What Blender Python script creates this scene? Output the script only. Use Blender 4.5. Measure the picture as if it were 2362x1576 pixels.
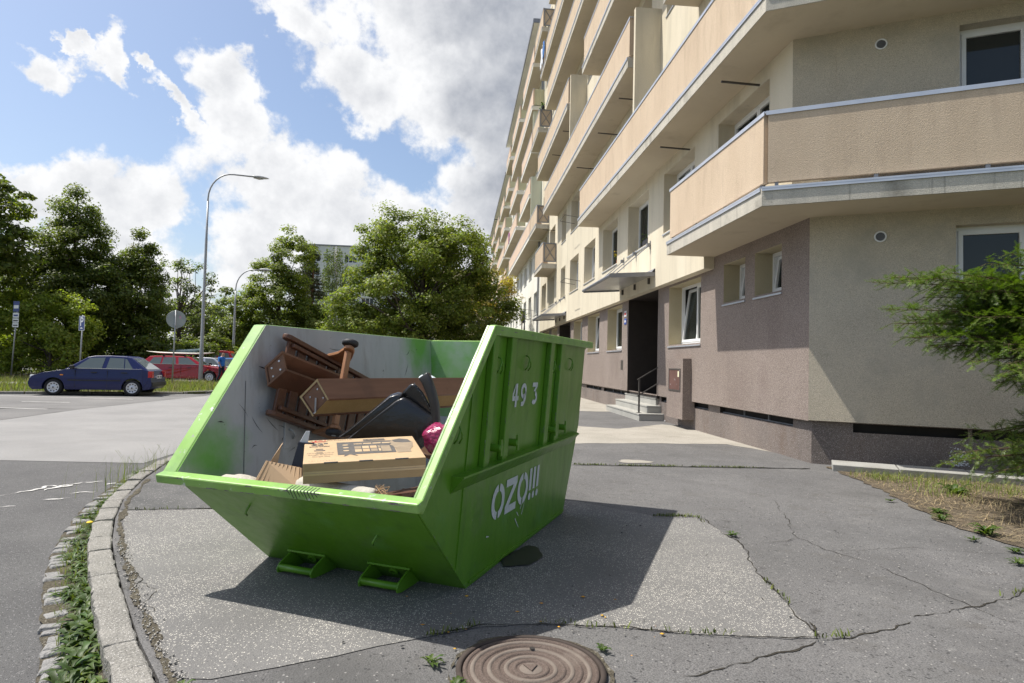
import bpy, bmesh, math, random
import numpy as np
from mathutils import Vector, Matrix, Euler
random.seed(7); RNG = np.random.default_rng(11)
R = math.radians
for o in list(bpy.data.objects): bpy.data.objects.remove(o)
SC = bpy.context.scene
COL = SC.collection

# ------------------------------------------------------------------ camera
cam_d = bpy.data.cameras.new('camera'); cam = bpy.data.objects.new('camera', cam_d); COL.objects.link(cam)
PITCH, ROLL, EYE = R(2.07), R(1.41), 1.38
_F = Vector((0, math.cos(PITCH), math.sin(PITCH))); _R0 = Vector((1, 0, 0)); _U0 = _R0.cross(_F)
_R = math.cos(ROLL)*_R0 + math.sin(ROLL)*_U0; _U = -math.sin(ROLL)*_R0 + math.cos(ROLL)*_U0
cam.matrix_world = Matrix(((_R.x, _U.x, -_F.x, 0), (_R.y, _U.y, -_F.y, 0), (_R.z, _U.z, -_F.z, EYE), (0, 0, 0, 1)))
cam_d.sensor_width = 36; cam_d.lens = 21.95; cam_d.clip_start = .05; cam_d.clip_end = 3000
SC.camera = cam
SC.render.resolution_x, SC.render.resolution_y = 1024, 683

# ------------------------------------------------------------------ light
SUN_AZ, SUN_EL = R(-81.5), R(62.3)
sund = bpy.data.lights.new('sun', 'SUN'); sund.energy = 4.9; sund.angle = R(.55); sund.color = (1, .955, .88)
sun = bpy.data.objects.new('sun', sund); COL.objects.link(sun)
SDIR = Vector((math.sin(SUN_AZ)*math.cos(SUN_EL), math.cos(SUN_AZ)*math.cos(SUN_EL), math.sin(SUN_EL)))
sun.rotation_euler = SDIR.to_track_quat('Z', 'Y').to_euler(); sun.location = SDIR*200
SC.view_settings.view_transform = 'Standard'; SC.view_settings.look = 'None'
SC.view_settings.exposure = .42; SC.view_settings.gamma = 1; SC.view_settings.use_curve_mapping = False

# ------------------------------------------------------------------ sky with clouds
world = bpy.data.worlds.new('World'); SC.world = world; world.use_nodes = True
def build_sky():
    nt = world.node_tree; N = nt.nodes; L = nt.links; N.clear()
    out = N.new('ShaderNodeOutputWorld'); bg = N.new('ShaderNodeBackground'); L.new(bg.outputs[0], out.inputs[0])
    sky = N.new('ShaderNodeTexSky'); sky.sky_type = 'NISHITA'; sky.sun_disc = False
    sky.sun_elevation = SUN_EL; sky.sun_rotation = SUN_AZ; sky.air_density = 1.0; sky.dust_density = 2.2; sky.ozone_density = 1.6
    tc = N.new('ShaderNodeTexCoord'); gen = tc.outputs['Generated']
    def math_(op, a, b=None, c=None):
        n = N.new('ShaderNodeMath'); n.operation = op
        for i, v in enumerate((a, b, c)):
            if v is None: continue
            if isinstance(v, (int, float)): n.inputs[i].default_value = v
            else: L.new(v, n.inputs[i])
        return n.outputs[0]
    def noise(vec, scale, detail, rough=.55, dist=0.):
        n = N.new('ShaderNodeTexNoise'); n.inputs['Scale'].default_value = scale; n.inputs['Detail'].default_value = detail
        n.inputs['Roughness'].default_value = rough; n.inputs['Distortion'].default_value = dist; L.new(vec, n.inputs['Vector']); return n.outputs[0]
    def remap(v, a, b, c=0., d=1., smooth=True):
        n = N.new('ShaderNodeMapRange'); n.interpolation_type = 'SMOOTHSTEP' if smooth else 'LINEAR'
        for i, x in zip((1, 2, 3, 4), (a, b, c, d)): n.inputs[i].default_value = x
        L.new(v, n.inputs[0]); return n.outputs[0]
    # cloud banks: direction (tangents right / up of straight ahead), radii, tilt
    banks = [
        (.02, .57, .30, .16, -12), (-.16, .56, .15, .08, -30), (.10, .36, .26, .22, -40), (-.25, .44, .085, .06, -10), (.35, .45, .3, .4, 0), (-.06, .41, .16, .10, -20), (.0, .25, .14, .14, 0), (-.36, .56, .06, .03, -20),
        (-.475, .455, .05, .055, 10), (-.46, .39, .055, .05, 0), (-.40, .29, .07, .075, 10), (-.33, .24, .16, .10, -25), (-.22, .20, .12, .09, 0), (-.41, .20, .08, .07, 0), (-.30, .13, .17, .05, 0), (-.1, .1, .16, .09, 0), (-.15, .03, .25, .05, 0),
        (-.735, .45, .050, .036, -15), (-.66, .50, .042, .026, 40), (-.655, .465, .022, .04, 0), (-.71, .515, .032, .013, -20), (-.565, .41, .018, .05, 25), (-.60, .47, .012, .03, 10),
        (-.83, .23, .075, .05, -12), (-.73, .25, .09, .05, -15), (-.63, .24, .085, .075, 0), (-.83, .15, .13, .06, 0), (-.66, .15, .12, .08, 0), (-.55, .10, .05, .05, 0), (-.55, .055, .10, .035, 0), (-.8, .05, .3, .05, 0),
    ]
    wn = N.new('ShaderNodeTexNoise'); wn.inputs['Scale'].default_value = 13; wn.inputs['Detail'].default_value = 6; wn.inputs['Roughness'].default_value = .6; L.new(gen, wn.inputs['Vector'])
    ws = N.new('ShaderNodeVectorMath'); ws.operation = 'MULTIPLY_ADD'; L.new(wn.outputs['Color'], ws.inputs[0]); ws.inputs[1].default_value = (.13, .13, .13); ws.inputs[2].default_value = (-.065, -.065, -.065)
    wv = N.new('ShaderNodeVectorMath'); wv.operation = 'ADD'; L.new(gen, wv.inputs[0]); L.new(ws.outputs[0], wv.inputs[1]); warped = wv.outputs[0]
    field = None
    for (x, z, rx, rz, tilt) in banks:
        c = Vector((x, 1, z)); ln = c.length; c.normalize()
        e1 = Vector((1, 0, 0)) - c*c.x; e1.normalize(); e3 = e1.cross(c); t = R(tilt)
        a1 = math.cos(t)*e1 + math.sin(t)*e3; a3 = -math.sin(t)*e1 + math.cos(t)*e3
        M = Matrix((a1, c, a3)).transposed()
        mp = N.new('ShaderNodeMapping'); mp.vector_type = 'TEXTURE'; L.new(warped, mp.inputs[0])
        mp.inputs['Location'].default_value = c; mp.inputs['Rotation'].default_value = M.to_euler(); mp.inputs['Scale'].default_value = (rx*1.5/ln, .6, rz*1.5/ln)
        vl = N.new('ShaderNodeVectorMath'); vl.operation = 'LENGTH'; L.new(mp.outputs[0], vl.inputs[0])
        v = math_('SUBTRACT', 1., vl.outputs['Value'])
        field = v if field is None else math_('SMOOTH_MAX', field, v, .12)
    sep = N.new('ShaderNodeSeparateXYZ'); L.new(gen, sep.inputs[0])
    # behind and beside the camera the same broken cloud goes on
    wide = remap(noise(gen, 2.1, 3), .42, .62, -.55, .5, False)
    ahead = remap(sep.outputs['Y'], .38, .62)
    fld = N.new('ShaderNodeMix'); L.new(ahead, fld.inputs[0]); L.new(wide, fld.inputs[2]); L.new(field, fld.inputs[3]); fld = fld.outputs[0]
    n1 = noise(gen, 12, 7, .6)
    off = N.new('ShaderNodeVectorMath'); off.operation = 'ADD'; L.new(gen, off.inputs[0]); off.inputs[1].default_value = (-.012, 0, .022)
    n2 = noise(off.outputs[0], 12, 5, .6)
    n3 = noise(gen, 3.6, 4, .5)
    dens = math_('ADD', fld, math_('MULTIPLY', math_('SUBTRACT', n1, .5), 1.5))
    mask = remap(dens, .22, .5)
    lit = math_('MULTIPLY', math_('SUBTRACT', n1, n2), 1.25)      # sunward puffs white, lee sides grey
    thick = remap(math_('ADD', fld, math_('MULTIPLY', math_('SUBTRACT', n3, .5), 1.1)), .38, .85)
    xr = remap(sep.outputs['X'], -.26, .02)                        # the great bank beside the building is the deep one
    up = remap(sep.outputs['Z'], .06, .3, .25, 1)
    deep = math_('MULTIPLY', thick, math_('ADD', .20, math_('MULTIPLY', math_('MULTIPLY', xr, up), .78)))
    bright = math_('ADD', math_('SUBTRACT', 1.0, math_('MULTIPLY', deep, .85)), lit)
    cc = N.new('ShaderNodeMix'); cc.data_type = 'RGBA'
    L.new(remap(bright, .0, 1.06, 0, 1, False), cc.inputs[0]); cc.inputs[6].default_value = (.29, .312, .36, 1); cc.inputs[7].default_value = (.745, .75, .76, 1)
    SKY = .125
    sk = N.new('ShaderNodeVectorMath'); sk.operation = 'SCALE'; L.new(sky.outputs[0], sk.inputs[0]); sk.inputs['Scale'].default_value = SKY
    mx = N.new('ShaderNodeMix'); mx.data_type = 'RGBA'; L.new(mask, mx.inputs[0]); L.new(sk.outputs[0], mx.inputs[6]); L.new(cc.outputs[2], mx.inputs[7])
    L.new(mx.outputs[2], bg.inputs[0]); bg.inputs[1].default_value = 1.0
build_sky()

# ------------------------------------------------------------------ helpers
def tag(o, label=None, cat=None, group=None, kind=None):
    if label: o['label'] = label
    if cat: o['category'] = cat
    if group: o['group'] = group
    if kind: o['kind'] = kind
    return o
def empty(name, loc=(0, 0, 0), rz=0, parent=None, M=None):
    o = bpy.data.objects.new(name, None); COL.objects.link(o); o.empty_display_size = .2
    if parent: o.parent = parent
    if M is not None: o.matrix_local = M
    else: o.location = loc; o.rotation_euler = (0, 0, rz)
    return o
class MB:
    """collects shapes, builds ONE mesh object"""
    def __init__(s): s.v = []; s.f = []; s.m = []; s.mi = 0
    def add(s, vs, fs, M=None):
        b = len(s.v)
        if M is not None: vs = [M @ Vector(p) for p in vs]
        s.v += [tuple(p) for p in vs]; s.f += [tuple(i+b for i in f) for f in fs]; s.m += [s.mi]*len(fs); return s
    def quad(s, a, b, c, d): return s.add([a, b, c, d], [(0, 1, 2, 3)])
    def poly(s, pts): return s.add(pts, [tuple(range(len(pts)))])
    def box(s, x0, x1, y0, y1, z0, z1, M=None):
        v = [(x, y, z) for z in (z0, z1) for y in (y0, y1) for x in (x0, x1)]
        return s.add(v, [(0, 2, 3, 1), (4, 5, 7, 6), (0, 1, 5, 4), (2, 6, 7, 3), (0, 4, 6, 2), (1, 3, 7, 5)], M)
    def prism(s, pts, d):   # planar polygon of 3-D points extruded by vector d
        n = len(pts); d = Vector(d); v = [Vector(p) for p in pts]; v = v + [p + d for p in v]
        return s.add(v, [tuple(range(n))[::-1], tuple(range(n, 2*n))] + [(i, (i+1) % n, (i+1) % n + n, i+n) for i in range(n)])
    def bar(s, a, b, w, t, up=(0, 0, 1)):  # rectangular bar from a to b
        a, b = Vector(a), Vector(b); d = (b-a).normalized(); u = Vector(up); sd = d.cross(u)
        if sd.length < 1e-4: sd = d.cross(Vector((1, 0, 0)))
        sd.normalize(); u = sd.cross(d).normalized()
        v = [p + sd*(i*w/2) + u*(j*t/2) for p in (a, b) for (i, j) in ((-1, -1), (1, -1), (1, 1), (-1, 1))]
        return s.add(v, [(0, 1, 2, 3), (7, 6, 5, 4)] + [(i, i+4, (i+1) % 4+4, (i+1) % 4) for i in range(4)])
    def tube(s, pts, r, n=8, cap=True):
        pts = [Vector(p) for p in pts]; rs = r if isinstance(r, (list, tuple)) else [r]*len(pts); vs = []; fs = []; prev = None
        for i, p in enumerate(pts):
            d = (pts[min(i+1, len(pts)-1)] - pts[max(i-1, 0)]).normalized()
            if prev is None:
                u = d.cross(Vector((0, 0, 1)));
                if u.length < 1e-3: u = d.cross(Vector((1, 0, 0)))
            else: u = prev - d*prev.dot(d)
            u.normalize(); prev = u; w = d.cross(u)
            vs += [p + (u*math.cos(2*math.pi*j/n) + w*math.sin(2*math.pi*j/n))*rs[i] for j in range(n)]
        for i in range(len(pts)-1):
            fs += [(i*n+j, i*n+(j+1) % n, (i+1)*n+(j+1) % n, (i+1)*n+j) for j in range(n)]
        if cap: fs += [tuple(range(n))[::-1], tuple(range((len(pts)-1)*n, len(pts)*n))]
        return s.add(vs, fs)
    def lathe(s, prof, n=24, M=None, caps=False):  # prof: (r,z)
        vs = [(r*math.cos(2*math.pi*j/n), r*math.sin(2*math.pi*j/n), z) for (r, z) in prof for j in range(n)]
        fs = [(i*n+j, i*n+(j+1) % n, (i+1)*n+(j+1) % n, (i+1)*n+j) for i in range(len(prof)-1) for j in range(n)]
        if caps: fs += [tuple(range(n))[::-1], tuple(range((len(prof)-1)*n, len(prof)*n))]
        return s.add(vs, fs, M)
    def mesh(s, name, mats, smooth=False, fix=True):
        me = bpy.data.meshes.new(name); me.from_pydata(s.v, [], s.f)
        mats = mats if isinstance(mats, (list, tuple)) else [mats]
        for m in mats: me.materials.append(m)
        if max(s.m, default=0): me.polygons.foreach_set('material_index', s.m)
        if fix:
            bm = bmesh.new(); bm.from_mesh(me); bmesh.ops.recalc_face_normals(bm, faces=bm.faces); bm.to_mesh(me); bm.free()
        if smooth: me.polygons.foreach_set('use_smooth', [True]*len(me.polygons))
        return me
    def build(s, name, mats, parent=None, smooth=False, bevel=0, seg=2, fix=True):
        o = bpy.data.objects.new(name, s.mesh(name, mats, smooth, fix)); COL.objects.link(o)
        if parent: o.parent = parent
        if bevel:
            b = o.modifiers.new('bevel', 'BEVEL'); b.width = bevel; b.segments = seg; b.limit_method = 'ANGLE'; b.angle_limit = R(35)
        return o
def place(me, name, parent=None, M=None):
    o = bpy.data.objects.new(name, me); COL.objects.link(o)
    if parent: o.parent = parent
    if M is not None: o.matrix_local = M
    return o
def frame(o, x, y):  # matrix from origin, x axis, approximate y axis
    x = Vector(x).normalized(); y = Vector(y); z = x.cross(y).normalized(); y = z.cross(x)
    o = Vector(o)
    return Matrix(((x.x, y.x, z.x, o.x), (x.y, y.y, z.y, o.y), (x.z, y.z, z.z, o.z), (0, 0, 0, 1)))
def copy_tree(o, parent=None):
    c = o.copy(); COL.objects.link(c); c.parent = parent
    for ch in o.children: copy_tree(ch, c)
    return c

# ------------------------------------------------------------------ materials
MATS = {}
def S(name, c1, c2=None, scale=4., rough=.8, spec=.5, metal=0., bump=0., bscale=120., speck=None, stain=None, fine=.0, detail=5, rvar=0., stretch=None, rand=0., transl=None, bdist=.01, blobs=None):
    """principled material, colours mixed by noise in world space; speck=(colour, cells per metre, share); stain=(colour, scale, lo, hi)"""
    m = bpy.data.materials.new(name); m.use_nodes = True; nt = m.node_tree; N = nt.nodes; L = nt.links; b = N['Principled BSDF']
    b.inputs['Roughness'].default_value = rough; b.inputs['Metallic'].default_value = metal; b.inputs['Specular IOR Level'].default_value = spec
    geo = N.new('ShaderNodeNewGeometry'); rm_ = N.new('ShaderNodeMapping'); rm_.inputs['Rotation'].default_value = (.53, .71, .37); L.new(geo.outputs['Position'], rm_.inputs[0]); pos = rm_.outputs[0]; pos0 = geo.outputs['Position']
    if stretch:
        mp = N.new('ShaderNodeMapping'); mp.inputs['Scale'].default_value = stretch; L.new(pos0, mp.inputs[0]); spos = mp.outputs[0]
    else: spos = pos
    def noise(sc, det=detail, vec=None, rg=.55):
        n = N.new('ShaderNodeTexNoise'); n.inputs['Scale'].default_value = sc; n.inputs['Detail'].default_value = det; n.inputs['Roughness'].default_value = rg
        L.new(vec or spos, n.inputs['Vector']); return n.outputs[0]
    def mixc(f, a, c):
        x = N.new('ShaderNodeMix'); x.data_type = 'RGBA'
        L.new(f, x.inputs[0])
        for i, q in ((6, a), (7, c)):
            if isinstance(q, tuple): x.inputs[i].default_value = (*q, 1)
            else: L.new(q, x.inputs[i])
        return x.outputs[2]
    def ramp(v, lo, hi):
        r = N.new('ShaderNodeMapRange'); r.inputs[1].default_value = lo; r.inputs[2].default_value = hi; L.new(v, r.inputs[0]); return r.outputs[0]
    col = c1
    if c2: col = mixc(ramp(noise(scale), .3, .7), c1, c2)
    if fine:
        f = ramp(noise(bscale*1.1, 2, pos), .3, .7); d = tuple(x*(1-fine) for x in c1); 
        x = N.new('ShaderNodeMix'); x.data_type = 'RGBA'; x.blend_type = 'MULTIPLY'; x.inputs[0].default_value = 1
        if isinstance(col, tuple): x.inputs[6].default_value = (*col, 1)
        else: L.new(col, x.inputs[6])
        rr = N.new('ShaderNodeMapRange'); rr.inputs[3].default_value = 1-fine; rr.inputs[4].default_value = 1+fine*.6; L.new(f, rr.inputs[0])
        cmb = N.new('ShaderNodeCombineColor'); [L.new(rr.outputs[0], cmb.inputs[i]) for i in range(3)]; L.new(cmb.outputs[0], x.inputs[7]); col = x.outputs[2]
    for st in (stain if isinstance(stain, list) else [stain] if stain else []):
        col = mixc(ramp(noise(st[1], 6, pos if len(st) < 5 else None, .65), st[2], st[3]), col, st[0])
    for (bp_, br_, bc_) in (blobs or []):   # sprayed patches round a point
        ds = N.new('ShaderNodeVectorMath'); ds.operation = 'DISTANCE'; L.new(pos0, ds.inputs[0]); ds.inputs[1].default_value = bp_
        ad = N.new('ShaderNodeMath'); ad.operation = 'MULTIPLY_ADD'; L.new(noise(5, 5, pos), ad.inputs[0]); ad.inputs[1].default_value = br_*1.1; L.new(ds.outputs['Value'], ad.inputs[2])
        col = mixc(ramp(ad.outputs[0], br_*1.65, br_*.75), col, bc_)
    for sp in (speck if isinstance(speck, list) else [speck] if speck else []):
        vo = N.new('ShaderNodeTexVoronoi'); vo.inputs['Scale'].default_value = sp[1]; L.new(pos, vo.inputs['Vector'])
        sep = N.new('ShaderNodeSeparateColor'); L.new(vo.outputs['Color'], sep.inputs[0])
        th = N.new('ShaderNodeMath'); th.operation = 'LESS_THAN'; L.new(sep.outputs[0], th.inputs[0])
        if len(sp) > 3:   # clustered
            cl = N.new('ShaderNodeMapRange'); cl.inputs[1].default_value = .36; cl.inputs[2].default_value = .66; cl.inputs[3].default_value = sp[2]*.12; cl.inputs[4].default_value = sp[2]*1.7
            L.new(noise(sp[3], 4, pos), cl.inputs[0]); L.new(cl.outputs[0], th.inputs[1])
        else: th.inputs[1].default_value = sp[2]
        ed = N.new('ShaderNodeMath'); ed.operation = 'LESS_THAN'; L.new(vo.outputs['Distance'], ed.inputs[0]); ed.inputs[1].default_value = .42
        mu = N.new('ShaderNodeMath'); mu.operation = 'MULTIPLY'; L.new(th.outputs[0], mu.inputs[0]); L.new(ed.outputs[0], mu.inputs[1])
        col = mixc(mu.outputs[0], col, sp[0])
    if rand:
        hs = N.new('ShaderNodeHueSaturation'); rr = N.new('ShaderNodeMapRange'); rr.inputs[3].default_value = 1-rand; rr.inputs[4].default_value = 1+rand
        L.new(geo.outputs['Random Per Island'], rr.inputs[0]); L.new(rr.outputs[0], hs.inputs['Value'])
        r2 = N.new('ShaderNodeMapRange'); r2.inputs[3].default_value = .5-rand*.06; r2.inputs[4].default_value = .5+rand*.05
        fr = N.new('ShaderNodeMath'); fr.operation = 'FRACT'; mm = N.new('ShaderNodeMath'); mm.operation = 'MULTIPLY'; mm.inputs[1].default_value = 7.3
        L.new(geo.outputs['Random Per Island'], mm.inputs[0]); L.new(mm.outputs[0], fr.inputs[0]); L.new(fr.outputs[0], r2.inputs[0]); L.new(r2.outputs[0], hs.inputs['Hue'])
        if isinstance(col, tuple): hs.inputs['Color'].default_value = (*col, 1)
        else: L.new(col, hs.inputs['Color'])
        col = hs.outputs[0]
    if isinstance(col, tuple): b.inputs['Base Color'].default_value = (*col, 1)
    else: L.new(col, b.inputs['Base Color'])
    if rvar:
        r = N.new('ShaderNodeMapRange'); r.inputs[3].default_value = max(0, rough-rvar); r.inputs[4].default_value = min(1, rough+rvar); L.new(noise(scale*3), r.inputs[0]); L.new(r.outputs[0], b.inputs['Roughness'])
    if bump:
        bp = N.new('ShaderNodeBump'); bp.inputs['Strength'].default_value = bump; bp.inputs['Distance'].default_value = bdist; L.new(noise(bscale, 3, pos), bp.inputs['Height']); L.new(bp.outputs[0], b.inputs['Normal'])
    if transl:
        tr = N.new('ShaderNodeBsdfTranslucent'); mx = N.new('ShaderNodeMixShader'); mx.inputs[0].default_value = transl[1]
        hm = N.new('ShaderNodeMix'); hm.data_type = 'RGBA'; hm.blend_type = 'MULTIPLY'; hm.inputs[0].default_value = 1; hm.inputs[7].default_value = (*transl[0], 1)
        if isinstance(col, tuple): hm.inputs[6].default_value = (*col, 1)
        else: L.new(col, hm.inputs[6])
        L.new(hm.outputs[2], tr.inputs[0]); L.new(b.outputs[0], mx.inputs[1]); L.new(tr.outputs[0], mx.inputs[2]); L.new(mx.outputs[0], N['Material Output'].inputs[0])
    MATS[name] = m; return m
def glass(name, tint=(.03, .035, .035), rough=.03, see=.0):
    """window glass over a dark room: sharp reflections on a dark body, or really see-through"""
    m = bpy.data.materials.new(name); m.use_nodes = True; nt = m.node_tree; N = nt.nodes; L = nt.links; b = N['Principled BSDF']
    b.inputs['Base Color'].default_value = (*tint, 1); b.inputs['Roughness'].default_value = rough; b.inputs['Specular IOR Level'].default_value = .4
    if see:
        tr = N.new('ShaderNodeBsdfTransparent'); mx = N.new('ShaderNodeMixShader'); mx.inputs[0].default_value = see; tr.inputs[0].default_value = (.82, .86, .84, 1)
        L.new(b.outputs[0], mx.inputs[1]); L.new(tr.outputs[0], mx.inputs[2]); L.new(mx.outputs[0], N['Material Output'].inputs[0])
    return m
# ------------------------------------------------------------------ ground, road, pavement
m_grass_soil = S('verge_soil', (.06, .075, .025), (.11, .10, .045), 1.3, .95, .2, bump=.6, bscale=30)
m_asph_dark = S('asphalt_dark', (.098, .096, .095), (.128, .126, .123), 1.2, .88, .35, bump=.75, bscale=210, fine=.45, speck=[((.23, .225, .22), 110, .12), ((.05, .05, .05), 90, .12)], stain=((.09, .088, .086), .7, .55, .72))
m_asph_light = S('asphalt_light', (.225, .221, .215), (.275, .269, .26), .8, .88, .35, bump=.5, bscale=180, fine=.3, stain=((.20, .195, .19), .5, .56, .75))
m_asph_mid = S('asphalt_mid', (.135, .132, .128), (.20, .195, .188), .5, .9, .3, bump=.4, bscale=150, fine=.3)
m_pave = S('pavement_asphalt', (.122, .119, .117), (.160, .156, .152), 1.0, .88, .3, bump=.8, bscale=110, fine=.42, speck=[((.27, .26, .245), 75, .03, 1.5), ((.06, .06, .06), 55, .03, 1.2)], stain=[((.090, .088, .085), .7, .50, .72), ((.105, .10, .093), 3.1, .56, .74), ((.060, .058, .057), 34, .60, .645), ((.17, .166, .16), 13, .60, .72), ((.085, .082, .08), 6, .60, .70), ((.17, .164, .156), 1.7, .58, .78)])
m_pave2 = S('pavement_coarse', (.10, .10, .098), (.145, .142, .138), 3, .9, .3, bump=.9, bscale=160, fine=.5, speck=((.27, .26, .25), 70, .12))
m_patch = S('chip_asphalt', (.145, .141, .135), (.185, .18, .172), 1.3, .86, .35, bump=.6, bscale=150, fine=.25, speck=[((.50, .475, .42), 115, .25, 1.8), ((.33, .315, .285), 170, .16, 1.6), ((.08, .08, .08), 120, .06)])
m_concrete = S('sandy_concrete', (.29, .27, .23), (.36, .335, .29), 1.6, .92, .2, bump=.5, bscale=120, fine=.25, speck=((.44, .415, .37), 90, .1), stain=((.225, .205, .17), 1.1, .55, .72))
m_kerb = S('kerb_granite', (.20, .192, .172), (.275, .262, .236), 7, .9, .3, bump=1., bscale=75, fine=.3, speck=[((.18, .17, .16), 150, .12), ((.55, .53, .5), 170, .1)], bdist=.012)
m_cobble = S('cobble_granite', (.20, .196, .19), (.28, .274, .262), 9, .85, .35, bump=.9, bscale=70, fine=.25, bdist=.012)
m_soil = S('bare_soil', (.085, .068, .048), (.15, .122, .088), 6, .97, .15, bump=1, bscale=60, fine=.4, speck=((.30, .25, .17), 55, .07), bdist=.02)
m_gutter = S('gutter_dirt', (.075, .066, .05), (.13, .115, .085), 9, .97, .15, bump=1, bscale=70, fine=.4, speck=((.26, .24, .2), 70, .1), bdist=.02)
m_crack = S('crack_shaded_dirt', (.028, .026, .022), (.05, .045, .036), 20, .98, .1)  # dirt colour, darkened to include the shade down in the cracks
m_paint = S('road_paint', (.62, .61, .58), (.42, .41, .39), 9, .85, .3, bump=.3, bscale=150)
m_dark_oil = S('oil_stain', (.02, .02, .021), (.032, .032, .034), 9, .45, .5)

def wob(pts, step=.12, amp=.012, closed=True, seed=1):
    rg = random.Random(seed); out = []; n = len(pts)
    for i in range(n if closed else n-1):
        a, b = Vector(pts[i]), Vector(pts[(i+1) % n]); k = max(1, int((b-a).length/step)); nn = Vector((-(b-a).y, (b-a).x)).normalized()
        for j in range(k):
            t = j/k; out.append(a.lerp(b, t) + (nn*rg.uniform(-amp, amp) if j else Vector((0, 0))))
    if not closed: out.append(Vector(pts[-1]))
    return out
def sheet(name, pts, z, mat, parent=None, thick=0, step=0, amp=.01, seed=1):
    if step: pts = wob(pts, step, amp, True, seed)
    b = MB()
    if thick: b.prism([(p[0], p[1], z) for p in pts], (0, 0, -thick))
    else: b.poly([(p[0], p[1], z) for p in pts])
    o = b.build(name, mat, parent, fix=bool(thick))
    me = o.data; bm = bmesh.new(); bm.from_mesh(me); bmesh.ops.triangulate(bm, faces=bm.faces); bm.to_mesh(me); bm.free()
    if me.polygons[0].normal.z < 0 and not thick: me.flip_normals()
    return tag(o, kind='structure') if not parent else o
ROADZ = -.10
sheet('ground', [(-700, -300), (700, -300), (700, 1200), (-700, 1200)], -.16, m_grass_soil)
road = sheet('road', [(-60, -14), (6, -14), (6, 60), (-60, 60)], ROADZ, m_asph_dark)
KIN = [(-.6, 1.0), (-1.0, 2.0), (-1.468, 2.711), (-1.766, 3.072), (-2.123, 3.549), (-2.538, 4.12), (-2.931, 4.69), (-3.3, 5.308), (-3.675, 6.031), (-4.056, 6.998), (-4.40, 8.1), (-4.75, 10), (-4.9, 13), (-4.7, 20), (-3.6, 40), (-2, 62)]
def offset(pts, d):
    out = []
    for i, p in enumerate(pts):
        a = Vector(pts[max(i-1, 0)]); b = Vector(pts[min(i+1, len(pts)-1)]); t = (b-a).normalized(); out.append(Vector(p) + Vector((-t.y, t.x))*d)
    return out
KOUT = offset(KIN, .15)
lot = sheet('side_road', [(-60, 8.5), (-8, 8.52)] + [(-5.0, 8.6), (-5.3, 13), (-5.1, 20), (-4.1, 40), (-4, 60), (-11.9, 60), (-11.6, 27), (-11.5, 23.8), (-11.4, 16.6), (-10.96, 13.5), (-10.6, 11.5), (-60, 11)], ROADZ+.004, m_asph_light, step=.5, amp=.02)
sheet('parking_bay', [(-60, 11.5), (-10.6, 11.5), (-10.96, 13.5), (-11.4, 16.6), (-11.5, 23.8), (-12.4, 24.4), (-17.7, 21.7), (-60, 2)][:6] + [(-17.7, 21.7), (-60, 4)], ROADZ+.008, m_asph_mid)
pave = sheet('pavement', [tuple(p) for p in KIN] + [(14, 62), (14, 1.0)], 0, m_pave, thick=.13)
sheet('coarse_asphalt_strip', [(-3.44, 5.6), (-3.66, 6.08), (-4.02, 6.98), (-4.36, 8.1), (-3.0, 8.4), (-1.2, 6.4), (-2.4, 5.73), (-2.75, 5.72)], .004, m_pave2, step=.15, amp=.012)
sheet('chip_asphalt_patch', [(-3.43, 5.55), (-2.75, 5.69), (-2.39, 5.70), (-.5, 6.3), (.685, 6.42), (1.35, 5.84), (1.60, 5.83), (1.77, 5.81), (1.846, 4.985), (1.693, 4.175), (1.663, 3.661), (1.62, 3.28), (1.22, 3.285), (.9, 3.30), (.55, 3.36), (.21, 3.376), (-.134, 3.317), (-.41, 3.172), (-.9, 2.9), (-1.25, 2.72), (-1.40, 2.72), (-1.70, 3.08), (-2.05, 3.55), (-2.46, 4.12), (-2.85, 4.69), (-3.23, 5.3)], .004, m_patch, step=.1, amp=.01)
sheet('concrete_apron', [(1.0, 11.1), (2.6, 11.42), (4.0, 11.55), (4.45, 10.6), (4.52, 9.9), (4.50, 12), (4.4, 14.6), (3.95, 15.0), (3.7, 15.25), (2.4, 13.9), (1.2, 14.5), (.6, 12.6)], .004, m_concrete, step=.2, amp=.03)
sheet('far_concrete_apron', [(1.6, 19.3), (2.6, 19.0), (3.4, 19.2), (3.75, 18.2), (4.2, 17.9), (4.0, 26), (2.8, 45), (.6, 45), (1.2, 26)], .004, m_concrete, step=.4, amp=.05)
sheet('pavement_patch', [(1.0, 8.75), (2.63, 8.80), (4.26, 8.90), (4.5, 9.5), (4.45, 10.5), (3.9, 11.4), (2.6, 11.36), (1.0, 11.05)], .008, m_pave, step=.2, amp=.01, seed=4)
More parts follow.
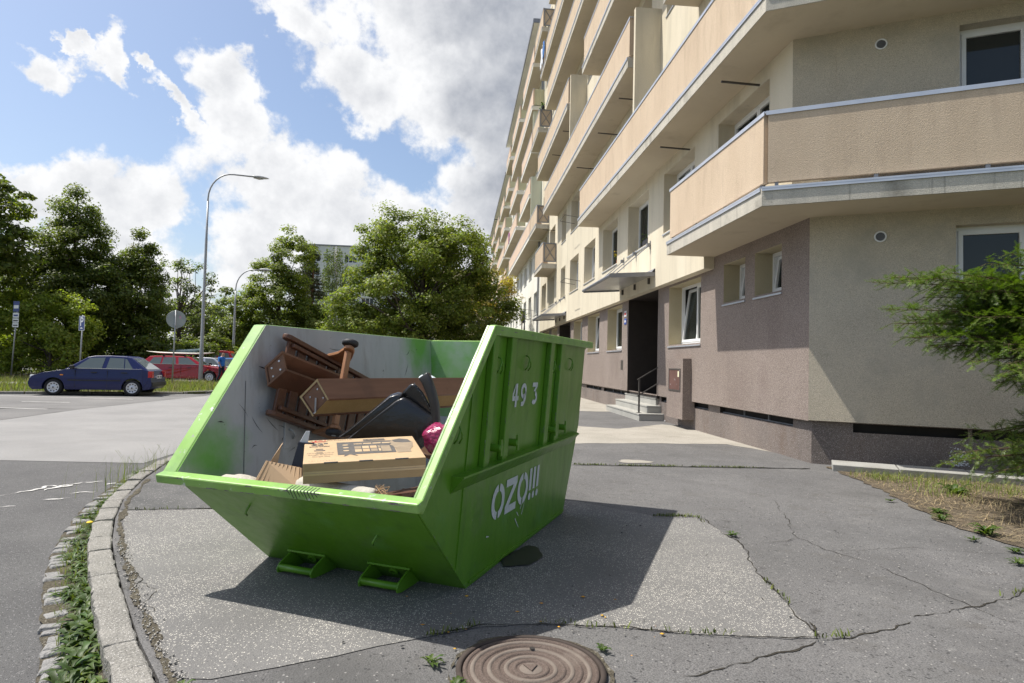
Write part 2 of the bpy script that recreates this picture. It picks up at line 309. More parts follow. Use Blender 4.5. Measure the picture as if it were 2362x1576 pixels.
# kerb stones, each its own piece
def along(pts, d):
    acc = 0
    for i in range(len(pts)-1):
        a, b = Vector(pts[i]), Vector(pts[i+1]); l = (b-a).length
        if acc + l >= d: t = (d-acc)/l; return a.lerp(b, t), (b-a).normalized()
        acc += l
    return Vector(pts[-1]), (Vector(pts[-1])-Vector(pts[-2])).normalized()
KMID = offset(KIN, .082)
kerb = tag(empty('kerb', (KMID[2].x, KMID[2].y, 0)), kind='structure')
kerb.location = (0, 0, 0)
d = 1.1; rg = random.Random(5); i = 0
while d < 26:
    ln = rg.choice((.30, .34, .42, .5, .55)) if d < 9 else 1.0
    p0, t0 = along(KMID, d); p1, t1 = along(KMID, d+ln); c = (p0+p1)/2; t = (p1-p0).normalized(); nn = Vector((-t.y, t.x)); L2 = (p1-p0).length/2-.005
    b = MB(); nx = 7; top = []; z0 = .012 + rg.uniform(-.012, .008); tilt = rg.uniform(-.03, .03); hw = .072
    rows = []
    for ix in range(nx):
        x = -L2 + 2*L2*ix/(nx-1); e = .003 if ix in (0, nx-1) else 0
        rows.append([(x+rg.uniform(-.004, .004), -hw+rg.uniform(-.006, .006), -.13), (x, -hw+rg.uniform(-.008, .005), z0-.010-e+tilt*x), (x+rg.uniform(-.003, .003), -hw+.009+rg.uniform(-.003, .004), z0+rg.uniform(-.003, .003)-e*.6+tilt*x),
                     (x+rg.uniform(-.003, .003), .02, z0+rg.uniform(-.002, .004)-e*.5+tilt*x), (x, hw-.007+rg.uniform(-.008, .003), z0+rg.uniform(-.004, .002)-e*.6+tilt*x), (x, hw+rg.uniform(-.012, .006), z0-.010+tilt*x), (x, hw, -.13)])
    vs = [v for r_ in rows for v in r_]; k = 7
    fs = [(a*k+j, a*k+j+1, (a+1)*k+j+1, (a+1)*k+j) for a in range(nx-1) for j in range(k-1)] + [tuple(range(k)), tuple(range((nx-1)*k, nx*k))[::-1]]
    b.add(vs, fs, Matrix.Translation((c.x, c.y, 0)) @ Matrix.Rotation(math.atan2(t.y, t.x), 4, 'Z'))
    b.build('kerb_stone', m_kerb, kerb, bevel=.004, seg=1)
    d += ln; i += 1
# gutter: dirt bed and cobbles
COUT = [(-1.0, 1.3), (-1.75, 2.35), (-2.35, 3.22), (-2.67, 3.65), (-2.96, 4.06), (-3.30, 4.57), (-3.67, 5.24), (-4.03, 5.98), (-4.32, 6.75), (-4.62, 7.6), (-4.9, 9)]
gut = sheet('gutter', [tuple(p) for p in offset(COUT, .0)] + [tuple(p) for p in KIN[11:0:-1]], ROADZ+.012, m_gutter, step=.06, amp=.012)
d = .9; rg = random.Random(8)
while d < 8.2:
    w = rg.uniform(.055, .12); p, t = along(COUT, d+w/2); nn = Vector((t.y, -t.x)); ln = rg.uniform(.10, .15)
    if rg.random() > .22:
        c = p + nn*(ln/2+rg.uniform(-.012, .015)); b = MB(); q = []
        for (sx, sy) in ((-1, -1), (1, -1), (1, 1), (-1, 1)): q.append((sx*(w/2-.007)+rg.uniform(-.007, .007), sy*(ln/2-.005)+rg.uniform(-.012, .012)))
        zt = ROADZ + .020 + rg.uniform(-.012, .010); tl = rg.uniform(-.06, .06)
        vs = [(x*1.05, y*1.05, ROADZ-.03) for x, y in q] + [(x, y, zt-.01+y*tl) for x, y in q] + [(x*.78+rg.uniform(-.004, .004), y*.82, zt+.004+y*tl) for x, y in q]
        fs = [(k, (k+1) % 4, (k+1) % 4+4, k+4) for k in range(4)] + [(k+4, (k+1) % 4+4, (k+1) % 4+8, k+8) for k in range(4)] + [(8, 9, 10, 11)]
        b.add(vs, fs, Matrix.Translation((c.x, c.y, 0)) @ Matrix.Rotation(math.atan2(t.y, t.x)+rg.uniform(-.12, .12), 4, 'Z'))
        b.build('cobble', m_cobble, gut, bevel=.004, seg=1)
    d += w
# joints and cracks in the asphalt
def crack(pts, w=.012, z=.012, amp=.02, seed=1, mat=None, name='crack', parent=None, taper=True):
    raw = wob(pts, .022, 0, False, seed); rr = random.Random(seed*3+1); ph = [rr.uniform(0, 6.28) for _ in range(6)]; line = []
    for i, p in enumerate(raw):
        a = raw[max(i-1, 0)]; c = raw[min(i+1, len(raw)-1)]; t = (c-a).normalized(); x = i*.022; line.append(p+Vector((-t.y, t.x))*amp*(.9*math.sin(x*7+ph[0])+.6*math.sin(x*19+ph[1])+.45*math.sin(x*43+ph[2])+rr.uniform(-.22, .22)))
    rg = random.Random(seed+50); b = MB(); L_ = []; R_ = []; n = len(line)
    for i, p in enumerate(line):
        a = line[max(i-1, 0)]; c = line[min(i+1, n-1)]; t = (c-a).normalized(); nn = Vector((-t.y, t.x)); e = min(1, i/3., (n-1-i)/3.) if taper else 1
        ww = w*(.55+.45*math.sin(i*.21+ph[3])*math.sin(i*.053+ph[4])+rg.uniform(-.2, .35))*(e+.05); L_.append(p+nn*ww/2); R_.append(p-nn*ww/2)
    vs = [(p.x, p.y, z) for p in L_] + [(p.x, p.y, z) for p in R_]
    b.add(vs, [(i, i+1, n+i+1, n+i) for i in range(n-1)])
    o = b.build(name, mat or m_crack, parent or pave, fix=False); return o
CR = [([(1.789, 5.815), (1.846, 4.985), (1.693, 4.175), (1.663, 3.661), (1.633, 3.271)], .012), ([(1.66, 3.5), (1.64, 3.28)], .03), ([(1.633, 3.271), (1.83, 3.324), (2.193, 3.465), (2.274, 3.515)], .016),
      ([(1.616, 3.26), (1.368, 3.102), (1.109, 2.978), (.964, 2.908), (.8, 2.86)], .016), ([(2.833, 6.666), (2.401, 5.219), (2.474, 4.864), (2.665, 4.614), (2.687, 4.246), (2.731, 4.009), (2.798, 3.765), (2.859, 3.492)], .008),
      ([(3.6, 4.2), (3.316, 4.048), (3.076, 3.921), (2.798, 3.765), (2.588, 3.687), (2.3, 3.6)], .014), ([(-.41, 3.172), (-.134, 3.317), (.211, 3.376), (.556, 3.358), (.909, 3.298), (1.22, 3.279), (1.633, 3.271)], .011),
      ([(-3.449, 5.57), (-3.177, 5.63), (-2.748, 5.71), (-2.393, 5.715)], .016), ([(.857, 8.70), (1.65, 8.745), (2.632, 8.783), (4.261, 8.88)], .03), ([(-2.468, 4.039), (-2.364, 4.006), (-2.243, 3.894), (-2.219, 3.746), (-2.29, 3.72)], .008),
      ([(-2.243, 3.85), (-2.161, 3.824), (-2.027, 3.689), (-2.0, 3.525), (-2.07, 3.49)], .007), ([(-2.0, 3.5), (-1.93, 3.467), (-1.874, 3.41), (-1.899, 3.334), (-2.0, 3.32)], .006), ([(2.47, 4.87), (3.2, 5.0), (3.9, 4.9)], .005), ([(2.4, 5.2), (2.1, 5.05), (1.83, 4.95)], .006), ([(-3.29, 5.25), (-3.15, 5.2), (-3.05, 5.17)], .006)]
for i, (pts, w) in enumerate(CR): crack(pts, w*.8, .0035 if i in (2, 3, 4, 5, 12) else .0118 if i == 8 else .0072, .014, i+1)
# dirt seam between kerb and asphalt
crack([(-1.05, 2.15), (-1.40, 2.70), (-1.70, 3.08), (-2.06, 3.55), (-2.47, 4.12), (-2.87, 4.69), (-3.25, 5.30), (-3.62, 6.03), (-4.0, 7.0)], .055, .008, .008, 77, m_gutter, 'dirt_seam', taper=False)
# hole worn in the pavement, stains
sheet('worn_hole', [(1.62, 8.98), (1.78, 8.95), (2.0, 9.0), (2.1, 9.12), (1.95, 9.25), (1.7, 9.28), (1.58, 9.12)], .014, m_concrete, pave, step=.06, amp=.02)
sheet('oil_stain', [(-.02, 4.28), (.16, 4.32), (.26, 4.52), (.24, 4.72), (.16, 4.78), (.05, 4.62), (-.04, 4.42)], .013, m_dark_oil, pave, step=.05, amp=.012)
# markings of the bays and worn paint on the road
for a, c in (((-18.5, 20.98), (-12.47, 20.69)), ((-14.5, 18.6), (-13.14, 18.69)), ((-15.5, 16.4), (-12.04, 16.31)), ((-20, 18.3), (-15.5, 18.55))):
    b = MB(); b.bar((a[0], a[1], 0), (c[0], c[1], 0), .1, .001); o = b.build('bay_line', m_paint, road); o.location.z = ROADZ+.0135
for i, pts in enumerate([[(-5.19, 6.43), (-5.10, 6.66), (-5.12, 7.0)], [(-4.96, 6.72), (-4.9, 7.0), (-4.88, 7.22)], [(-4.88, 7.2), (-4.78, 7.25), (-4.70, 7.32)], [(-4.63, 6.29), (-4.55, 6.4), (-4.48, 6.47)], [(-4.82, 5.98), (-4.70, 6.0)], [(-5.12, 7.0), (-4.95, 6.95), (-4.87, 7.1)], [(-5.3, 6.25), (-5.19, 6.43)], [(-4.6, 6.6), (-4.42, 6.75)], [(-4.56, 7.1), (-4.4, 7.3)]]):
    crack(pts, .045, ROADZ+.008, .03, 200+i, m_paint, 'paint_smear', road)
# verge behind the bay, with a footpath and a row of edging stones
VK = [(-60, 3), (-30, 15.4), (-17.69, 21.7), (-16.26, 22.43), (-14.08, 23.2), (-13.34, 23.9), (-12.42, 24.4), (-12.15, 24.9), (-12.3, 26.5)]
sheet('grass_verge', VK + [(-13.3, 30), (-15.3, 33.0), (-24, 33.5), (-40, 33.5), (-60, 30)], -.02, m_grass_soil, thick=.14)
m_path = S('path_asphalt', (.30, .295, .285), (.37, .36, .35), 2, .9, .3)
sheet('footpath', [(-60, 8), (-24.5, 26.4), (-19.5, 28.0), (-19.0, 28.9), (-20, 29.8), (-25, 28.6), (-60, 11)], -.015, m_path)
vk = tag(empty('verge_kerb'), kind='structure'); d = 45.; rg = random.Random(3)
LEN = sum((Vector(VK[i+1])-Vector(VK[i])).length for i in range(len(VK)-1))
while d < LEN-1:
    p0, _ = along(VK, d); p1, _ = along(VK, d+.96); b = MB(); b.bar((p0.x, p0.y, -.055), (p1.x, p1.y, -.055+rg.uniform(-.02, .02)), .12, .11); b.build('kerb_stone', m_kerb, vk, bevel=.012, seg=1); d += 1.0
sheet('parking_lot', [(-23.5, 33.6), (-15.4, 33.3), (-12.0, 40), (-11, 60), (-23.5, 60)], ROADZ+.008, m_asph_mid)
# planting bed by the wall
sheet('planting_bed', [(4.60, 9.12), (4.52, 8.6), (4.444, 7.7), (4.30, 6.95), (4.144, 6.41), (4.04, 5.64), (4.15, 5.06), (4.4, 4.2), (5.2, 3), (12, 2), (12, 6.6), (7.5, 7.9), (4.9, 9.05)], .008, m_soil, step=.12, amp=.045)
# ------------------------------------------------------------------ apartment building on the right
m_brown = S('brown_pebbledash', (.252, .205, .176), (.312, .258, .225), 1.0, .95, .2, bump=.9, bscale=130, fine=.55, speck=[((.46, .40, .36), 105, .22), ((.10, .08, .07), 95, .16)], stain=[((.21, .165, .145), .9, .55, .75, 1), ((.18, .15, .135), .45, .6, .8)], stretch=(1, 1, .5), bdist=.008)
m_cream = S('cream_render', (.62, .555, .425), (.70, .635, .495), .8, .93, .2, bump=.5, bscale=110, fine=.12, stain=[((.50, .45, .345), 1.2, .50, .78, 1), ((.40, .365, .29), 2.6, .62, .85, 1)], stretch=(1.5, 1.5, .25), bdist=.006)
m_cream_dirty = S('weathered_render', (.51, .452, .352), (.605, .54, .425), 1.1, .95, .2, bump=1., bscale=85, fine=.32, stain=[((.40, .365, .295), 1.1, .5, .72), ((.28, .25, .20), 3.3, .66, .85)], bdist=.012)
m_reveal = S('ochre_reveal', (.46, .40, .265), (.52, .46, .32), 2, .93, .2, bump=.6, bscale=120, fine=.15)
m_soffit = S('balcony_soffit', (.52, .445, .33), (.585, .51, .385), .7, .95, .15, bump=.2, bscale=60, stain=((.43, .36, .26), 1.4, .56, .8))
m_parapet = S('parapet_render', (.54, .425, .305), (.605, .485, .355), .9, .92, .2, bump=.6, bscale=85, fine=.16, stain=[((.43, .335, .245), 2.2, .52, .80, 1), ((.25, .19, .14), 7, .66, .80)], stretch=(2.2, 2.2, .5), bdist=.012)
m_slab_edge = S('slab_edge_concrete', (.47, .445, .38), (.57, .53, .45), 1.5, .95, .2, bump=.7, bscale=90, fine=.25, stretch=(5, 5, .3), stain=[((.24, .225, .19), 1.5, .54, .76), ((.15, .14, .12), 1.7, .60, .74, 1), ((.13, .12, .11), 5, .66, .82)])
m_zinc = S('zinc_flashing', (.50, .52, .56), (.60, .62, .66), 3, .42, .5, .55, rvar=.12)
m_steel_dark = S('painted_steel_dark', (.055, .05, .045), (.08, .07, .06), 9, .5, .5)
m_steel_grey = S('painted_steel_grey', (.20, .205, .22), (.27, .275, .29), 6, .5, .5, .3)
m_upvc = S('white_upvc', (.78, .79, .79), (.72, .73, .73), 3, .35, .5)
m_glass = glass('window_glass'); m_glass_see = glass('window_glass_clear', (.02, .025, .025), .02, .55)
m_curtain = S('curtain', (.34, .35, .32), (.46, .47, .43), 6, .95, .1, stretch=(9, 9, .2))
m_room = S('dark_recess_shade', (.03, .028, .026), (.05, .046, .042), 2, .95, .1)  # near-black colour stands for the shade inside rooms, vents and key hole
m_plinth = S('plinth_pebbledash', (.175, .150, .135), (.255, .215, .19), .9, .95, .2, bump=.9, bscale=120, fine=.5, speck=[((.40, .35, .32), 100, .2), ((.09, .08, .075), 90, .16)], stain=[((.16, .12, .095), 1.6, .52, .74, 1), ((.12, .115, .11), .7, .58, .8)], stretch=(1, 1, .35), bdist=.008)
m_dark_door = S('dark_entrance', (.033, .026, .022), (.045, .036, .03), 3, .8, .3, bump=.5, bscale=120)
m_tile = S('step_concrete', (.33, .325, .295), (.40, .39, .355), 2, .85, .3, bump=.3, bscale=100, fine=.15, stain=((.34, .33, .30), 2, .55, .8))
m_white = S('white_render', (.72, .70, .62), (.78, .76, .68), .6, .93, .2, bump=.3, bscale=80, fine=.06)
m_green_white = S('pale_green_render', (.56, .58, .46), (.62, .64, .52), .6, .93, .2, bump=.3, bscale=80, fine=.06)
m_corr = S('corrugated_panel', (.52, .50, .34), (.58, .56, .38), 1, .7, .3)
m_galv = S('galvanised_sheet', (.42, .43, .43), (.55, .56, .56), 1.2, .32, .5, .75, bump=.25, bscale=6, bdist=.03, rvar=.12)

COR = Vector((4.539, 9.434, 0)); BZ = R(94.82)
DR = Vector((-.471, -.882, 0)); NRM = Vector((-.882, .471, 0))   # right-hand face, in building coordinates
FL = 2.79
def facade(mb, u0, u1, z0, z1, o, openings, wall_i=0, rev_i=1, P=None, sky=True):
    """sheet in the plane y=o with recessed openings (u0,u1,z0,z1,depth[,reveal_index]); P maps (u,o,z) to a point"""
    P = P or (lambda u, y, z: (u, y, z))
    ops = [q for q in openings if q[1] > u0 and q[0] < u1 and q[3] > z0 and q[2] < z1]
    us = sorted({u0, u1} | {max(u0, min(u1, q[i])) for q in ops for i in (0, 1)}); zs = sorted({z0, z1} | {max(z0, min(z1, q[i])) for q in ops for i in (2, 3)})
    mb.mi = wall_i
    for a in range(len(us)-1):
        for c in range(len(zs)-1):
            um, zm = (us[a]+us[a+1])/2, (zs[c]+zs[c+1])/2
            if any(q[0] < um < q[1] and q[2] < zm < q[3] for q in ops): continue
            mb.quad(P(us[a], o, zs[c]), P(us[a+1], o, zs[c]), P(us[a+1], o, zs[c+1]), P(us[a], o, zs[c+1]))
    for q in ops:
        a, b_, c, d, dep = q[:5]; mb.mi = q[5] if len(q) > 5 else rev_i; i = o-dep
        mb.quad(P(a, o, c), P(a, i, c), P(a, i, d), P(a, o, d)); mb.quad(P(b_, o, c), P(b_, o, d), P(b_, i, d), P(b_, i, c))
        mb.quad(P(a, o, d), P(a, i, d), P(b_, i, d), P(b_, o, d)); mb.quad(P(a, o, c), P(b_, o, c), P(b_, i, c), P(a, i, c))
    mb.mi = 0
WCACHE = {}
def window(parent, u0, u1, z0, z1, y, tilt=False, curtain=False, M0=None, sill=True, panes=2, sill_out=.32, mirror=False):
    """upvc window with its outer face at depth y; child panes, sashes and sill"""
    w, h = u1-u0, z1-z0; key = (round(w, 2), round(h, 2), tilt, panes, round(sill_out, 2)); M = (M0 or Matrix.Identity(4)) @ Matrix.Translation(((u0+u1)/2, y, z0))
    if key not in WCACHE:
        fr = MB(); t = .055; W2 = w/2
        for (a, b_, c, d) in ((-W2, -W2+t, 0, h), (W2-t, W2, 0, h), (-W2+t, W2-t, 0, t+.02), (-W2+t, W2-t, h-t, h)): fr.box(a, b_, -.07, 0, c, d)
        pw = (w-2*t)/panes; gl = []; sashes = []
        for k in range(panes):
            a = -W2+t+k*pw; b_ = a+pw; open_ = tilt and k == panes-1
            sm = MB(); s = .06; zz0, zz1 = t+.02, h-t
            for (p, q, c, d) in ((a+.004, a+s, zz0, zz1), (b_-s, b_-.004, zz0, zz1), (a+s, b_-s, zz0, zz0+s), (a+s, b_-s, zz1-s, zz1)): sm.box(p, q, -.055, .014, c, d)
            g = MB(); g.box(a+s-.003, b_-s+.003, -.030, -.022, zz0+s-.003, zz1-s+.003)
            sashes.append((sm.mesh('sash', m_upvc), open_, zz0)); gl.append(g.mesh('pane', m_glass_see if (curtain or tilt) else m_glass))
        si = MB(); si.add([(-W2-.0, -.01, .012), (W2+.0, -.01, .012), (W2+.03, sill_out, -.035), (-W2-.03, sill_out, -.035), (-W2, -.01, -.012), (W2, -.01, -.012), (W2+.03, sill_out, -.065), (-W2-.03, sill_out, -.065)], [(0, 1, 2, 3), (7, 6, 5, 4), (3, 2, 6, 7), (0, 3, 7, 4), (1, 5, 6, 2)])
        cu = MB(); n = 40
        cu.add([(-W2+.02+(w-.04)*i/n, -.20+.012*math.sin(i*1.9)+.008*math.sin(i*.7), zz) for i in range(n+1) for zz in (.05, h-.03)], [(2*i, 2*i+2, 2*i+3, 2*i+1) for i in range(n)])
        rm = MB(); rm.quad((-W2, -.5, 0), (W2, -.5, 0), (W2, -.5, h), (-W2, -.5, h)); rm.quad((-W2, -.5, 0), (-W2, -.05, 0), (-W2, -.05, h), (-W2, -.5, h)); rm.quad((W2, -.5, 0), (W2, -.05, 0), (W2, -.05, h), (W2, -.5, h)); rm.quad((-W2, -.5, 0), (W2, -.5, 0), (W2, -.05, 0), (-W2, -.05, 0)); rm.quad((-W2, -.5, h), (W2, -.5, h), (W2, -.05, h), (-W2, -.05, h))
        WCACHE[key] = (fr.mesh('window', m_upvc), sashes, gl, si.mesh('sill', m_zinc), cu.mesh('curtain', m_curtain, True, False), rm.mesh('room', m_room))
    fm, sashes, gl, sm, cm, rm = WCACHE[key]
    o = place(fm, 'window', parent, M)
    for (me, open_, zz), g in zip(sashes, gl):
        X = Matrix.Translation((0, 0, zz)) @ Matrix.Rotation(R(7.5), 4, 'X') @ Matrix.Translation((0, 0, -zz)) if open_ else Matrix.Identity(4)
        place(me, 'sash', o, X); place(g, 'pane', o, X)
    if sill: place(sm, 'sill', o)
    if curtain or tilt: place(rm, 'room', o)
    if curtain: place(cm, 'curtain', o)
    return o
def balcony(parent, u0, u1, k, corner=False, xend=False, o_in=.3, pan=None, fx=0., gap=True, edge=None):
    """slab with render parapet, zinc cap, flashing and posts"""
    z = 3.71+FL*k; oo = 1.09; P_ = pan or m_parapet
    b = MB(); b.mi = 0
    if corner:
        L_ = 6.5; c = Vector((u0, oo, 0)); e = c + DR*L_; e2 = e - NRM*1.0; c2 = Vector((.1, o_in-.1, 0))
        pts = [(u1, o_in, z), (u1, oo, z), (c.x, c.y, z), (e.x, e.y, z), (e2.x, e2.y, z), (c2.x, c2.y, z)]
        b.prism(pts, (0, 0, .25))
    else: b.box(u0, u1, o_in, oo, z, z+.25)
    sl = b.build('balcony', edge or m_slab_edge, parent)
    # soffit skin a hair below the slab
    s = MB()
    if corner: s.poly([(p[0]+(.0), p[1], z-.003) for p in [(u1-.012, o_in), (u1-.012, oo-.012), (c.x+.01, oo-.012), (e.x+.01, e.y+.0), (e2.x, e2.y), (c2.x, c2.y)]])
    else: s.quad((u0+.012, o_in, z-.003), (u1-.012, o_in, z-.003), (u1-.012, oo-.012, z-.003), (u0+.012, oo-.012, z-.003))
    s.build('soffit', m_soffit, sl, fix=False)
    runs = [((u0, oo), (u1, oo), Vector((0, 1, 0)))]
    if corner: runs = [((u0+.03, oo), (u1, oo), Vector((0, 1, 0))), ((c.x, c.y), (e.x, e.y), NRM)]
    for ri, (a, d, nn) in enumerate(runs):
        A = Vector((a[0], a[1], 0)); D_ = Vector((d[0], d[1], 0)); t = (D_-A).normalized(); n = nn; L_ = (D_-A).length
        ins = .05; A2, D2 = A - n*(ins+.045) , D_ - n*(ins+.045)
        if corner and ri == 1: A2 = A2 + t*.045
        fl = MB(); fl.bar(A - n*.03 + Vector((0, 0, z+.262)), D_ - n*.03 + Vector((0, 0, z+.262)), .10, .024, (0, 0, 1)); fl.bar(A + n*.012 + Vector((0, 0, z+.238)), D_ + n*.012 + Vector((0, 0, z+.238)), .012, .05); fl.build('flashing', m_zinc, sl)
        p = MB(); p.bar(A2 + Vector((0, 0, z+.85)) + t*.03, D2 + Vector((0, 0, z+.85)) - t*.03, .09, 1.0); p.build('parapet', P_, sl)
        c_ = MB(); c_.bar(A2 + Vector((0, 0, z+1.365)), D2 + Vector((0, 0, z+1.365)), .115, .03); c_.bar(A2 + n*.055 + Vector((0, 0, z+1.345)), D2 + n*.055 + Vector((0, 0, z+1.345)), .008, .05); c_.build('cap_rail', m_zinc, sl)
        if u0 < 15:
            nps = max(2, int(L_/1.25)+1)
            for i in range(nps):
                q = A2.lerp(D2, (i+.12)/(nps-.76)) - n*.005; pm = MB(); pm.box(-.025, .025, -.03, .03, z+.25, z+.36, Matrix.Translation(q) @ Matrix.Rotation(math.atan2(t.y, t.x), 4, 'Z')); pm.build('post', m_steel_grey, sl)
    # end panels
    for ue, sgn in (((u0, 1), (u1, -1)) if not corner else ((u1, -1),)):
        uu = ue + sgn*.05
        if xend and sgn == 1:
            e_ = MB(); e_.box(uu-.01, uu+.01, .32, oo-.10, z+.36, z+1.34); e_.build('end_panel', P_, sl)
            x = MB()
            for zz in (z+.37, z+1.32): x.bar((uu-.03, .32, zz), (uu-.03, oo-.10, zz), .04, .06)
            for yy in (.34, oo-.13): x.bar((uu-.03, yy, z+.37), (uu-.03, yy, z+1.32), .04, .05, (0, 1, 0))
            x.bar((uu-.032, .34, z+.37), (uu-.032, oo-.13, z+1.32), .03, .045, (1, 0, 0)); x.bar((uu-.038, .34, z+1.32), (uu-.038, oo-.13, z+.37), .03, .045, (1, 0, 0)); x.build('brace', m_steel_grey, sl)
        elif pan is not None and sgn == 1 and not corner:
            e_ = MB(); nn_ = 14; y0, y1 = .32, oo-.12
            e_.add([(uu+(.012 if i % 2 else -.012), y0+(y1-y0)*i/nn_, zz) for i in range(nn_+1) for zz in (z+.34, z+1.36)], [(2*i, 2*i+2, 2*i+3, 2*i+1) for i in range(nn_)]); e_.build('end_panel', m_corr, sl, fix=False)
        else:
            e_ = MB(); e_.box(uu-.03, uu+.03, .32, oo-.14, z+.36, z+1.34); e_.build('end_panel', P_, sl)
    return sl

# ---- section with the brown base and the corner
blk = empty('apartment_block', COR, BZ); U1 = 30.1
tag(blk, 'long cream apartment block with brown pebbledash base and orange balcony parapets beside the skip', 'building', 'joined sections of the apartment building')
gw = [(.77, 1.70, 2.70, 3.47, .42), (2.085, 3.02, 2.70, 3.47, .42), (4.2, 6.27, 1.95, 3.40, .42), (10.8, 12.8, 1.95, 3.40, .42), (14.1, 16.2, 1.95, 3.40, .42), (17.4, 19.4, 1.95, 3.40, .42), (24.2, 26.3, 1.95, 3.40, .42), (27.4, 29.4, 1.95, 3.40, .42)]
doors = [(7.14, 10.05, .56, 3.46, 1.3, 2), (20.3, 23.5, .56, 3.46, 1.3, 2)]
lefts = [2.85, 6.15, 9.47, 12.80, 16.15, 19.45, 22.06, 26.3, 29.4]; wid = [2.05]*6 + [1.3, 2.05, 1.95]
uw = [(l-w, l, 4.74+FL*k, 6.24+FL*k, .42) for k in range(0, 7) for l, w in zip(lefts, wid)]
b = MB()
facade(b, -.048, 3.5, .64, 3.71, .08, gw, 3, 1); facade(b, 3.5, U1, .64, 3.46, .08, gw + doors, 3, 1)
facade(b, .07, 3.5, 3.96, 23.3, .30, uw, 0, 0); facade(b, 3.5, U1, 3.46, 23.3, .30, uw, 0, 0)
b.mi = 0; b.quad((3.5, .08, 3.46), (U1, .08, 3.46), (U1, .3, 3.46), (3.5, .3, 3.46)); b.quad((3.5, .08, 3.46), (3.5, .3, 3.46), (3.5, .3, 3.96), (3.5, .08, 3.96))
b.mi = 3; b.quad((-.048, .08, .64), (U1, .08, .64), (U1, -.02, .64), (-.048, -.02, .64))
b.mi = 0; b.quad((U1, .3, 3.46), (U1, -9, 3.46), (U1, -9, 23.3), (U1, .3, 23.3)); b.quad((.07, .3, 23.3), (U1, .3, 23.3), (U1, -9, 23.3), (.07, -9, 23.3))
b.build('wall', [m_cream, m_reveal, m_dark_door, m_brown], blk, fix=False)
# plinth with long low vents
pv = [(.52, 3.31, .50, .62, .12), (3.9, 4.77, .50, .62, .12), (6.45, 7.0, .50, .62, .12), (10.3, 13.5, .48, .6, .12), (13.9, 16.6, .48, .6, .12)]
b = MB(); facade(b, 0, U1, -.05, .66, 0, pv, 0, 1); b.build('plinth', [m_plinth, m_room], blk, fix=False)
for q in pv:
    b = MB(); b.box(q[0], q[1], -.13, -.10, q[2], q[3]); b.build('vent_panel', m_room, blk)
    b = MB(); n = max(1, int((q[1]-q[0])/.9))
    for i in range(1, n): x = q[0]+(q[1]-q[0])*i/n; b.box(x-.012, x+.012, -.10, -.07, q[2], q[3])
    b.box(q[0], q[1], -.10, -.06, q[2], q[2]+.018); b.build('vent_frame', m_steel_grey, blk)
for i, q in enumerate(gw): window(blk, q[0], q[1], q[2], q[3], .08-.33, tilt=i in (0, 1, 2, 4), curtain=i >= 2, panes=1 if i < 2 else 2, sill_out=.355)
VIS = {0: lefts, }
for (a, c, z0, z1, _) in uw:
    if z0 < 16: window(blk, a, c, z0, z1, 0.30-.33, tilt=(abs(c-16.15) < .1 and z0 < 5), curtain=(int(c*7+z0*3) % 3 > 0), sill_out=.355)
# corner face
def RP(t, y, z): p = DR*t + NRM*y; return (p.x, p.y, z)
rw = [(1.80, 4.2, 1.95, 3.47, .22), (6.0, 8.2, 1.95, 3.47, .22)] + [(1.84, 4.2, 4.74+FL*k, 6.30+FL*k, .22) for k in range(0, 7)]
b = MB(); facade(b, -.048, 11, .65, 3.71, .08, rw, 0, 0, RP); facade(b, -.30, 11, 3.96, 23.3, .08, rw, 0, 0, RP)
b.quad(RP(-.02, .08, .65), RP(11, .08, .65), RP(11, -.03, .65), RP(-.02, -.03, .65)); b.build('corner_wall', [m_cream_dirty], blk, fix=False)
b = MB(); b.box(.30, 11, .08, .095, 3.97, 6.49); o = b.build('insulation_board', m_cream_dirty, blk); o.matrix_local = Matrix(((DR.x, NRM.x, 0, 0), (DR.y, NRM.y, 0, 0), (0, 0, 1, 0), (0, 0, 0, 1)))
bm_cut = o.data   # the board frames the upstairs window: rebuild it with the opening
b = MB(); facade(b, .30, 11, 3.97, 6.70, .098, [(1.84, 4.2, 4.74, 6.30, .02)], 0, 0, RP); b.quad(RP(.30, .08, 3.97), RP(.30, .098, 3.97), RP(.30, .098, 6.7), RP(.30, .08, 6.7)); bpy.data.objects.remove(o); b.build('insulation_board', m_cream_dirty, blk, fix=False)
b = MB(); facade(b, 0, 11, -.05, .66, 0, [(.55, 1.95, .50, .63, .12), (2.0, 3.4, .50, .63, .12)], 0, 1, RP); b.build('corner_plinth', [m_plinth, m_room], blk, fix=False)
for a, c in ((.55, 1.95), (2.0, 3.4)):
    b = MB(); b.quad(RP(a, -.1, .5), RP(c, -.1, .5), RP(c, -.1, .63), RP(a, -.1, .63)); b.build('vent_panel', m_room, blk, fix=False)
MR = Matrix(((-DR.x, NRM.x, 0, 0), (-DR.y, NRM.y, 0, 0), (0, 0, 1, 0), (0, 0, 0, 1)))
m_blind = S('venetian_blind', (.05, .05, .048), (.07, .07, .066), 3, .6, .3)
for (a, c, z0, z1, _) in rw[:1] + rw[2:4]:
    o = window(blk, -c, -a, z0, z1, .08-.17, panes=3, M0=MR, sill_out=.20)
    s = MB()
    for i in range(int((z1-z0-.2)/.03)): s.box(-1.1, 1.1, -.06, -.035, .1+i*.03, .108+i*.03)
    s.build('blind', m_blind, o)
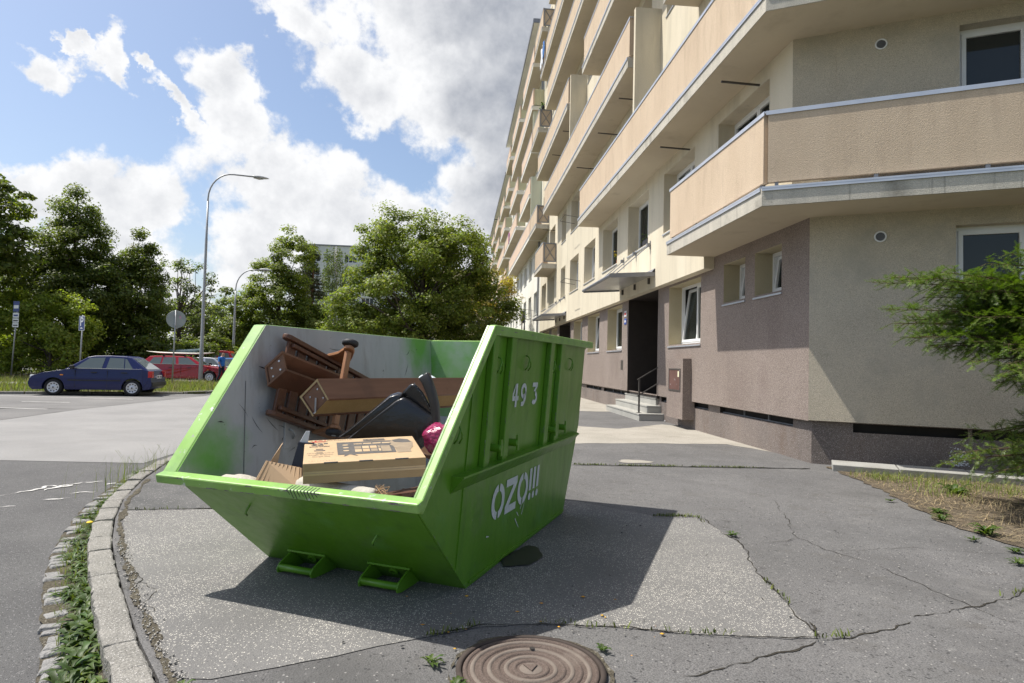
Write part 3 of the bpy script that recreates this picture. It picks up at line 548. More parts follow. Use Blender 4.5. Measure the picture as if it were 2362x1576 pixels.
for zc in (3.36, 6.20):   # round wall vents
    v = MB(); M = MR @ Matrix.Translation((-.88, .085 if zc < 4 else .10, zc)) @ Matrix.Rotation(R(-90), 4, 'X')
    v.lathe([(.062, 0), (.078, .004), (.083, .012), (.078, .02), (.064, .022), (.060, .012)], 28, M); o = v.build('wall_vent', m_upvc, blk, True)
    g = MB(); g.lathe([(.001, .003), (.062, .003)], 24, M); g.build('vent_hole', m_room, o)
    g = MB()
    for i in range(7): y = -.045+i*.015; hw = math.sqrt(.06**2-y*y); g.box(-hw, hw, y-.003, y+.003, .006, .014, M)
    g.build('vent_grille', m_steel_grey, o)
# balconies of the near section
balcony(blk, -.55, 3.52, 0, corner=True, o_in=.0); balcony(blk, -.62, 13.55, 1, corner=True)
balcony(blk, 6.9, 23.55, 2); balcony(blk, -.6, 4.0, 2, corner=True); balcony(blk, -2.0, 13.3, 3); balcony(blk, 16.5, 26.75, 3); balcony(blk, 2., 23.3, 4); balcony(blk, 6, 26.0, 5); balcony(blk, 8, 23.1, 6)  # the corner balcony here is out of view, added for the shade it casts
balcony(blk, 23.6, 27.05, 1, xend=True); balcony(blk, 26.7, 30.15, 2, xend=True); balcony(blk, 26.5, 29.95, 4, xend=True); balcony(blk, 25.8, 29.6, 6, xend=True)
for (u, z0, z1) in ((6.62, 6.75, 10.72), (16.35, 9.54, 13.5), (6.62, 12.3, 16.3)):
    b = MB(); b.box(u-.07, u+.07, .30, .99, z0, z1); b.build('balcony_partition', m_cream, blk)
# drying rails on brackets under the upper floors
for (u, z) in ((1.15, 6.27), (4.4, 6.27), (8.2, 9.0), (10.9, 9.0), (14.6, 9.02), (18.2, 11.8), (21.4, 11.8), (24.4, 8.7), (26.2, 8.1)):
    b = MB(); b.bar((u, .28, z), (u, .98, z+.02), .03, .03); b.build('drying_rail', m_steel_dark, blk)
for (u, z) in ((16.9, 4.95), (17.3, 7.75)):   # folding drying frames on window sills
    b = MB(); b.tube([(u-.0, .3, z), (u+.05, .95, z+.1), (u+1.25, .95, z+.1), (u+1.2, .3, z)], .012, 6); b.build('drying_frame', m_steel_dark, blk)
# band marks, entrance door, steps, rail
def entrance(u0, u1, steps=True):
    b = MB(); b.box(u0, u1, -1.25, -1.20, .56, 3.46); b.build('entrance_door', m_dark_door, blk)
    b = MB(); x = u0+.55; b.box(x, x+.05, -1.20, -1.17, .56, 3.4); b.box(u0+.55, u1-.3, -1.20, -1.17, 2.75, 2.81); b.build('door_frame', m_upvc, blk)
    b = MB(); b.lathe([(.001, .10), (.08, .09), (.13, .05), (.15, 0), (.15, -.0)], 20, Matrix.Translation((u0+.4, -.4, 3.455)) @ Matrix.Rotation(R(180), 4, 'X')); b.build('entrance_lamp', m_upvc, blk, True)
    if not steps: return
    for i, (o_, z) in enumerate(((.66, .17), (.36, .36), (.06, .55))):
        st = MB(); st.box(u0-.38+i*.26, u1+.3+i*.0, -.3, o_, z-.19, z-.02); s = st.build('step', m_tile, blk, bevel=.006, seg=1)
        tr = MB(); n = 6; a, c = u0-.39+i*.26, u1+.31
        for j in range(n): tr.box(a+(c-a)*j/n+.003, a+(c-a)*(j+1)/n-.003, -.3, o_+.012, z-.02, z+.012)
        tr.build('tread_tiles', m_tile, s)
    r_ = MB(); rx = u0-.05
    for (y0, z0, y1, z1) in ((.62, 1.05, -.43, 1.70), (.62, .62, -.43, 1.27)): r_.bar((rx, y0, z0), (rx, y1, z1), .035, .025)
    r_.bar((rx, .57, .18), (rx, .57, 1.07), .04, .04, (0, 1, 0)); r_.bar((rx, -.38, .58), (rx, -.38, 1.68), .04, .04, (0, 1, 0)); r_.box(rx-.06, rx+.06, .51, .63, .182, .19); r_.build('handrail', m_steel_dark, blk)
entrance(7.14, 10.05); entrance(20.3, 23.5, False)
def canopy(u0, u1):
    z = 3.76; e = MB(); e.add([(u0, .31, z+.06), (u1, .31, z+.06), (u1, 1.45, z-.02), (u0, 1.45, z-.02), (u0, .31, z+.04), (u1, .31, z+.04), (u1, 1.45, z-.04), (u0, 1.45, z-.04)], [(0, 1, 2, 3), (7, 6, 5, 4), (0, 3, 7, 4), (1, 5, 6, 2), (3, 2, 6, 7), (0, 4, 5, 1)])
    c = e.build('canopy', m_galv, blk)
    f = MB(); f.bar((u0, .31, z+.05), (u0, 1.47, z-.03), .012, .11); f.bar((u1, .31, z+.05), (u1, 1.47, z-.03), .012, .11); f.tube([(u0, 1.47, z-.02), (u1, 1.47, z-.02)], .045, 8); f.add([(u0, .31, z+.08), (u1, .31, z+.08), (u1, .42, z+.06), (u0, .42, z+.06), (u0, .31, z+.2), (u1, .31, z+.2)], [(0, 3, 2, 1), (0, 1, 5, 4), (4, 5, 2, 3)]); f.build('canopy_trim', m_steel_grey, c, fix=False)
    for i in range(3):
        u = u0+.45+i*(u1-u0-.9)/2; t = MB(); t.tube([(u, .33, z+.89), (u, 1.30, z+.02)], .014, 6); t.box(u-.03, u+.03, .302, .315, z+.78, z+1.0); t.box(u-.05, u+.05, .315, .40, z+.84, z+.93); t.build('tie_rod', m_steel_grey, c)
        t = MB(); t.box(u-.025, u+.025, .305, .36, z-.16, z-.0); t.build('bracket', m_steel_dark, c)
canopy(6.75, 10.33); canopy(20.2, 23.7)
# meter cabinet, number plates, letter slot, small boxes
b = MB(); b.box(4.69, 5.76, .0, .28, .22, 1.60); c = b.build('meter_cabinet', m_brown, blk)
b = MB(); b.box(4.86, 5.58, .281, .287, .88, 1.34); 
m_cabdoor = S('stickered_door', (.10, .05, .04), (.16, .085, .07), 3, .6, .4, stain=[((.55, .56, .58), 11, .64, .67), ((.12, .20, .48), 7, .68, .71), ((.46, .45, .25), 13, .67, .70)], stretch=(1, 1, .7))
dd = b.build('cabinet_door', m_cabdoor, c)
b = MB(); b.box(4.83, 5.61, .281, .293, 1.34, 1.37); b.box(4.83, 5.61, .281, .293, .85, .88); b.box(4.83, 4.86, .281, .293, .88, 1.34); b.box(5.58, 5.61, .281, .293, .88, 1.34); b.build('door_frame', m_steel_dark, c)
b = MB(); b.box(4.92, 5.0, .2875, .289, 1.18, 1.31); b.build('sticker', S('pale_sticker', (.75, .72, .5)), dd)
m_plate_w = S('white_plate', (.72, .72, .74), (.65, .65, .68), 8, .4, .5); m_plate_b = S('blue_plate', (.05, .10, .40), (.06, .12, .45), 8, .4, .5); m_plate_ink = S('red_ink', (.45, .03, .03))
for (z, m1, m2) in ((3.06, m_plate_w, m_plate_ink), (2.82, m_plate_b, m_plate_w)):
    b = MB(); b.box(10.25, 10.5, .081, .095, z-.09, z+.09); o = b.build('house_number_plate', m1, blk)
    b = MB(); b.box(10.29, 10.46, .096, .099, z-.035, z+.035); b.build('plate_band', m2, o)
b = MB(); b.box(10.59, 10.88, .07, .083, 1.28, 1.59); b.build('letter_slot', m_steel_dark, blk)
b = MB(); b.tube([(U1+.55, .38, .1), (U1+.55, .38, 3.5), (U1+.55, .38, 22.5)], .06, 8); b.build('downpipe', m_steel_grey, blk)

# ---- farther sections of the block
def section(u0, u1, roof, wins, label, wallm, balcs, panm, full_windows=True):
    s = empty('apartment_block', COR, BZ); tag(s, label, 'building', 'joined sections of the apartment building')
    ops = [(l-w, l, 1.95+FL*k, 3.45+FL*k, .22) for k in range(int(roof/FL)) for l, w in wins if not (k == 0 and False)]
    b = MB(); facade(b, u0, u1, -.1, roof, .30, ops, 0, 0)
    b.quad((u0, .3, -.1), (u0, -9, -.1), (u0, -9, roof), (u0, .3, roof)); b.quad((u1, .3, -.1), (u1, .3, roof), (u1, -9, roof), (u1, -9, -.1)); b.build('wall', [wallm], s, fix=False)
    b = MB(); b.box(u0-.05, u1+.05, -9, 1.1, roof, roof+.18); r_ = b.build('roof', m_white, s)
    b = MB(); b.box(u0-.1, u1+.1, 1.1, 1.16, roof-.02, roof+.26); b.box(u0-.12, u0-.06, -9, 1.1, roof+.0, roof+.26); b.build('roof_edge', m_steel_grey, r_)
    for (a, c, z0, z1, _) in ops: window(s, a, c, z0, z1, .30-.16, sill_out=.19, curtain=(int(c*5+z0*3) % 4 == 0))
    for (a, c, k) in balcs: balcony(s, a, c, k, pan=panm, edge=m_white)
    return s
m_par2 = S('parapet_render_far', (.60, .455, .34), (.65, .50, .385), .8, .92, .2, bump=.4, bscale=60, stain=((.54, .37, .25), 2, .6, .8))
W2 = [(33.45, 1.9), (36.8, 1.7), (40.3, 1.9), (43.4, 1.6), (47, 1.9), (49.8, 1.3), (53.0, 1.9)]
s2 = section(U1+.02, 53.3, 23.3, W2, 'pale green-white middle section of the apartment block, behind the near cream one', m_white,
    [(30.3, 47.06, 2), (51, 53.6, 2), (30.6, 37.5, 3), (40.25, 53.3, 3), (30.2, 36.8, 4), (39.9, 47.0, 4), (30.1, 46, 5), (30.1, 37, 6), (39.3, 46.5, 6), (48.5, 53.3, 6), (49, 53.3, 5)], m_par2)
for (u, z0, z1) in ((30.5, 9.54, 13.45), (30.35, 15.1, 19.05)):
    b = MB(); b.box(u-.07, u+.07, .30, .99, z0, z1); b.build('balcony_partition', m_green_white, s2)
W3 = [(56.4+3.35*i, 1.8) for i in range(5)]
s3 = section(53.4, 73.0, 20.5, W3, 'lower stepped section of the apartment block beyond the pale green one', m_white, [(55.7, 62, 5), (53.5, 60, 4), (54.2, 66, 3), (63.5, 72, 4), (56, 69.5, 2), (65, 72.8, 5)], m_par2)
W4 = [(76.2+3.35*i, 1.8) for i in range(5)]
s4 = section(73.1, 92.0, 20.4, W4, 'farthest section of the apartment block, almost hidden behind the big round tree', m_white, [(75, 82, 5), (76, 90, 4), (74, 84, 3), (74, 88, 2)], m_par2)
# ------------------------------------------------------------------ the green skip
TAP = .068; WB = 1.50
def SKP(u, w, z): return Matrix.Translation((-.247, 3.861, .004)) @ Matrix.Rotation(R(69.5), 4, 'Z') @ Vector((u, w, z))
m_green = S('skip_green_paint', (.088, .232, .012), (.104, .262, .018), 1.6, .38, .5, bump=.35, bscale=4.5, bdist=.02, rvar=.12, stain=[((.11, .28, .07), 2.2, .58, .8), ((.36, .38, .39), 23, .715, .74), ((.05, .15, .018), 4, .58, .8), ((.10, .21, .05), 11, .62, .72), ((.06, .155, .016), 2.2, .55, .85, 1), ((.12, .06, .03), 19, .70, .735), ((.14, .20, .09), 1.3, .6, .82)], stretch=(3, 3, .4))
m_rim = S('faded_rim_paint', (.195, .375, .062), (.26, .44, .12), 5, .42, .5, rvar=.1, stain=[((.50, .54, .48), 19, .62, .68), ((.26, .25, .23), 31, .66, .69), ((.16, .30, .08), 3.3, .5, .7), ((.13, .34, .05), 6, .6, .8)])
m_inner = S('skip_inner_grey', (.37, .39, .395), (.45, .465, .47), 2.2, .55, .4, .15, bump=.15, bscale=12, blobs=[(tuple(SKP(-.50, 1.545, .74)), .30, (.13, .34, .07)), (tuple(SKP(2.25, 1.60, 1.58)), .42, (.14, .36, .07)), (tuple(SKP(-.15, 1.55, 1.42)), .03, (.14, .36, .07))], stain=[((.09, .08, .072), 9, .66, .72), ((.52, .54, .545), 4, .6, .8), ((.17, .14, .12), 23, .67, .72), ((.26, .25, .235), 2.4, .52, .75, 1)], stretch=(2, 2, .5))
m_inner_g = S('skip_inner_oversprayed', (.33, .36, .36), (.20, .40, .15), 1.1, .5, .4, .1, stain=[((.13, .36, .06), 1.2, .42, .60), ((.075, .07, .066), 9, .69, .74)])
m_weld = S('weld_line', (.10, .105, .11), (.16, .165, .17), 40, .7, .4)
m_stencil = S('stencil_white', (.62, .66, .66), (.52, .57, .57), 14, .6, .4, stain=((.16, .36, .10), 26, .66, .72))
m_black_pen = S('black_marker', (.012, .012, .014), (.03, .03, .03), 20, .5, .4)
SKO = Vector((-.247, 3.861, .004)); SKZ = R(69.5)
skip = empty('skip_container', SKO, SKZ)
tag(skip, 'large bright green steel skip full of bulky waste, stencilled 493 and OZO, on the pavement', 'skip')
SKM = Matrix.Translation(SKO) @ Matrix.Rotation(SKZ, 4, 'Z')
def wr(z): return -TAP*z
def wl(z): return WB + TAP*z
PROF = [(0, 0), (2.17, 0), (2.48, .80), (2.48, 1.61), (.0, 1.61), (-.765, .672)]
def side(name, wf, sgn):
    b = MB(); t = .010
    o_ = [(u, wf(z), z) for u, z in PROF]; i_ = [(u, wf(z)+sgn*t, z) for u, z in PROF]; n = len(PROF)
    b.mi = 0; b.add(o_, [tuple(range(n))]); b.mi = 1; b.add(i_, [tuple(range(n))[::-1]])
    b.mi = 0; b.add(o_+i_, [(k, (k+1) % n, (k+1) % n+n, k+n) for k in range(n)]); return b.build(name, [m_green, m_inner], skip)
side('side_wall', wr, 1); side('side_wall', wl, -1)
def panel(name, a, c, t, inner=None):   # cross wall between two profile points, t offset inward (u,z)
    b = MB(); (u0, z0), (u1, z1) = a, c
    e = .011
    o_ = [(u0, wr(z0)+e, z0), (u0, wl(z0)-e, z0), (u1, wl(z1)-e, z1), (u1, wr(z1)+e, z1)]; i_ = [(p[0]+t[0], p[1], p[2]+t[1]) for p in o_]
    b.mi = 0; b.add(o_, [(0, 1, 2, 3)]); b.mi = 1; b.add(i_, [(3, 2, 1, 0)]); b.mi = 0; b.add(o_+i_, [(k, (k+1) % 4, (k+1) % 4+4, k+4) for k in range(4)]); return b.build(name, [m_green, inner or m_inner], skip)
panel('front_wall', (0, 0), (-.75, .655), (.008, .008)); panel('rear_wall', (2.17, 0), (2.48, .80), (-.01, .003)); panel('rear_wall', (2.48, .80), (2.48, 1.60), (-.01, 0), m_inner_g); panel('floor', (0.0, .0), (2.17, .0), (0, .012))
# rim: bars of box section round the opening
def rimbar(name, a, c, wf, out, th=.075, wd=.085, mat=None):
    (u0, z0), (u1, z1) = a, c; d = Vector((u1-u0, 0, z1-z0)).normalized(); nv = Vector((-d.z, 0, d.x))
    if nv.z < 0: nv = -nv
    b = MB(); vs = []
    for (u, z) in (a, c):
        for (s_, h) in ((.0006, -1), (wd, -1), (wd, .04), (.0006, .04)): vs.append((u+nv.x*h*th, wf(z)+out*s_, z+nv.z*h*th))
    b.add(vs, [(0, 1, 2, 3), (7, 6, 5, 4)] + [(k, k+4, (k+1) % 4+4, (k+1) % 4) for k in range(4)]); return b.build(name, mat or m_rim, skip, bevel=.008)
for wf, out, wd in ((wr, -1, .05), (wl, 1, .10)):
    rimbar('rim', (-.785, .65), (.0, 1.612), wf, out, .055, wd); rimbar('rim', (.004, 1.611), (2.60, 1.611), wf, out, .06, wd)
b = MB(); b.box(-.036, .036, wr(.66)-.052, wl(.66)+.105, -.027, .027, Matrix.Translation((-.763, 0, .662)) @ Matrix.Rotation(R(-14), 4, 'Y')); b.build('front_lip', m_rim, skip, bevel=.009)
b = MB(); b.box(2.485, 2.60, wr(1.6)+.02, wl(1.6)-.02, 1.54, 1.612); b.build('rear_rim', m_rim, skip, bevel=.008)
# dented corner plate of the far rim and the gusset sprayed green
#b = MB(); b.add([(2.30, wl(1.57)-.014, 1.575), (2.465, wl(1.57)-.014, 1.575), (2.465, wl(1.57)-.18, 1.575), (2.465, wl(1.40)-.014, 1.38)], [(0, 1, 2), (0, 3, 1), (1, 3, 2), (0, 2, 3)]); b.build('corner_gusset', m_rim, skip)
# side ribs, ledge, pins and hooks (near side; the far side repeats them)
def sidekit(wf, out):
    W = lambda z, d: wf(z)+out*d
    for (u0, u1) in ((.02, .10), (.335, .425), (1.22, 1.32), (1.52, 1.635)):
        b = MB(); vs = [(u, W(z, d), z) for z in (.735, 1.555) for (u, d) in ((u0, 0), (u1, 0), (u1, .042), (u0, .042))]
        b.add(vs, [(0, 1, 2, 3), (7, 6, 5, 4)] + [(k, k+4, (k+1) % 4+4, (k+1) % 4) for k in range(4)]); b.build('rib', m_green, skip, bevel=.005, seg=1)
    b = MB(); zl = .74; pts = [(-.345, W(zl, 0), zl), (2.34, W(zl, 0), zl), (2.34, W(zl, .012), zl), (2.24, W(zl, .075), zl), (-.34, W(zl, .075), zl)]
    b.prism(pts, (0, 0, -.012)); b.add([(-.34, W(.66, .0), .64), (2.24, W(.66, 0), .64), (2.24, W(.73, .07), .729), (-.34, W(.73, .07), .729)], [(0, 1, 2, 3)]); b.add([(-.34, W(.73, 0), .729), (-.34, W(.73, .07), .729), (-.34, W(.64, 0), .64)], [(0, 1, 2)]); b.build('ledge', m_green, skip)
    for (u, z) in ((.225, .835), (.535, .836), (1.45, .842), (1.76, .837)):
        y = W(z, .0); b = MB(); M = Matrix.Translation((u, y, z)) @ Matrix.Rotation(R(90)*(1 if out < 0 else -1), 4, 'X')
        b.lathe([(.026, -.002), (.026, .065), (.022, .07), (.001, .07)], 16, M); b.box(-.013, .013, -.05, .055, .06, .072, M); b.build('lifting_pin', m_green, skip)
    for (u, z) in ((-.34, .97), (.20, 1.36), (.75, 1.38), (1.40, 1.36), (1.94, 1.38)):
        b = MB(); q = lambda du, dz, d: (u+du, W(z+dz, d), z+dz)
        b.tube([q(0, .06, .0), q(0, .05, .02), q(0, .03, .03), q(-.02, .005, .032), q(-.03, -.02, .03), q(-.035, -.045, .012)], .005, 6); b.tube([q(0, .03, .03), q(.02, .005, .032), q(.03, -.02, .03), q(.035, -.05, .012)], .005, 6); b.build('net_hook', m_green, skip, True)
    b = MB(); b.bar((.03, W(.02, .006), .03), (2.16, W(.02, .006), .03), .012, .012); b.bar((-.18, W(.16, .003), .16), (-.16, W(1.2, .003), 1.2), .006, .008, (0, 1, 0)); b.build('weld_seam', m_green, skip)
sidekit(wr, -1); sidekit(wl, 1)
# hooks on the sloping front wall
for w in (.35, 1.15):
    t = .72 if w > .5 else .55; u, z = -.735*t-.008, .645*t
    b = MB(); b.tube([(u, w, z+.07), (u-.03, w, z+.05), (u-.045, w+.01, z+.02), (u-.04, w+.03, z-.01), (u-.01, w+.045, z-.03)], .007, 6); b.build('net_hook', m_green, skip, True)
# towing eyes at the bottom of the front wall
for (w0, w1) in ((.93, 1.20), (.315, .59)):
    p = MB(); p.bar((-.135, w0-.012, .122), (-.135, w1+.012, .122), .045, .012); o = p.build('tow_bracket', m_green, skip)
    for w in (w0, w1-.012):
        br = MB(); br.prism([(.0, w, .0), (-.105, w, .092), (-.135, w, .1155), (-.25, w, .070), (-.275, w, .04), (-.265, w, .012), (-.22, w, .002)], (0, .012, 0)); br.build('bracket_cheek', m_green, o, bevel=.003, seg=1)
    p = MB(); p.tube([(-.245, w0+.01, .042), (-.245, w1-.01, .042)], .022, 14); p.build('tow_bar', m_green, o, True)
    p = MB(); p.lathe([(.02, 0), (.032, .002), (.032, .012), (.02, .014)], 18, Matrix.Translation((-.085, (w0+w1)/2, .072)) @ Matrix.Rotation(R(-131), 4, 'Y')); p.build('ring', m_green, o)
# crease and scratches inside the far wall, stake pocket
b = MB(); z0, z1 = .3, 1.22; b.add([(-.25, wl(z0)-.0125, z0), (-.244, wl(z0)-.0125, z0), (-.20+.0, wl(z1)-.0125, z1), (-.206, wl(z1)-.0125, z1)], [(0, 1, 2, 3)]); b.build('weld_seam', m_weld, skip, fix=False)
b = MB(); b.box(.16, .30, wl(.8)-.019, wl(.8)-.010, .72, .92); o = b.build('stake_plate', m_inner, skip, bevel=.003, seg=1)
b = MB(); b.tube([(.2, wl(.8)-.02, .86), (.21, wl(.8)-.05, .85), (.23, wl(.8)-.055, .82), (.25, wl(.8)-.02, .79)], .007, 6); b.build('net_hook', m_inner, o, True)
rg = random.Random(12)
for i in range(34):
    u = rg.uniform(-.5, 2.2); z = rg.uniform(.45, 1.5)
    if z > 1.5+u*1.2: continue
    a = rg.uniform(-1.3, 1.3); l = rg.uniform(.03, .17); n = 5; w_ = rg.uniform(.002, .006); cv = rg.uniform(-.05, .05); b = MB(); vs = []
    for k in range(n):
        t = k/(n-1)-.5; x = u+math.cos(a)*l*t - math.sin(a)*cv*t*t; y = z+math.sin(a)*l*t + math.cos(a)*cv*t*t; ww = w_*(1-abs(t)*1.7)
        vs += [(x-math.sin(a)*ww, wl(y)-.0118, y+math.cos(a)*ww), (x+math.sin(a)*ww, wl(y)-.0118, y-math.cos(a)*ww)]
    b.add(vs, [(2*k, 2*k+2, 2*k+3, 2*k+1) for k in range(n-1)]); b.build('scratch', m_black_pen if i % 3 else m_weld, skip, fix=False)
# stencilled lettering on the near side
def onside(u, z): return (u, wr(z)-.0035, z)
def glyph(polys, name='lettering'):
    b = MB()
    for p in polys: b.poly([onside(u, z) for u, z in p])
    return b.build(name, m_stencil, skip, fix=False)
def arc(cx, cz, rx, rz, a0, a1, th, n=10):
    o_ = [(cx+rx*math.cos(R(a0+(a1-a0)*i/n)), cz+rz*math.sin(R(a0+(a1-a0)*i/n))) for i in range(n+1)]; i_ = [(cx+(rx-th)*math.cos(R(a0+(a1-a0)*i/n)), cz+(rz-th)*math.sin(R(a0+(a1-a0)*i/n))) for i in range(n+1)]
    return [[o_[i], o_[i+1], i_[i+1], i_[i]] for i in range(n)]
def box2(u0, u1, z0, z1): return [(u0, z0), (u1, z0), (u1, z1), (u0, z1)]
zc = .448; H = .24
for cu in (.425, .925): glyph(arc(cu, zc, .118, H/2, 98, 262, .05) + arc(cu, zc, .118, H/2, -82, 82, .05))
glyph([box2(.565, .785, zc+H/2-.052, zc+H/2), box2(.565, .785, zc-H/2, zc-H/2+.052), [(.565, zc-H/2+.052), (.64, zc-H/2+.052), (.785, zc+H/2-.052), (.71, zc+H/2-.052)]])
for cu in (1.095, 1.185, 1.275): glyph([box2(cu-.026, cu+.026, zc-.045, zc+H/2+.005)] + [[(cu+.028*math.cos(2*math.pi*i/14), zc-H/2+.028+.028*math.sin(2*math.pi*i/14)) for i in range(14)]])
h = .165; z0 = 1.075
glyph([box2(.581, .618, z0, z0+h), box2(.514, .575, z0+.045, z0+.078), box2(.623, .645, z0+.045, z0+.078), [(.514, z0+.078), (.548, z0+.078), (.575, z0+h-.02), (.575, z0+h)]])
glyph(arc(.752, z0+h-.056, .060, .056, -85, 265, .030, 22) + [[(.782, z0+h-.06), (.812, z0+h-.06), (.806, z0+.045), (.775, z0+.012), (.755, z0), (.71, z0), (.71, z0+.03), (.755, z0+.034)]])
glyph([box2(.945, 1.065, z0+h-.032, z0+h), [(1.065, z0+h-.032), (1.018, z0+h-.032), (.975, z0+.098), (1.02, z0+.098)]] + arc(1.005, z0+.05, .068, .052, -140, 75, .034, 14))
# scratches through the lettering, black drip tag on the lip
for (a, c) in (((.90, .30), (.94, .35)), ((.94, .25), (1.0, .345)), ((.80, .25), (.90, .16)), ((.83, .29), (.88, .25)), ((.26, .25), (.31, .24))):
    b = MB(); d = Vector((c[0]-a[0], c[1]-a[1])); nn = Vector((-d.y, d.x)).normalized()*.0055; b.poly([onside(*(Vector(a)+nn)), onside(*(Vector(c)+nn*.3)), onside(*(Vector(c)-nn*.3)), onside(*(Vector(a)-nn))]); b.build('scratch', m_stencil, skip, fix=False)
LIPM = Matrix.Translation((-.763, 0, .662)) @ Matrix.Rotation(R(-14), 4, 'Y')
for i in range(9):
    w = .52+.022*i; b = MB(); x0 = -.828; ln = rg.uniform(.03, .075); b.poly([LIPM @ Vector(q) for q in ((.02, w, .0275), (.02, w+.007, .0275), (-.036, w+.004, .0275), (-.036, w-.003, .0275))]); b.poly([LIPM @ Vector(q) for q in ((-.0367, w-.003, .027), (-.0367, w+.003, .027), (-.0367, w-.016, .027-ln*.7), (-.0367, w-.02, .027-ln*.7))]); b.build('marker_drip', m_black_pen, skip, fix=False)

# paint knocked off the edges
m_bare = S('bare_scraped_steel', (.30, .30, .31), (.16, .13, .11), 40, .5, .5, .4)
LIPM = Matrix.Translation((-.763, 0, .662)) @ Matrix.Rotation(R(-14), 4, 'Y'); rg = random.Random(31)
def chip(P, l, h):
    n = 7; up_ = [P(-l/2+l*i/(n-1), h*rg.uniform(.2, 1)*(1 if 0 < i < n-1 else .1)) for i in range(n)]; dn = [P(-l/2+l*i/(n-1), -h*rg.uniform(0, .6)*(1 if 0 < i < n-1 else .1)) for i in range(n)]
    b = MB(); b.add(up_+dn, [(i, i+1, n+i+1, n+i) for i in range(n-1)]); b.build('paint_chip', m_bare, skip, fix=False)
for i in range(26):
    w = rg.uniform(.02, 1.55); t = rg.choice((-.022, -.022, .018)); chip(lambda a, c: LIPM @ Vector((-.0367, w+a, t+c)), rg.uniform(.01, .09), rg.uniform(.003, .008))
chip(lambda a, c: LIPM @ Vector((-.0368, .03+a, .012+c)), .10, .010)
for i in range(22):
    f = rg.random(); u = -.76+.76*f; z = .66+.945*f; chip(lambda a, c: (u+a*.63-c*.5, wr(z)-.0515, z-.02+a*.78+c*.3), rg.uniform(.01, .05), rg.uniform(.002, .006))
for i in range(16):
    u = rg.uniform(.05, 2.5); chip(lambda a, c: (u+a, wr(1.6)-.0515, 1.585+c+rg.choice((0, 0))), rg.uniform(.01, .07), rg.uniform(.002, .008))
for i in range(12):
    f = rg.random(); chip(lambda a, c: (-.75*f+a*.75+.003, wr(.655*f)-.002, .655*f-a*.655+c+.004), rg.uniform(.01, .045), rg.uniform(.002, .005))
for (u0, u1) in ((.02, .10), (.335, .425), (1.22, 1.32), (1.52, 1.635)):
    for i in range(5): z = rg.uniform(.8, 1.5); chip(lambda a, c: (u0-.0008, wr(z)-.038+c, z+a), rg.uniform(.01, .06), .004)
# ------------------------------------------------------------------ bulky waste in the skip (skip coordinates: u along, w to the far side, z up)
m_wood = S('oiled_hardwood', (.078, .034, .018), (.12, .052, .027), 5, .45, .5, bump=.15, bscale=60, stretch=(6, 6, 6), stain=((.07, .03, .016), 9, .6, .8))
m_wood_l = S('worn_hardwood', (.26, .115, .05), (.34, .165, .075), 7, .5, .5, stain=((.16, .07, .035), 9, .55, .8))
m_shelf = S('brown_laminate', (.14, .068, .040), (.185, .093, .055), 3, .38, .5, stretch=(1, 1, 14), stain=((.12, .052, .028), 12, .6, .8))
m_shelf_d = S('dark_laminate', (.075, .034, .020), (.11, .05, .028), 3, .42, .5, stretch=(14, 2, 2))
m_hdf = S('hardboard_back', (.25, .165, .065), (.31, .21, .09), 6, .7, .3, fine=.1)
m_chip = S('raw_chipboard', (.36, .27, .14), (.46, .36, .20), 60, .9, .2)
m_screw = S('zinc_screw', (.62, .63, .64), (.7, .7, .71), 20, .3, .5, .7)
m_rubber = S('black_rubber', (.018, .018, .019), (.028, .028, .029), 20, .6, .4, stain=((.09, .085, .08), 14, .62, .8))
m_leather = S('black_leatherette', (.008, .008, .009), (.012, .012, .013), 30, .26, .6, bump=.35, bscale=14, bdist=.012)
m_plastic = S('black_plastic', (.014, .014, .015), (.02, .02, .021), 20, .42, .5)
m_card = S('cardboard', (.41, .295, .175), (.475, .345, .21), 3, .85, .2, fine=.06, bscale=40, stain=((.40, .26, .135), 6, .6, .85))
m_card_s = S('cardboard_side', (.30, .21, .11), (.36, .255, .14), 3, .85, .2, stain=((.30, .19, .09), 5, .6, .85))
m_print = S('grey_print', (.085, .08, .075), (.12, .113, .105), 30, .8, .2)
m_print_l = S('buff_print', (.40, .30, .19), (.48, .36, .22), 20, .85, .2)
m_print_m = S('mid_print', (.24, .19, .135), (.30, .24, .165), 16, .85, .2)
m_red = S('red_print', (.42, .035, .035), (.48, .05, .045), 12, .7, .3)
m_magenta = S('magenta_foil', (.20, .008, .05), (.30, .018, .09), 9, .22, .6, bump=.8, bscale=26, bdist=.02)
m_white_bag = S('pale_blue_film', (.55, .66, .74), (.72, .78, .82), 6, .3, .5, bump=.8, bscale=22, bdist=.02)
m_cloth = S('dirty_cloth', (.36, .34, .29), (.48, .45, .39), 7, .95, .1, bump=.7, bscale=45)
m_navy = S('navy_panel', (.018, .022, .034), (.03, .035, .05), 7, .45, .4)
def thing(name, label, cat, M, group=None):
    return tag(empty(name, M=SKM @ M), label, cat, group)
def text(body, size, mat, name, parent, M, bold=0., sx=1.):
    c = bpy.data.curves.new(name, 'FONT'); c.body = body; c.size = size; c.align_x = 'CENTER'; c.align_y = 'CENTER'; c.offset = bold; c.resolution_u = 3
    t = bpy.data.objects.new(name, c); COL.objects.link(t); me = bpy.data.meshes.new_from_object(t.evaluated_get(bpy.context.evaluated_depsgraph_get())); bpy.data.objects.remove(t); bpy.data.curves.remove(c)
    me.materials.clear(); me.materials.append(mat); me.name = name
    return place(me, name, parent, M @ Matrix.Diagonal((sx, 1, 1, 1)))
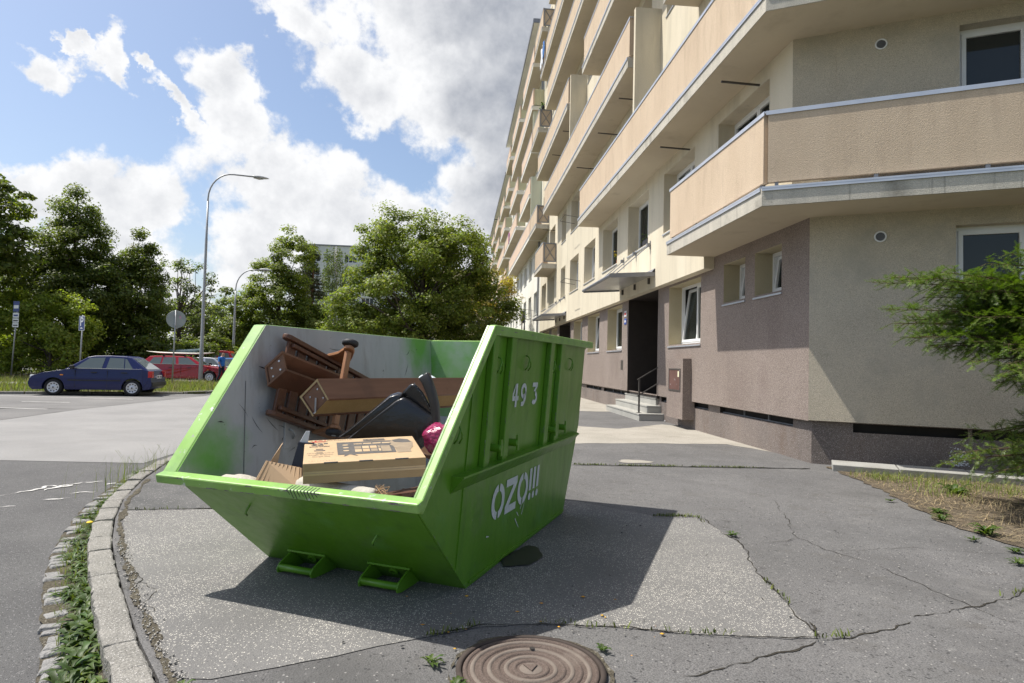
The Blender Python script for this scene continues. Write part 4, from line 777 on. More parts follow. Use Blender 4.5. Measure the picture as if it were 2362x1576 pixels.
# wooden sun lounger, upside down against the far wall
LM = frame((-.10, 1.475, 1.01), (.95, -.02, -.31), (.22, .03, .53))
lo = thing('sun_lounger', 'brown slatted wooden sun lounger with two black wheels, tipped against the skip wall', 'sun lounger', LM)
LW = .56; LL = 1.75
for y in (0, LW):
    b = MB(); n = 8; pts = [(-.02+.045*(1-math.cos(math.pi*i/(2*n))), y, 0) for i in range(1)]
    out = [(0.0 + .05*(1-math.sin(R(90)*i/6)), .0 + (.05)*math.cos(R(90)*i/6)*(1 if y else -1)*0, 0) for i in range(1)]
    pr = [(x_, z_) for x_, z_ in [(.05, -.04), (.015, -.028), (0, 0), (.015, .028), (.05, .04)]] + [(LL, .04), (LL, -.04)]
    b.prism([(x_, y-.018, z_*.9) for x_, z_ in pr], (0, .036, 0)); b.build('side_rail', m_wood, lo, bevel=.008)
    b = MB(); b.bar((.08, y+(-.05 if y else .05), .026), (.62, y+(-.05 if y else .05), .026), .03, .03); b.build('inner_rail', m_wood, lo, bevel=.004, seg=1)
for i in range(14):
    x = .055+i*.122; b = MB(); b.box(x, x+.088, .02, LW-.02, -.012, .010); b.build('slat', m_wood, lo, bevel=.004, seg=1)
for y, s_ in ((LW+.01, 1), (-.01, -1)):
    b = MB(); yy = y + s_*.012; prof = [(.50, .0), (.76, .0), (.68, .09), (.56, .20), (.44, .30), (.38, .335), (.335, .33), (.33, .285), (.37, .25), (.45, .14)]
    b.prism([(px, yy-.014, pz) for px, pz in prof], (0, .028, 0)); leg = b.build('leg', m_wood_l, lo, bevel=.005, seg=1)
    w = MB(); M = Matrix.Translation((.372, yy+s_*.04, .30)) @ Matrix.Rotation(R(90), 4, 'X'); w.lathe([(.018, -.018), (.050, -.02), (.060, -.012), (.062, 0), (.060, .012), (.050, .02), (.018, .018)], 24, M); wo = w.build('wheel', m_rubber, lo, True)
    h = MB(); h.lathe([(.001, -.022), (.016, -.022), (.016, .022), (.001, .022)], 12, M); h.build('hub', m_screw, wo)
b = MB(); b.bar((.385, .0, .285), (.385, LW, .285), .055, .03, (0, 0, 1)); b.build('axle_bar', m_wood_l, lo, bevel=.004, seg=1)
def screws(parent, M, pts, r=.009):
    for (x, y) in pts:
        b = MB(); b.lathe([(.001, .003), (r*.7, .003), (r, .0005)], 12, M @ Matrix.Translation((x, y, 0))); b.build('screw_cap', m_screw, parent)
# shelf box, open trough
M1 = frame((-.050, 1.387, 1.294), (.975, .015, -.22), (-.013, .035, .135))
def trough(name, label, M, L_, a, c, back=True, open_=True):
    """box of boards: x long, y and z across; end board at x=0"""
    t = thing(name, label, 'shelf', M, 'brown laminate shelf boxes thrown into the skip')
    return t
# corner points of the end: P0 top, P1 far, P2 low, P3 near (skip coordinates)
def shelfbox(name, label, Pts, d, L_, faces, mats_, group):
    P = [Vector(p) for p in Pts]; d = Vector(d).normalized(); base = P[2]; t = tag(empty(name, M=SKM @ Matrix.Translation(base)), label, 'shelf', group); Q = [p-base for p in P]; cen = sum(Q, Vector())/4; th = .016
    e = MB(); ins = [cen+(q-cen)*.90 for q in Q]; e.prism([q + d*.012 for q in ins], d*.016); eb = e.build('end_board', mats_['end'], t)
    for k in faces:
        a, c = Q[k], Q[(k+1) % 4]; mid = (a+c)/2; inw = (cen-mid).normalized()*th
        b = MB(); b.add([a, c, c+d*L_, a+d*L_, a+inw, c+inw, c+inw+d*L_, a+inw+d*L_], [(0, 1, 2, 3), (7, 6, 5, 4), (0, 4, 5, 1), (2, 6, 7, 3), (0, 3, 7, 4), (1, 5, 6, 2)]); b.build('board', mats_[k], t)
        if mats_.get('edge'):
            g = MB(); o_ = -d*.0015; i2 = inw*.5; g.add([a+o_+inw*.12, c+o_+inw*.12, c+o_+inw*.85, a+o_+inw*.85], [(0, 1, 2, 3)]); g.build('board_edge', mats_['edge'], t, fix=False)
    ex = (Q[0]-Q[1]).normalized(); ey = (Q[2]-Q[1]); nz = -d
    for (p, q) in ((.30, .3), (.72, .28), (.3, .72), (.72, .72)):
        c = Q[1] + (Q[0]-Q[1])*p + (Q[2]-Q[1])*q + d*.010; s = MB(); s.lathe([(.001, .003), (.006, .003), (.0085, .0)], 12, Matrix.Translation(c) @ (-d).to_track_quat('Z', 'Y').to_matrix().to_4x4()); s.build('screw_cap', m_screw, eb)
    return t, Q, d
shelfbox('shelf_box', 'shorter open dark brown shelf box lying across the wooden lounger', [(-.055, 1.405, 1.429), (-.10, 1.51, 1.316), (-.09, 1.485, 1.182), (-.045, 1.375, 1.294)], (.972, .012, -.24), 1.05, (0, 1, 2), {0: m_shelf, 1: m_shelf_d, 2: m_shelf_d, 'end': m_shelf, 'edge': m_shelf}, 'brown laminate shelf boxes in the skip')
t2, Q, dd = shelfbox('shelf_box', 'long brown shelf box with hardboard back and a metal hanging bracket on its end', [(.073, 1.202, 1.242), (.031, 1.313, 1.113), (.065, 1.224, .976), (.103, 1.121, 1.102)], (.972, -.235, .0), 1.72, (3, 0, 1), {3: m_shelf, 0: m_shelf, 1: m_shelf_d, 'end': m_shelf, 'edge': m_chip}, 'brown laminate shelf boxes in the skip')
bpy.data.objects.remove([c for c in t2.children if c.name.startswith('board') and not c.name.startswith('board_edge')][0])
b = MB(); a, c = Q[3], Q[0]; cen = sum(Q, Vector())/4; inw = (cen-(a+c)/2).normalized()*.016; b.add([a, c, c+dd*1.72, a+dd*1.72, a+inw, c+inw, c+inw+dd*1.72, a+inw+dd*1.72], [(0, 1, 2, 3), (7, 6, 5, 4), (0, 4, 5, 1), (2, 6, 7, 3), (0, 3, 7, 4), (1, 5, 6, 2)]); b.build('board', m_shelf, t2)
a, c = Q[2], Q[3]; inw = (cen-(a+c)/2).normalized(); b = MB(); f0 = a+inw*.006+(c-a)*.02; f1 = c+inw*.006-(c-a)*.02; b.add([f0, f1, f1+dd*1.71, f0+dd*1.71], [(0, 1, 2, 3)]); b.build('hardboard_back', m_hdf, t2, fix=False)
b = MB(); nz = -dd; ctr = Q[2]*.62+Q[0]*.25+Q[3]*.13; up = Vector((0, 0, 1)); sd = dd.cross(up); o_ = ctr - dd*.004
b.add([o_-sd*.009+up*.05, o_+sd*.009+up*.05, o_+sd*.009-up*.05, o_-sd*.009-up*.05], [(0, 1, 2, 3)]); b.add([o_-sd*.009-up*.05, o_+sd*.009-up*.05, o_+sd*.03-up*.056-dd*.03, o_+sd*.012-up*.056-dd*.03], [(0, 1, 2, 3)]); b.build('hanging_bracket', m_screw, t2, fix=False)
# office chair in pieces
def shell(name, parent, path, ext, th, mat, sub=2, taper=None):
    """curved padded sheet: path of points swept by ext, with thickness"""
    P = [Vector(p) for p in path]; n = len(P); e = Vector(ext); vs = []; m = 4
    for j in range(m+1):
        f = j/m
        for i, p in enumerate(P):
            t = (P[min(i+1, n-1)]-P[max(i-1, 0)]).normalized(); nn = t.cross(e).normalized(); bulge = math.sin(math.pi*f)*th*.5
            sc = 1-(taper or 0)*abs(2*f-1)**2; mid = P[n//2]; q = mid+(p-mid)*sc
            vs.append((q + e*f, nn*(th/2+bulge*.4)))
    A = [p+o for p, o in vs]; B = [p-o for p, o in vs]; N_ = len(A); fs = []
    for j in range(m):
        for i in range(n-1):
            a, b_, c, d = j*n+i, j*n+i+1, (j+1)*n+i+1, (j+1)*n+i; fs += [(a, b_, c, d), (d+N_, c+N_, b_+N_, a+N_)]
    ring = [j*n for j in range(m+1)] + [m*n+i for i in range(1, n)] + [j*n+n-1 for j in range(m-1, -1, -1)] + [i for i in range(n-2, 0, -1)]
    for k in range(len(ring)): a, b_ = ring[k], ring[(k+1) % len(ring)]; fs.append((a, b_, b_+N_, a+N_))
    o = MB().add(A+B, fs).build(name, mat, parent, True); s = o.modifiers.new('sub', 'SUBSURF'); s.levels = s.render_levels = sub; return o
CB = Vector((.25, .6, .86))
ch = thing('office_chair', 'broken black leatherette office chair seat folded over itself beside the long shelf box', 'chair', Matrix.Translation(CB))
rel = lambda *p: tuple(Vector(p)-CB)
def pad(name, pts, d, mat=m_leather, bev=.018):
    b = MB(); b.prism([Vector(rel(*p)) for p in pts], d); return b.build(name, mat, ch, True, bevel=bev, seg=3)
pad('seat', [(.05, .985, .80), (.13, .87, .91), (.215, .66, 1.10), (.235, .615, 1.125), (.255, .57, 1.105), (.29, .47, 1.035), (.315, .41, 1.00), (.32, .40, .86), (.28, .50, .76), (.15, .8, .74)], (.045, .02, .012))
pad('seat_flap', [(.07, 1.02, .84), (.12, .95, .90), (.215, .705, 1.128), (.24, .66, 1.145), (.25, .63, 1.14), (.235, .655, 1.10), (.14, .90, .87)], (.05, .02, .02), bev=.008)
pad('backrest', [(.30, .70, 1.09), (.29, .645, 1.165), (.29, .585, 1.222), (.30, .55, 1.222), (.315, .50, 1.165), (.34, .43, 1.04), (.345, .415, .96), (.33, .55, .98)], (.05, .03, .0))
for k_ in range(9): 
    f_ = k_/8; q_ = Vector(rel(.298, .56, 1.226)).lerp(Vector(rel(.338, .418, 1.0)), f_); b = MB(); b.lathe([(.001, .002), (.005, 0)], 8, Matrix.Translation(q_) @ Matrix.Rotation(R(-60), 4, 'Y')); b.build('stud', m_plastic, ch)
ar = MB(); pts = [(.30, .505, 1.285), (.30, .475, 1.24), (.30, .44, 1.16), (.305, .415, 1.08), (.31, .405, .98), (.31, .41, .88)]
vs = []; 
for i, p in enumerate(pts):
    w_ = .075-.007*i; d_ = Vector(pts[min(i+1, 5)])-Vector(pts[max(i-1, 0)]); nn = Vector((0, -d_.z, d_.y)).normalized(); p = Vector(rel(*p))
    vs += [p+nn*w_*.55, p+nn*w_*.55+Vector((.05, 0, 0)), p-nn*w_*.55+Vector((.05, 0, 0)), p-nn*w_*.55]
ar.add(vs, [(0, 1, 2, 3), (23, 22, 21, 20)] + [(i*4+k, (i+1)*4+k, (i+1)*4+(k+1) % 4, i*4+(k+1) % 4) for i in range(5) for k in range(4)])
o = ar.build('armrest', m_plastic, ch, True, bevel=.012)
# television carton on the lip
TM = frame((-.700, .675, .690), (.61, -.79, .035), (.70, .70, .10)); TW, TD, TH = .675, .55, .114
tv = thing('television_carton', 'flat brown cardboard television carton with red logo lying across the front lip of the skip', 'box', TM)
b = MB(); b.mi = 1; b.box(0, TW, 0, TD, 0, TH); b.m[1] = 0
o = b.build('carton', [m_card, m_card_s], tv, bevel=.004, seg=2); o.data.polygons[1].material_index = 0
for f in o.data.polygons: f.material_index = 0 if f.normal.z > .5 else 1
zt = TH+.0012; KX = .84
def pr(x0, x1, y0, y1, mat, name='print', dz=0): 
    b = MB(); b.quad((x0*KX, y0, zt+dz), (x1*KX, y0, zt+dz), (x1*KX, y1, zt+dz), (x0*KX, y1, zt+dz)); return b.build(name, mat, tv, fix=False)
def tx(s, x, y, size, mat=None, bold=0, sx=1, dz=.0008): return text(s, size, mat or m_print, 'lettering', tv, Matrix.Translation((x*KX, y, zt+dz)), bold, sx*.85)
pr(.052, .148, TD-.062, TD-.008, m_red, 'logo_panel'); tx('TCL', .10, TD-.034, .05, m_card, .0035, 1.25, .0014)
tx('32"', .105, TD-.125, .075, None, .003, 1.15); tx('androidtv', .105, TD-.175, .036, None, .001); tx('The Creative Life', .25, TD-.03, .026)
for i, (w_, h_) in enumerate(((.05, .018), (.075, .018), (.045, .012), (.055, .012))): pr(.105-w_/2, .105+w_/2, TD-.25-i*.034, TD-.25-i*.034+h_, m_print if i < 2 else m_print_m)
tx('Google Assistant', .11, .175, .024); tx('Google Play', .115, .135, .024); tx('Chromecast built-in', .11, .215, .022); tx('- - - - - - - - - -', .12, .045, .03)
pr(.225, .625, .15, TD-.095, m_print, 'print'); pr(.42, .58, TD-.085, TD-.035, m_print, 'print'); tx('Play all about voice', .50, TD-.058, .024, m_print_l, 0, 1, .0014)
for i in range(4): pr(.345+i*.068, .405+i*.068, TD-.165, TD-.14, m_print_l, 'print', .0006)
tx('NETFLIX', .375, TD-.153, .018, m_print, 0, 1, .0015)
for i in range(4):
    for j in range(2): pr(.345+i*.055, .392+i*.055, .20+j*.075, .26+j*.075, (m_print_l, m_print_m, m_card)[(i*2+j) % 3], 'print', .0006)
for j in range(3):
    b = MB(); b.poly([(.285*KX+.018*math.cos(a*.45), .24+j*.07+.014*math.sin(a*.45), zt+.0006) for a in range(14)]); b.build('print', m_print_l, tv, fix=False)
b = MB(); b.poly([(.275*KX, .15, zt), (.30*KX, .15, zt), (.275*KX, .115, zt), (.262*KX, .115, zt)]); b.poly([(.31*KX, .15, zt), (.335*KX, .15, zt), (.36*KX, .115, zt), (.347*KX, .115, zt)]); b.build('print', m_print, tv, fix=False)
pr(.525, .60, .17, .33, m_print, 'print', .001); pr(.53, .595, .18, .32, m_print_m, 'print', .0014); pr(.63, .73, .14, .24, m_print_m, 'print')
b = MB(); b.poly([(.62*KX, .30, zt+.0009), (.60*KX, .335, zt+.0009), (.615*KX, .36, zt+.0009), (.605*KX, .40, zt+.0009), (.63*KX, .46, zt+.0009), (.69*KX, .49, zt+.0009), (.75*KX, .46, zt+.0009), (.775*KX, .38, zt+.0009), (.76*KX, .27, zt+.0009), (.73*KX, .20, zt+.0009), (.65*KX, .22, zt+.0009), (.625*KX, .26, zt+.0009)]); b.build('print', m_print_m, tv, fix=False)
b = MB(); b.poly([(.64*KX, .40, zt+.0013), (.63*KX, .45, zt+.0013), (.69*KX, .485, zt+.0013), (.75*KX, .455, zt+.0013), (.765*KX, .38, zt+.0013), (.70*KX, .375, zt+.0013)]); b.build('print', m_print, tv, fix=False)
m_tape = S('clear_tape', (.44, .31, .17), (.5, .36, .2), 9, .25, .5)
b = MB(); b.quad((.003, -.0012, .045), (TW-.003, -.0012, .045), (TW-.003, -.0012, .068), (.003, -.0012, .068)); b.build('tape', m_tape, tv, fix=False)
b = MB(); b.quad((.003, -.0018, .056), (TW-.003, -.0018, .056), (TW-.003, -.0018, .058), (.003, -.0018, .058)); b.build('flap_joint', m_print_m, tv, fix=False)
for (x, y) in ((.11, 0), (.30, 0), (.5, 0)): 
    b = MB(); b.box(x, x+.075, -.002, .008, TH-.004, TH+.002); b.build('handle_slot', m_print, tv)
for i in range(9):
    b = MB(); y = .06+i*.05; z_ = .03+.05*(i % 2); b.quad((-.0012, y, z_), (-.0012, y+.018, z_), (-.0012, y+.022, z_+.03), (-.0012, y+.003, z_+.03)); b.build('print', m_print_m, tv, fix=False)
# torn carton, panels, bags, carpet
def slab(name, label, cat, pts, d, mat, part=None, extra=()):
    base = Vector(pts[0]); t = thing(name, label, cat, Matrix.Translation(base)); b = MB(); b.prism([Vector(p)-base for p in pts], d); b.build(part or 'sheet', mat, t)
    for nm, q, d2, m2 in extra: e = MB(); e.prism([Vector(p)-base for p in q], d2); e.build(nm, m2, t)
    return t
m_corr2 = S('corrugated_card', (.42, .29, .18), (.49, .345, .215), 3, .9, .15)
tc_ = slab('torn_carton', 'torn open corrugated cardboard carton leaning on the television carton', 'box', [(-.60, 1.13, .60), (-.525, 1.087, .765), (-.44, .90, .725), (-.50, .85, .60)], (.006, -.004, -.003), m_corr2, 'front_flap', [('upright_flap', [(-.505, 1.075, .755), (-.46, 1.02, .87), (-.45, 1.04, .86), (-.47, 1.05, .74)], (.006, .004, 0), m_corr2), ('side_flap', [(-.60, 1.13, .60), (-.525, 1.087, .765), (-.40, 1.17, .72), (-.42, 1.2, .6)], (.005, .004, .002), m_card)])
base = Vector((-.60, 1.13, .60))
for i in range(9):   # flutes of the corrugated face
    f = (i+.5)/9; a = Vector((-.60, 1.13, .60)).lerp(Vector((-.50, .85, .60)), f)-base; c = Vector((-.525, 1.087, .765)).lerp(Vector((-.44, .90, .725)), f)-base; b = MB(); b.tube([a+Vector((-.001, -.001, .001)), c+Vector((-.001, -.001, .001))], .0035, 5); b.build('flute', m_corr2, tc_)
slab('dark_panel', 'navy blue padded panel standing behind the torn carton', 'panel', [(-.42, 1.02, .62), (-.36, .99, .862), (-.33, .90, .858), (-.30, .80, .62)], (.03, .02, 0), m_navy, 'panel', [('chrome_trim', [(-.35, .985, .865), (-.335, .955, .93), (-.325, .935, .93), (-.33, .945, .85)], (.01, .01, 0), m_zinc)])
def blob(name, label, cat, c, r, mat, seed, sub=3, squash=.3):
    bm = bmesh.new(); bmesh.ops.create_icosphere(bm, subdivisions=sub, radius=1); rg = random.Random(seed)
    from mathutils import noise as mn
    for v in bm.verts:
        p = v.co.copy(); f = 1+.28*mn.noise(p*1.7+Vector((seed, 0, 0)))+.13*mn.noise(p*4+Vector((0, seed, 0)))+.06*mn.noise(p*9); v.co = Vector((p.x*r[0], p.y*r[1], p.z*r[2]))*f
    me = bpy.data.meshes.new(name); bm.to_mesh(me); bm.free(); me.materials.append(mat); me.polygons.foreach_set('use_smooth', [True]*len(me.polygons))
    o = bpy.data.objects.new(name, me); COL.objects.link(o); o.matrix_world = SKM @ Matrix.Translation(c); return tag(o, label, cat)
blob('foil_bag', 'crumpled magenta foil bag squeezed behind the television carton', 'bag', (.16, .30, .875), (.10, .10, .095), m_magenta, 3)
blob('film_bag', 'pale blue plastic film bag on top behind the long shelf box', 'bag', (1.46, 1.08, 1.19), (.09, .10, .07), m_white_bag, 5)
blob('white_rag', 'dirty white rag bundled at the low front lip', 'cloth', (-.52, 1.30, .60), (.10, .16, .06), m_cloth, 7)
b = MB(); b.lathe([(.02, -.34), (.055, -.34), (.058, -.2), (.056, 0), (.058, .3), (.05, .34), (.02, .34)], 18, Matrix.Rotation(R(90), 4, 'X')); o = b.build('carpet_roll', m_cloth, None, True); o.matrix_world = SKM @ Matrix.Translation((-.50, .62, .62)) @ Matrix.Rotation(R(-12), 4, 'Z'); tag(o, 'rolled grey carpet scrap with frayed end under the television carton', 'carpet')
b = MB(); rg = random.Random(4)
for i in range(60):
    a = Vector((rg.uniform(-.02, .02), -.34+rg.uniform(-.01, .02), rg.uniform(-.02, .04))); b.tube([a, a+Vector((rg.uniform(-.03, .03), -rg.uniform(.01, .05), rg.uniform(0, .05))), a+Vector((rg.uniform(-.06, .04), -rg.uniform(.03, .10), rg.uniform(-.01, .06)))], .0013, 3, False)
b.build('frayed_threads', S('jute_thread', (.33, .20, .09), (.42, .28, .15), 20, .9), o, fix=False)
# boards filling the bottom
for i, (c, rz, rx, sz, mt, lb) in enumerate((((.5, .75, .25), .2, .12, (1.5, .5, .03), m_shelf_d, 'dark laminate cupboard board flat on the skip floor'), ((.9, .6, .42), -.3, -.2, (1.3, .45, .028), m_wood, 'brown wooden board sloping under the broken chair'), ((-.1, .55, .48), .9, .25, (.8, .4, .022), m_cloth, 'grey felt-covered board under the television carton'), ((1.5, .7, .55), .1, .3, (.9, .7, .03), m_shelf_d, 'dark cupboard door lying at the back of the skip'))):
    b = MB(); b.box(-sz[0]/2, sz[0]/2, -sz[1]/2, sz[1]/2, -sz[2]/2, sz[2]/2); o = b.build('board', mt, None, bevel=.003, seg=1); o.matrix_world = SKM @ Matrix.Translation(c) @ Matrix.Rotation(rz, 4, 'Z') @ Matrix.Rotation(rx, 4, 'X'); tag(o, lb, 'board')
# ------------------------------------------------------------------ cars
m_blue = S('blue_car_paint', (.005, .010, .070), (.006, .012, .08), 2, .3, .4); m_redp = S('red_car_paint', (.30, .008, .016), (.33, .012, .02), 2, .2, .6); m_silver = S('silver_car_paint', (.42, .43, .45), (.46, .47, .49), 2, .25, .5, .5)
m_orange = S('orange_red_paint', (.42, .05, .018), (.45, .06, .02), 2, .25, .5); m_navyp = S('navy_car_paint', (.02, .035, .07), (.025, .04, .08), 2, .22, .5); m_bluel = S('bright_blue_paint', (.05, .16, .42), (.06, .18, .45), 2, .25, .5); m_whitep = S('white_car_paint', (.66, .67, .68), (.7, .71, .72), 2, .25, .5)
for _m in (m_blue, m_redp, m_silver, m_orange, m_navyp, m_bluel, m_whitep): _m.node_tree.nodes['Principled BSDF'].inputs['Coat Weight'].default_value = .2
m_tyre = S('tyre_rubber', (.016, .016, .017), (.024, .024, .025), 20, .8, .3); m_alu = S('wheel_silver', (.55, .56, .58), (.62, .63, .65), 9, .35, .5, .4)
m_carglass = glass('car_glass', (.11, .135, .14), .05); m_trim = S('black_trim', (.018, .018, .019), (.026, .026, .027), 9, .55, .4)
m_headl = S('headlight_glass', (.62, .64, .66), (.7, .72, .74), 6, .12, .7); m_taill = S('tail_light_red', (.42, .012, .014), (.5, .02, .02), 6, .2, .6); m_amber = S('amber_lens', (.75, .22, .02), (.8, .28, .03), 6, .25, .6); m_chrome = S('bright_strip', (.65, .65, .65), (.72, .72, .72), 6, .2, .5, .8); m_cabin = S('car_interior', (.03, .03, .032), (.05, .05, .052), 5, .9, .2)
def car(name, label, paint, lower, roof, wheels, wins, half=.81, roofhalf=.58, belt=.93, r=.285, group='cars parked by the grass verge', detail=True, strip=True):
    """local x from front to rear; lower = body outline, roof = greenhouse outline (front base, roof points, rear base)"""
    t = empty(name); tag(t, label, 'car', group)
    pts = []; zc = r+.0
    out = list(lower)
    bot_y = .21; arcs = []
    for wx in sorted(wheels, reverse=True):
        ra = r+.055; a0 = math.asin(max(-1, min(1, (bot_y-zc)/ra)))
        arcs += [(wx+ra*math.cos(a), zc+ra*math.sin(a)) for a in [a0+(math.pi-2*a0)*i/12 for i in range(13)]]
    poly = out + arcs
    n = len(poly); yof = lambda z: half-.035*max(0, (.45-z)/.25)**2-.03*max(0, (z-.62)/.3)
    b = MB(); b.add([(x, -yof(z), z) for x, z in poly] + [(x, yof(z), z) for x, z in poly], [tuple(range(n)), tuple(range(n, 2*n))[::-1]] + [(i, (i+1) % n, (i+1) % n+n, i+n) for i in range(n)])
    zr = max(z for _, z in roof); ys = lambda z: (half-.03-.01) - (half-.04-roofhalf)*(z-belt)/(zr-belt)
    body = b.build('body', paint, t, bevel=.035, seg=3)
    g = MB(); m = len(roof); g.add([(x, -ys(z), z) for x, z in roof] + [(x, ys(z), z) for x, z in roof], [tuple(range(m)), tuple(range(m, 2*m))[::-1]] + [(i, i+1, i+1+m, i+m) for i in range(m-1)]); gh = g.build('cabin', paint, t, bevel=.03, seg=3)
    for s in (-1, 1):
        for w in wins:
            q = MB(); q.poly([(x, s*(ys(z)+.006), z) for x, z in w]); q.build('side_window', m_carglass, t, fix=False)
        if detail:
            for hx in (2.0, 2.95): q = MB(); q.box(hx-.09, hx+.09, s*(half-.02), s*(half+.02), .80, .83); q.build('door_handle', m_trim, t)
            q = MB(); q.box(1.28, 1.42, s*(half+.02), s*(half+.16), belt+.0, belt+.13); q.build('mirror', m_trim, t, bevel=.03)
            if strip: q = MB(); q.box(1.2, wheels[-1]-.36, s*(half-.012), s*(half+.012), .52, .56); q.build('rub_strip', m_trim, t)
            for dx in (1.42, 2.42): q = MB(); q.box(dx-.004, dx+.004, s*(half-.03), s*(half+.003), .30, belt-.04); q.build('door_gap', m_trim, t)
            q = MB(); q.bar((roof[0][0]+.25, s*(ys(belt+.02)+.012), belt+.025), (roof[-1][0]-.5, s*(ys(belt+.02)+.012), belt+.025), .012, .018); q.build('waist_strip', m_chrome, t)
            q = MB(); q.box(.86+.1, .86+.2, s*(half-.0), s*(half+.012), .70, .735); q.build('side_repeater', m_amber, t)
    def across(i, inset, nm):
        (x0, z0), (x1, z1) = roof[i], roof[i+1]; d = Vector((x1-x0, 0, z1-z0)); nn = Vector((-d.z, 0, d.x)).normalized(); nn = nn if nn.z > 0 else -nn
        a = Vector((x0, 0, z0))+d*.08+nn*.008; c = Vector((x0, 0, z0))+d*.92+nn*.008; q = MB(); q.quad((a.x, -ys(a.z)+inset, a.z), (a.x, ys(a.z)-inset, a.z), (c.x, ys(c.z)-inset, c.z), (c.x, -ys(c.z)+inset, c.z)); q.build(nm, m_carglass, t, fix=False)
    across(0, .07, 'windscreen'); across(len(roof)-2, .09, 'rear_window')
    for wx in wheels:
        for s in (-1, 1):
            M = Matrix.Translation((wx, s*(half-.10), r)) @ Matrix.Rotation(R(90)*(-s), 4, 'X')
            w = MB(); w.lathe([(r*.62, .02), (r*.66, .085), (r*.9, .095), (r, .06), (r, -.06), (r*.9, -.095), (r*.6, -.09)], 26, M); wo = w.build('wheel', m_tyre, t, True)
            w = MB(); w.lathe([(.001, .075), (.05, .08), (.07, .06), (r*.38, .05), (r*.52, .06), (r*.60, .085), (r*.655, .088), (r*.66, .05)], 26, M); w.build('rim', m_alu, wo, True)
            w = MB()
            for k in range(9): a = 2*math.pi*k/9; w.lathe([(.001, .066), (.024, .066)], 8, M @ Matrix.Translation((r*.47*math.cos(a), r*.47*math.sin(a), 0)))
            w.build('rim_holes', m_trim, wo, fix=False)
            w = MB(); w.lathe([(.001, .087), (.028, .085)], 10, M); w.build('hub_cap', m_trim, wo)
    xr = max(x for x, z in lower); xf = 0
    for s in (-1, 1):
        q = MB(); q.box(xr-.13, xr-.012, s*.79 if s > 0 else -.80, s*.80 if s > 0 else -.79, .66, .88); q.box(xr-.10, xr+.004, min(s*.60, s*.79), max(s*.60, s*.79), .66, .88); q.build('tail_light', m_taill, t, bevel=.012)
        q = MB(); q.box(.03, .16, min(s*.50, s*.785), max(s*.50, s*.785), .58, .70); q.build('headlight', m_headl, t, bevel=.03)
    q = MB(); q.box(xr+.0, xr+.012, -.26, .26, .62, .73); pl = q.build('number_plate', m_plate_w, t)
    q = MB()
    for i in range(7):
        if i != 3: q.box(xr+.0125, xr+.014, -.22+i*.065, -.18+i*.065, .645, .705)
    q.build('plate_characters', m_trim, pl)
    q = MB(); q.box(xr-.10, xr+.035, -half+.03, half-.03, .34, .50); q.build('bumper', m_trim if strip else paint, t, bevel=.03)
    q = MB(); q.box(-.035, .12, -half+.05, half-.05, .36, .48); q.build('bumper', m_trim if strip else paint, t, bevel=.03)
    return t
hatch_low = [(.12, .20), (.03, .30), (.0, .46), (.04, .58), (.12, .68), (.45, .80), (1.0, .885), (1.15, .93), (3.50, .96), (3.72, .90), (3.80, .72), (3.83, .52), (3.84, .36), (3.76, .24), (3.55, .21)]
hatch_roof = [(1.06, .90), (1.72, 1.355), (1.95, 1.405), (2.45, 1.42), (2.95, 1.395), (3.10, 1.36), (3.70, .91)]
hatch_wins = [[(1.36, .96), (1.80, 1.325), (2.28, 1.345), (2.22, .96)], [(2.36, .96), (2.42, 1.345), (2.88, 1.325), (2.92, .96)], [(2.95, .96), (2.91, 1.32), (2.97, 1.30), (3.20, .97)]]
def put(t, near_front, ang, fw, half=.71):
    t.rotation_euler = (0, 0, ang); d = Matrix.Rotation(ang, 3, 'Z') @ Vector((fw, -half, 0)); t.location = (near_front[0]-d.x, near_front[1]-d.y, ROADZ+.012)
bc = car('hatchback_car', 'dark blue five-door hatchback with silver hub caps parked in front of the grass verge', m_blue, hatch_low, hatch_roof, (.76, 3.21), hatch_wins); put(bc, (-15.83, 21.70), R(13.1), .76)
# seats and steering wheel seen through the glass
for y in (-.34, .34):
    for x in (2.05, 2.95):
        b = MB(); b.box(x, x+.14, y-.22, y+.22, .75, 1.05); b.box(x+.03, x+.13, y-.12, y+.12, 1.05, 1.22); b.build('seat', m_cabin, bc, bevel=.04)
wagon_low = [(.12, .20), (.03, .30), (.0, .48), (.05, .64), (.16, .74), (.6, .86), (1.25, .945), (1.4, .97), (4.3, 1.0), (4.55, .94), (4.64, .78), (4.67, .55), (4.66, .36), (4.56, .25), (4.4, .21)]
wagon_roof = [(1.22, .94), (2.0, 1.40), (2.3, 1.45), (3.0, 1.465), (3.8, 1.45), (4.1, 1.42), (4.55, .97)]
wagon_wins = [[(1.6, 1.0), (2.1, 1.37), (2.62, 1.385), (2.55, 1.0)], [(2.70, 1.0), (2.76, 1.385), (3.36, 1.38), (3.42, 1.0)], [(3.50, 1.0), (3.46, 1.375), (3.88, 1.36), (4.10, 1.02)]]
rc = car('estate_car', 'dark red estate car with roof bars carrying a pale paddleboard, behind the lamp post', m_redp, wagon_low, wagon_roof, (.93, 3.62), wagon_wins, .85, .60, .98, .32, strip=False)
ang = math.atan2(-.20, -.98); rc.rotation_euler = (0, 0, ang); d = Matrix.Rotation(ang, 3, 'Z') @ Vector((.93, .75, 0)); rc.location = (-17.0-d.x, 35.27-d.y, ROADZ+.012)
for x in (2.3, 3.4):
    b = MB(); b.bar((x, -.62, 1.53), (x, .62, 1.53), .05, .03); b.box(x-.04, x+.04, -.62, -.54, 1.43, 1.53); b.box(x-.04, x+.04, .54, .62, 1.43, 1.53); b.build('roof_bar', m_trim, rc)
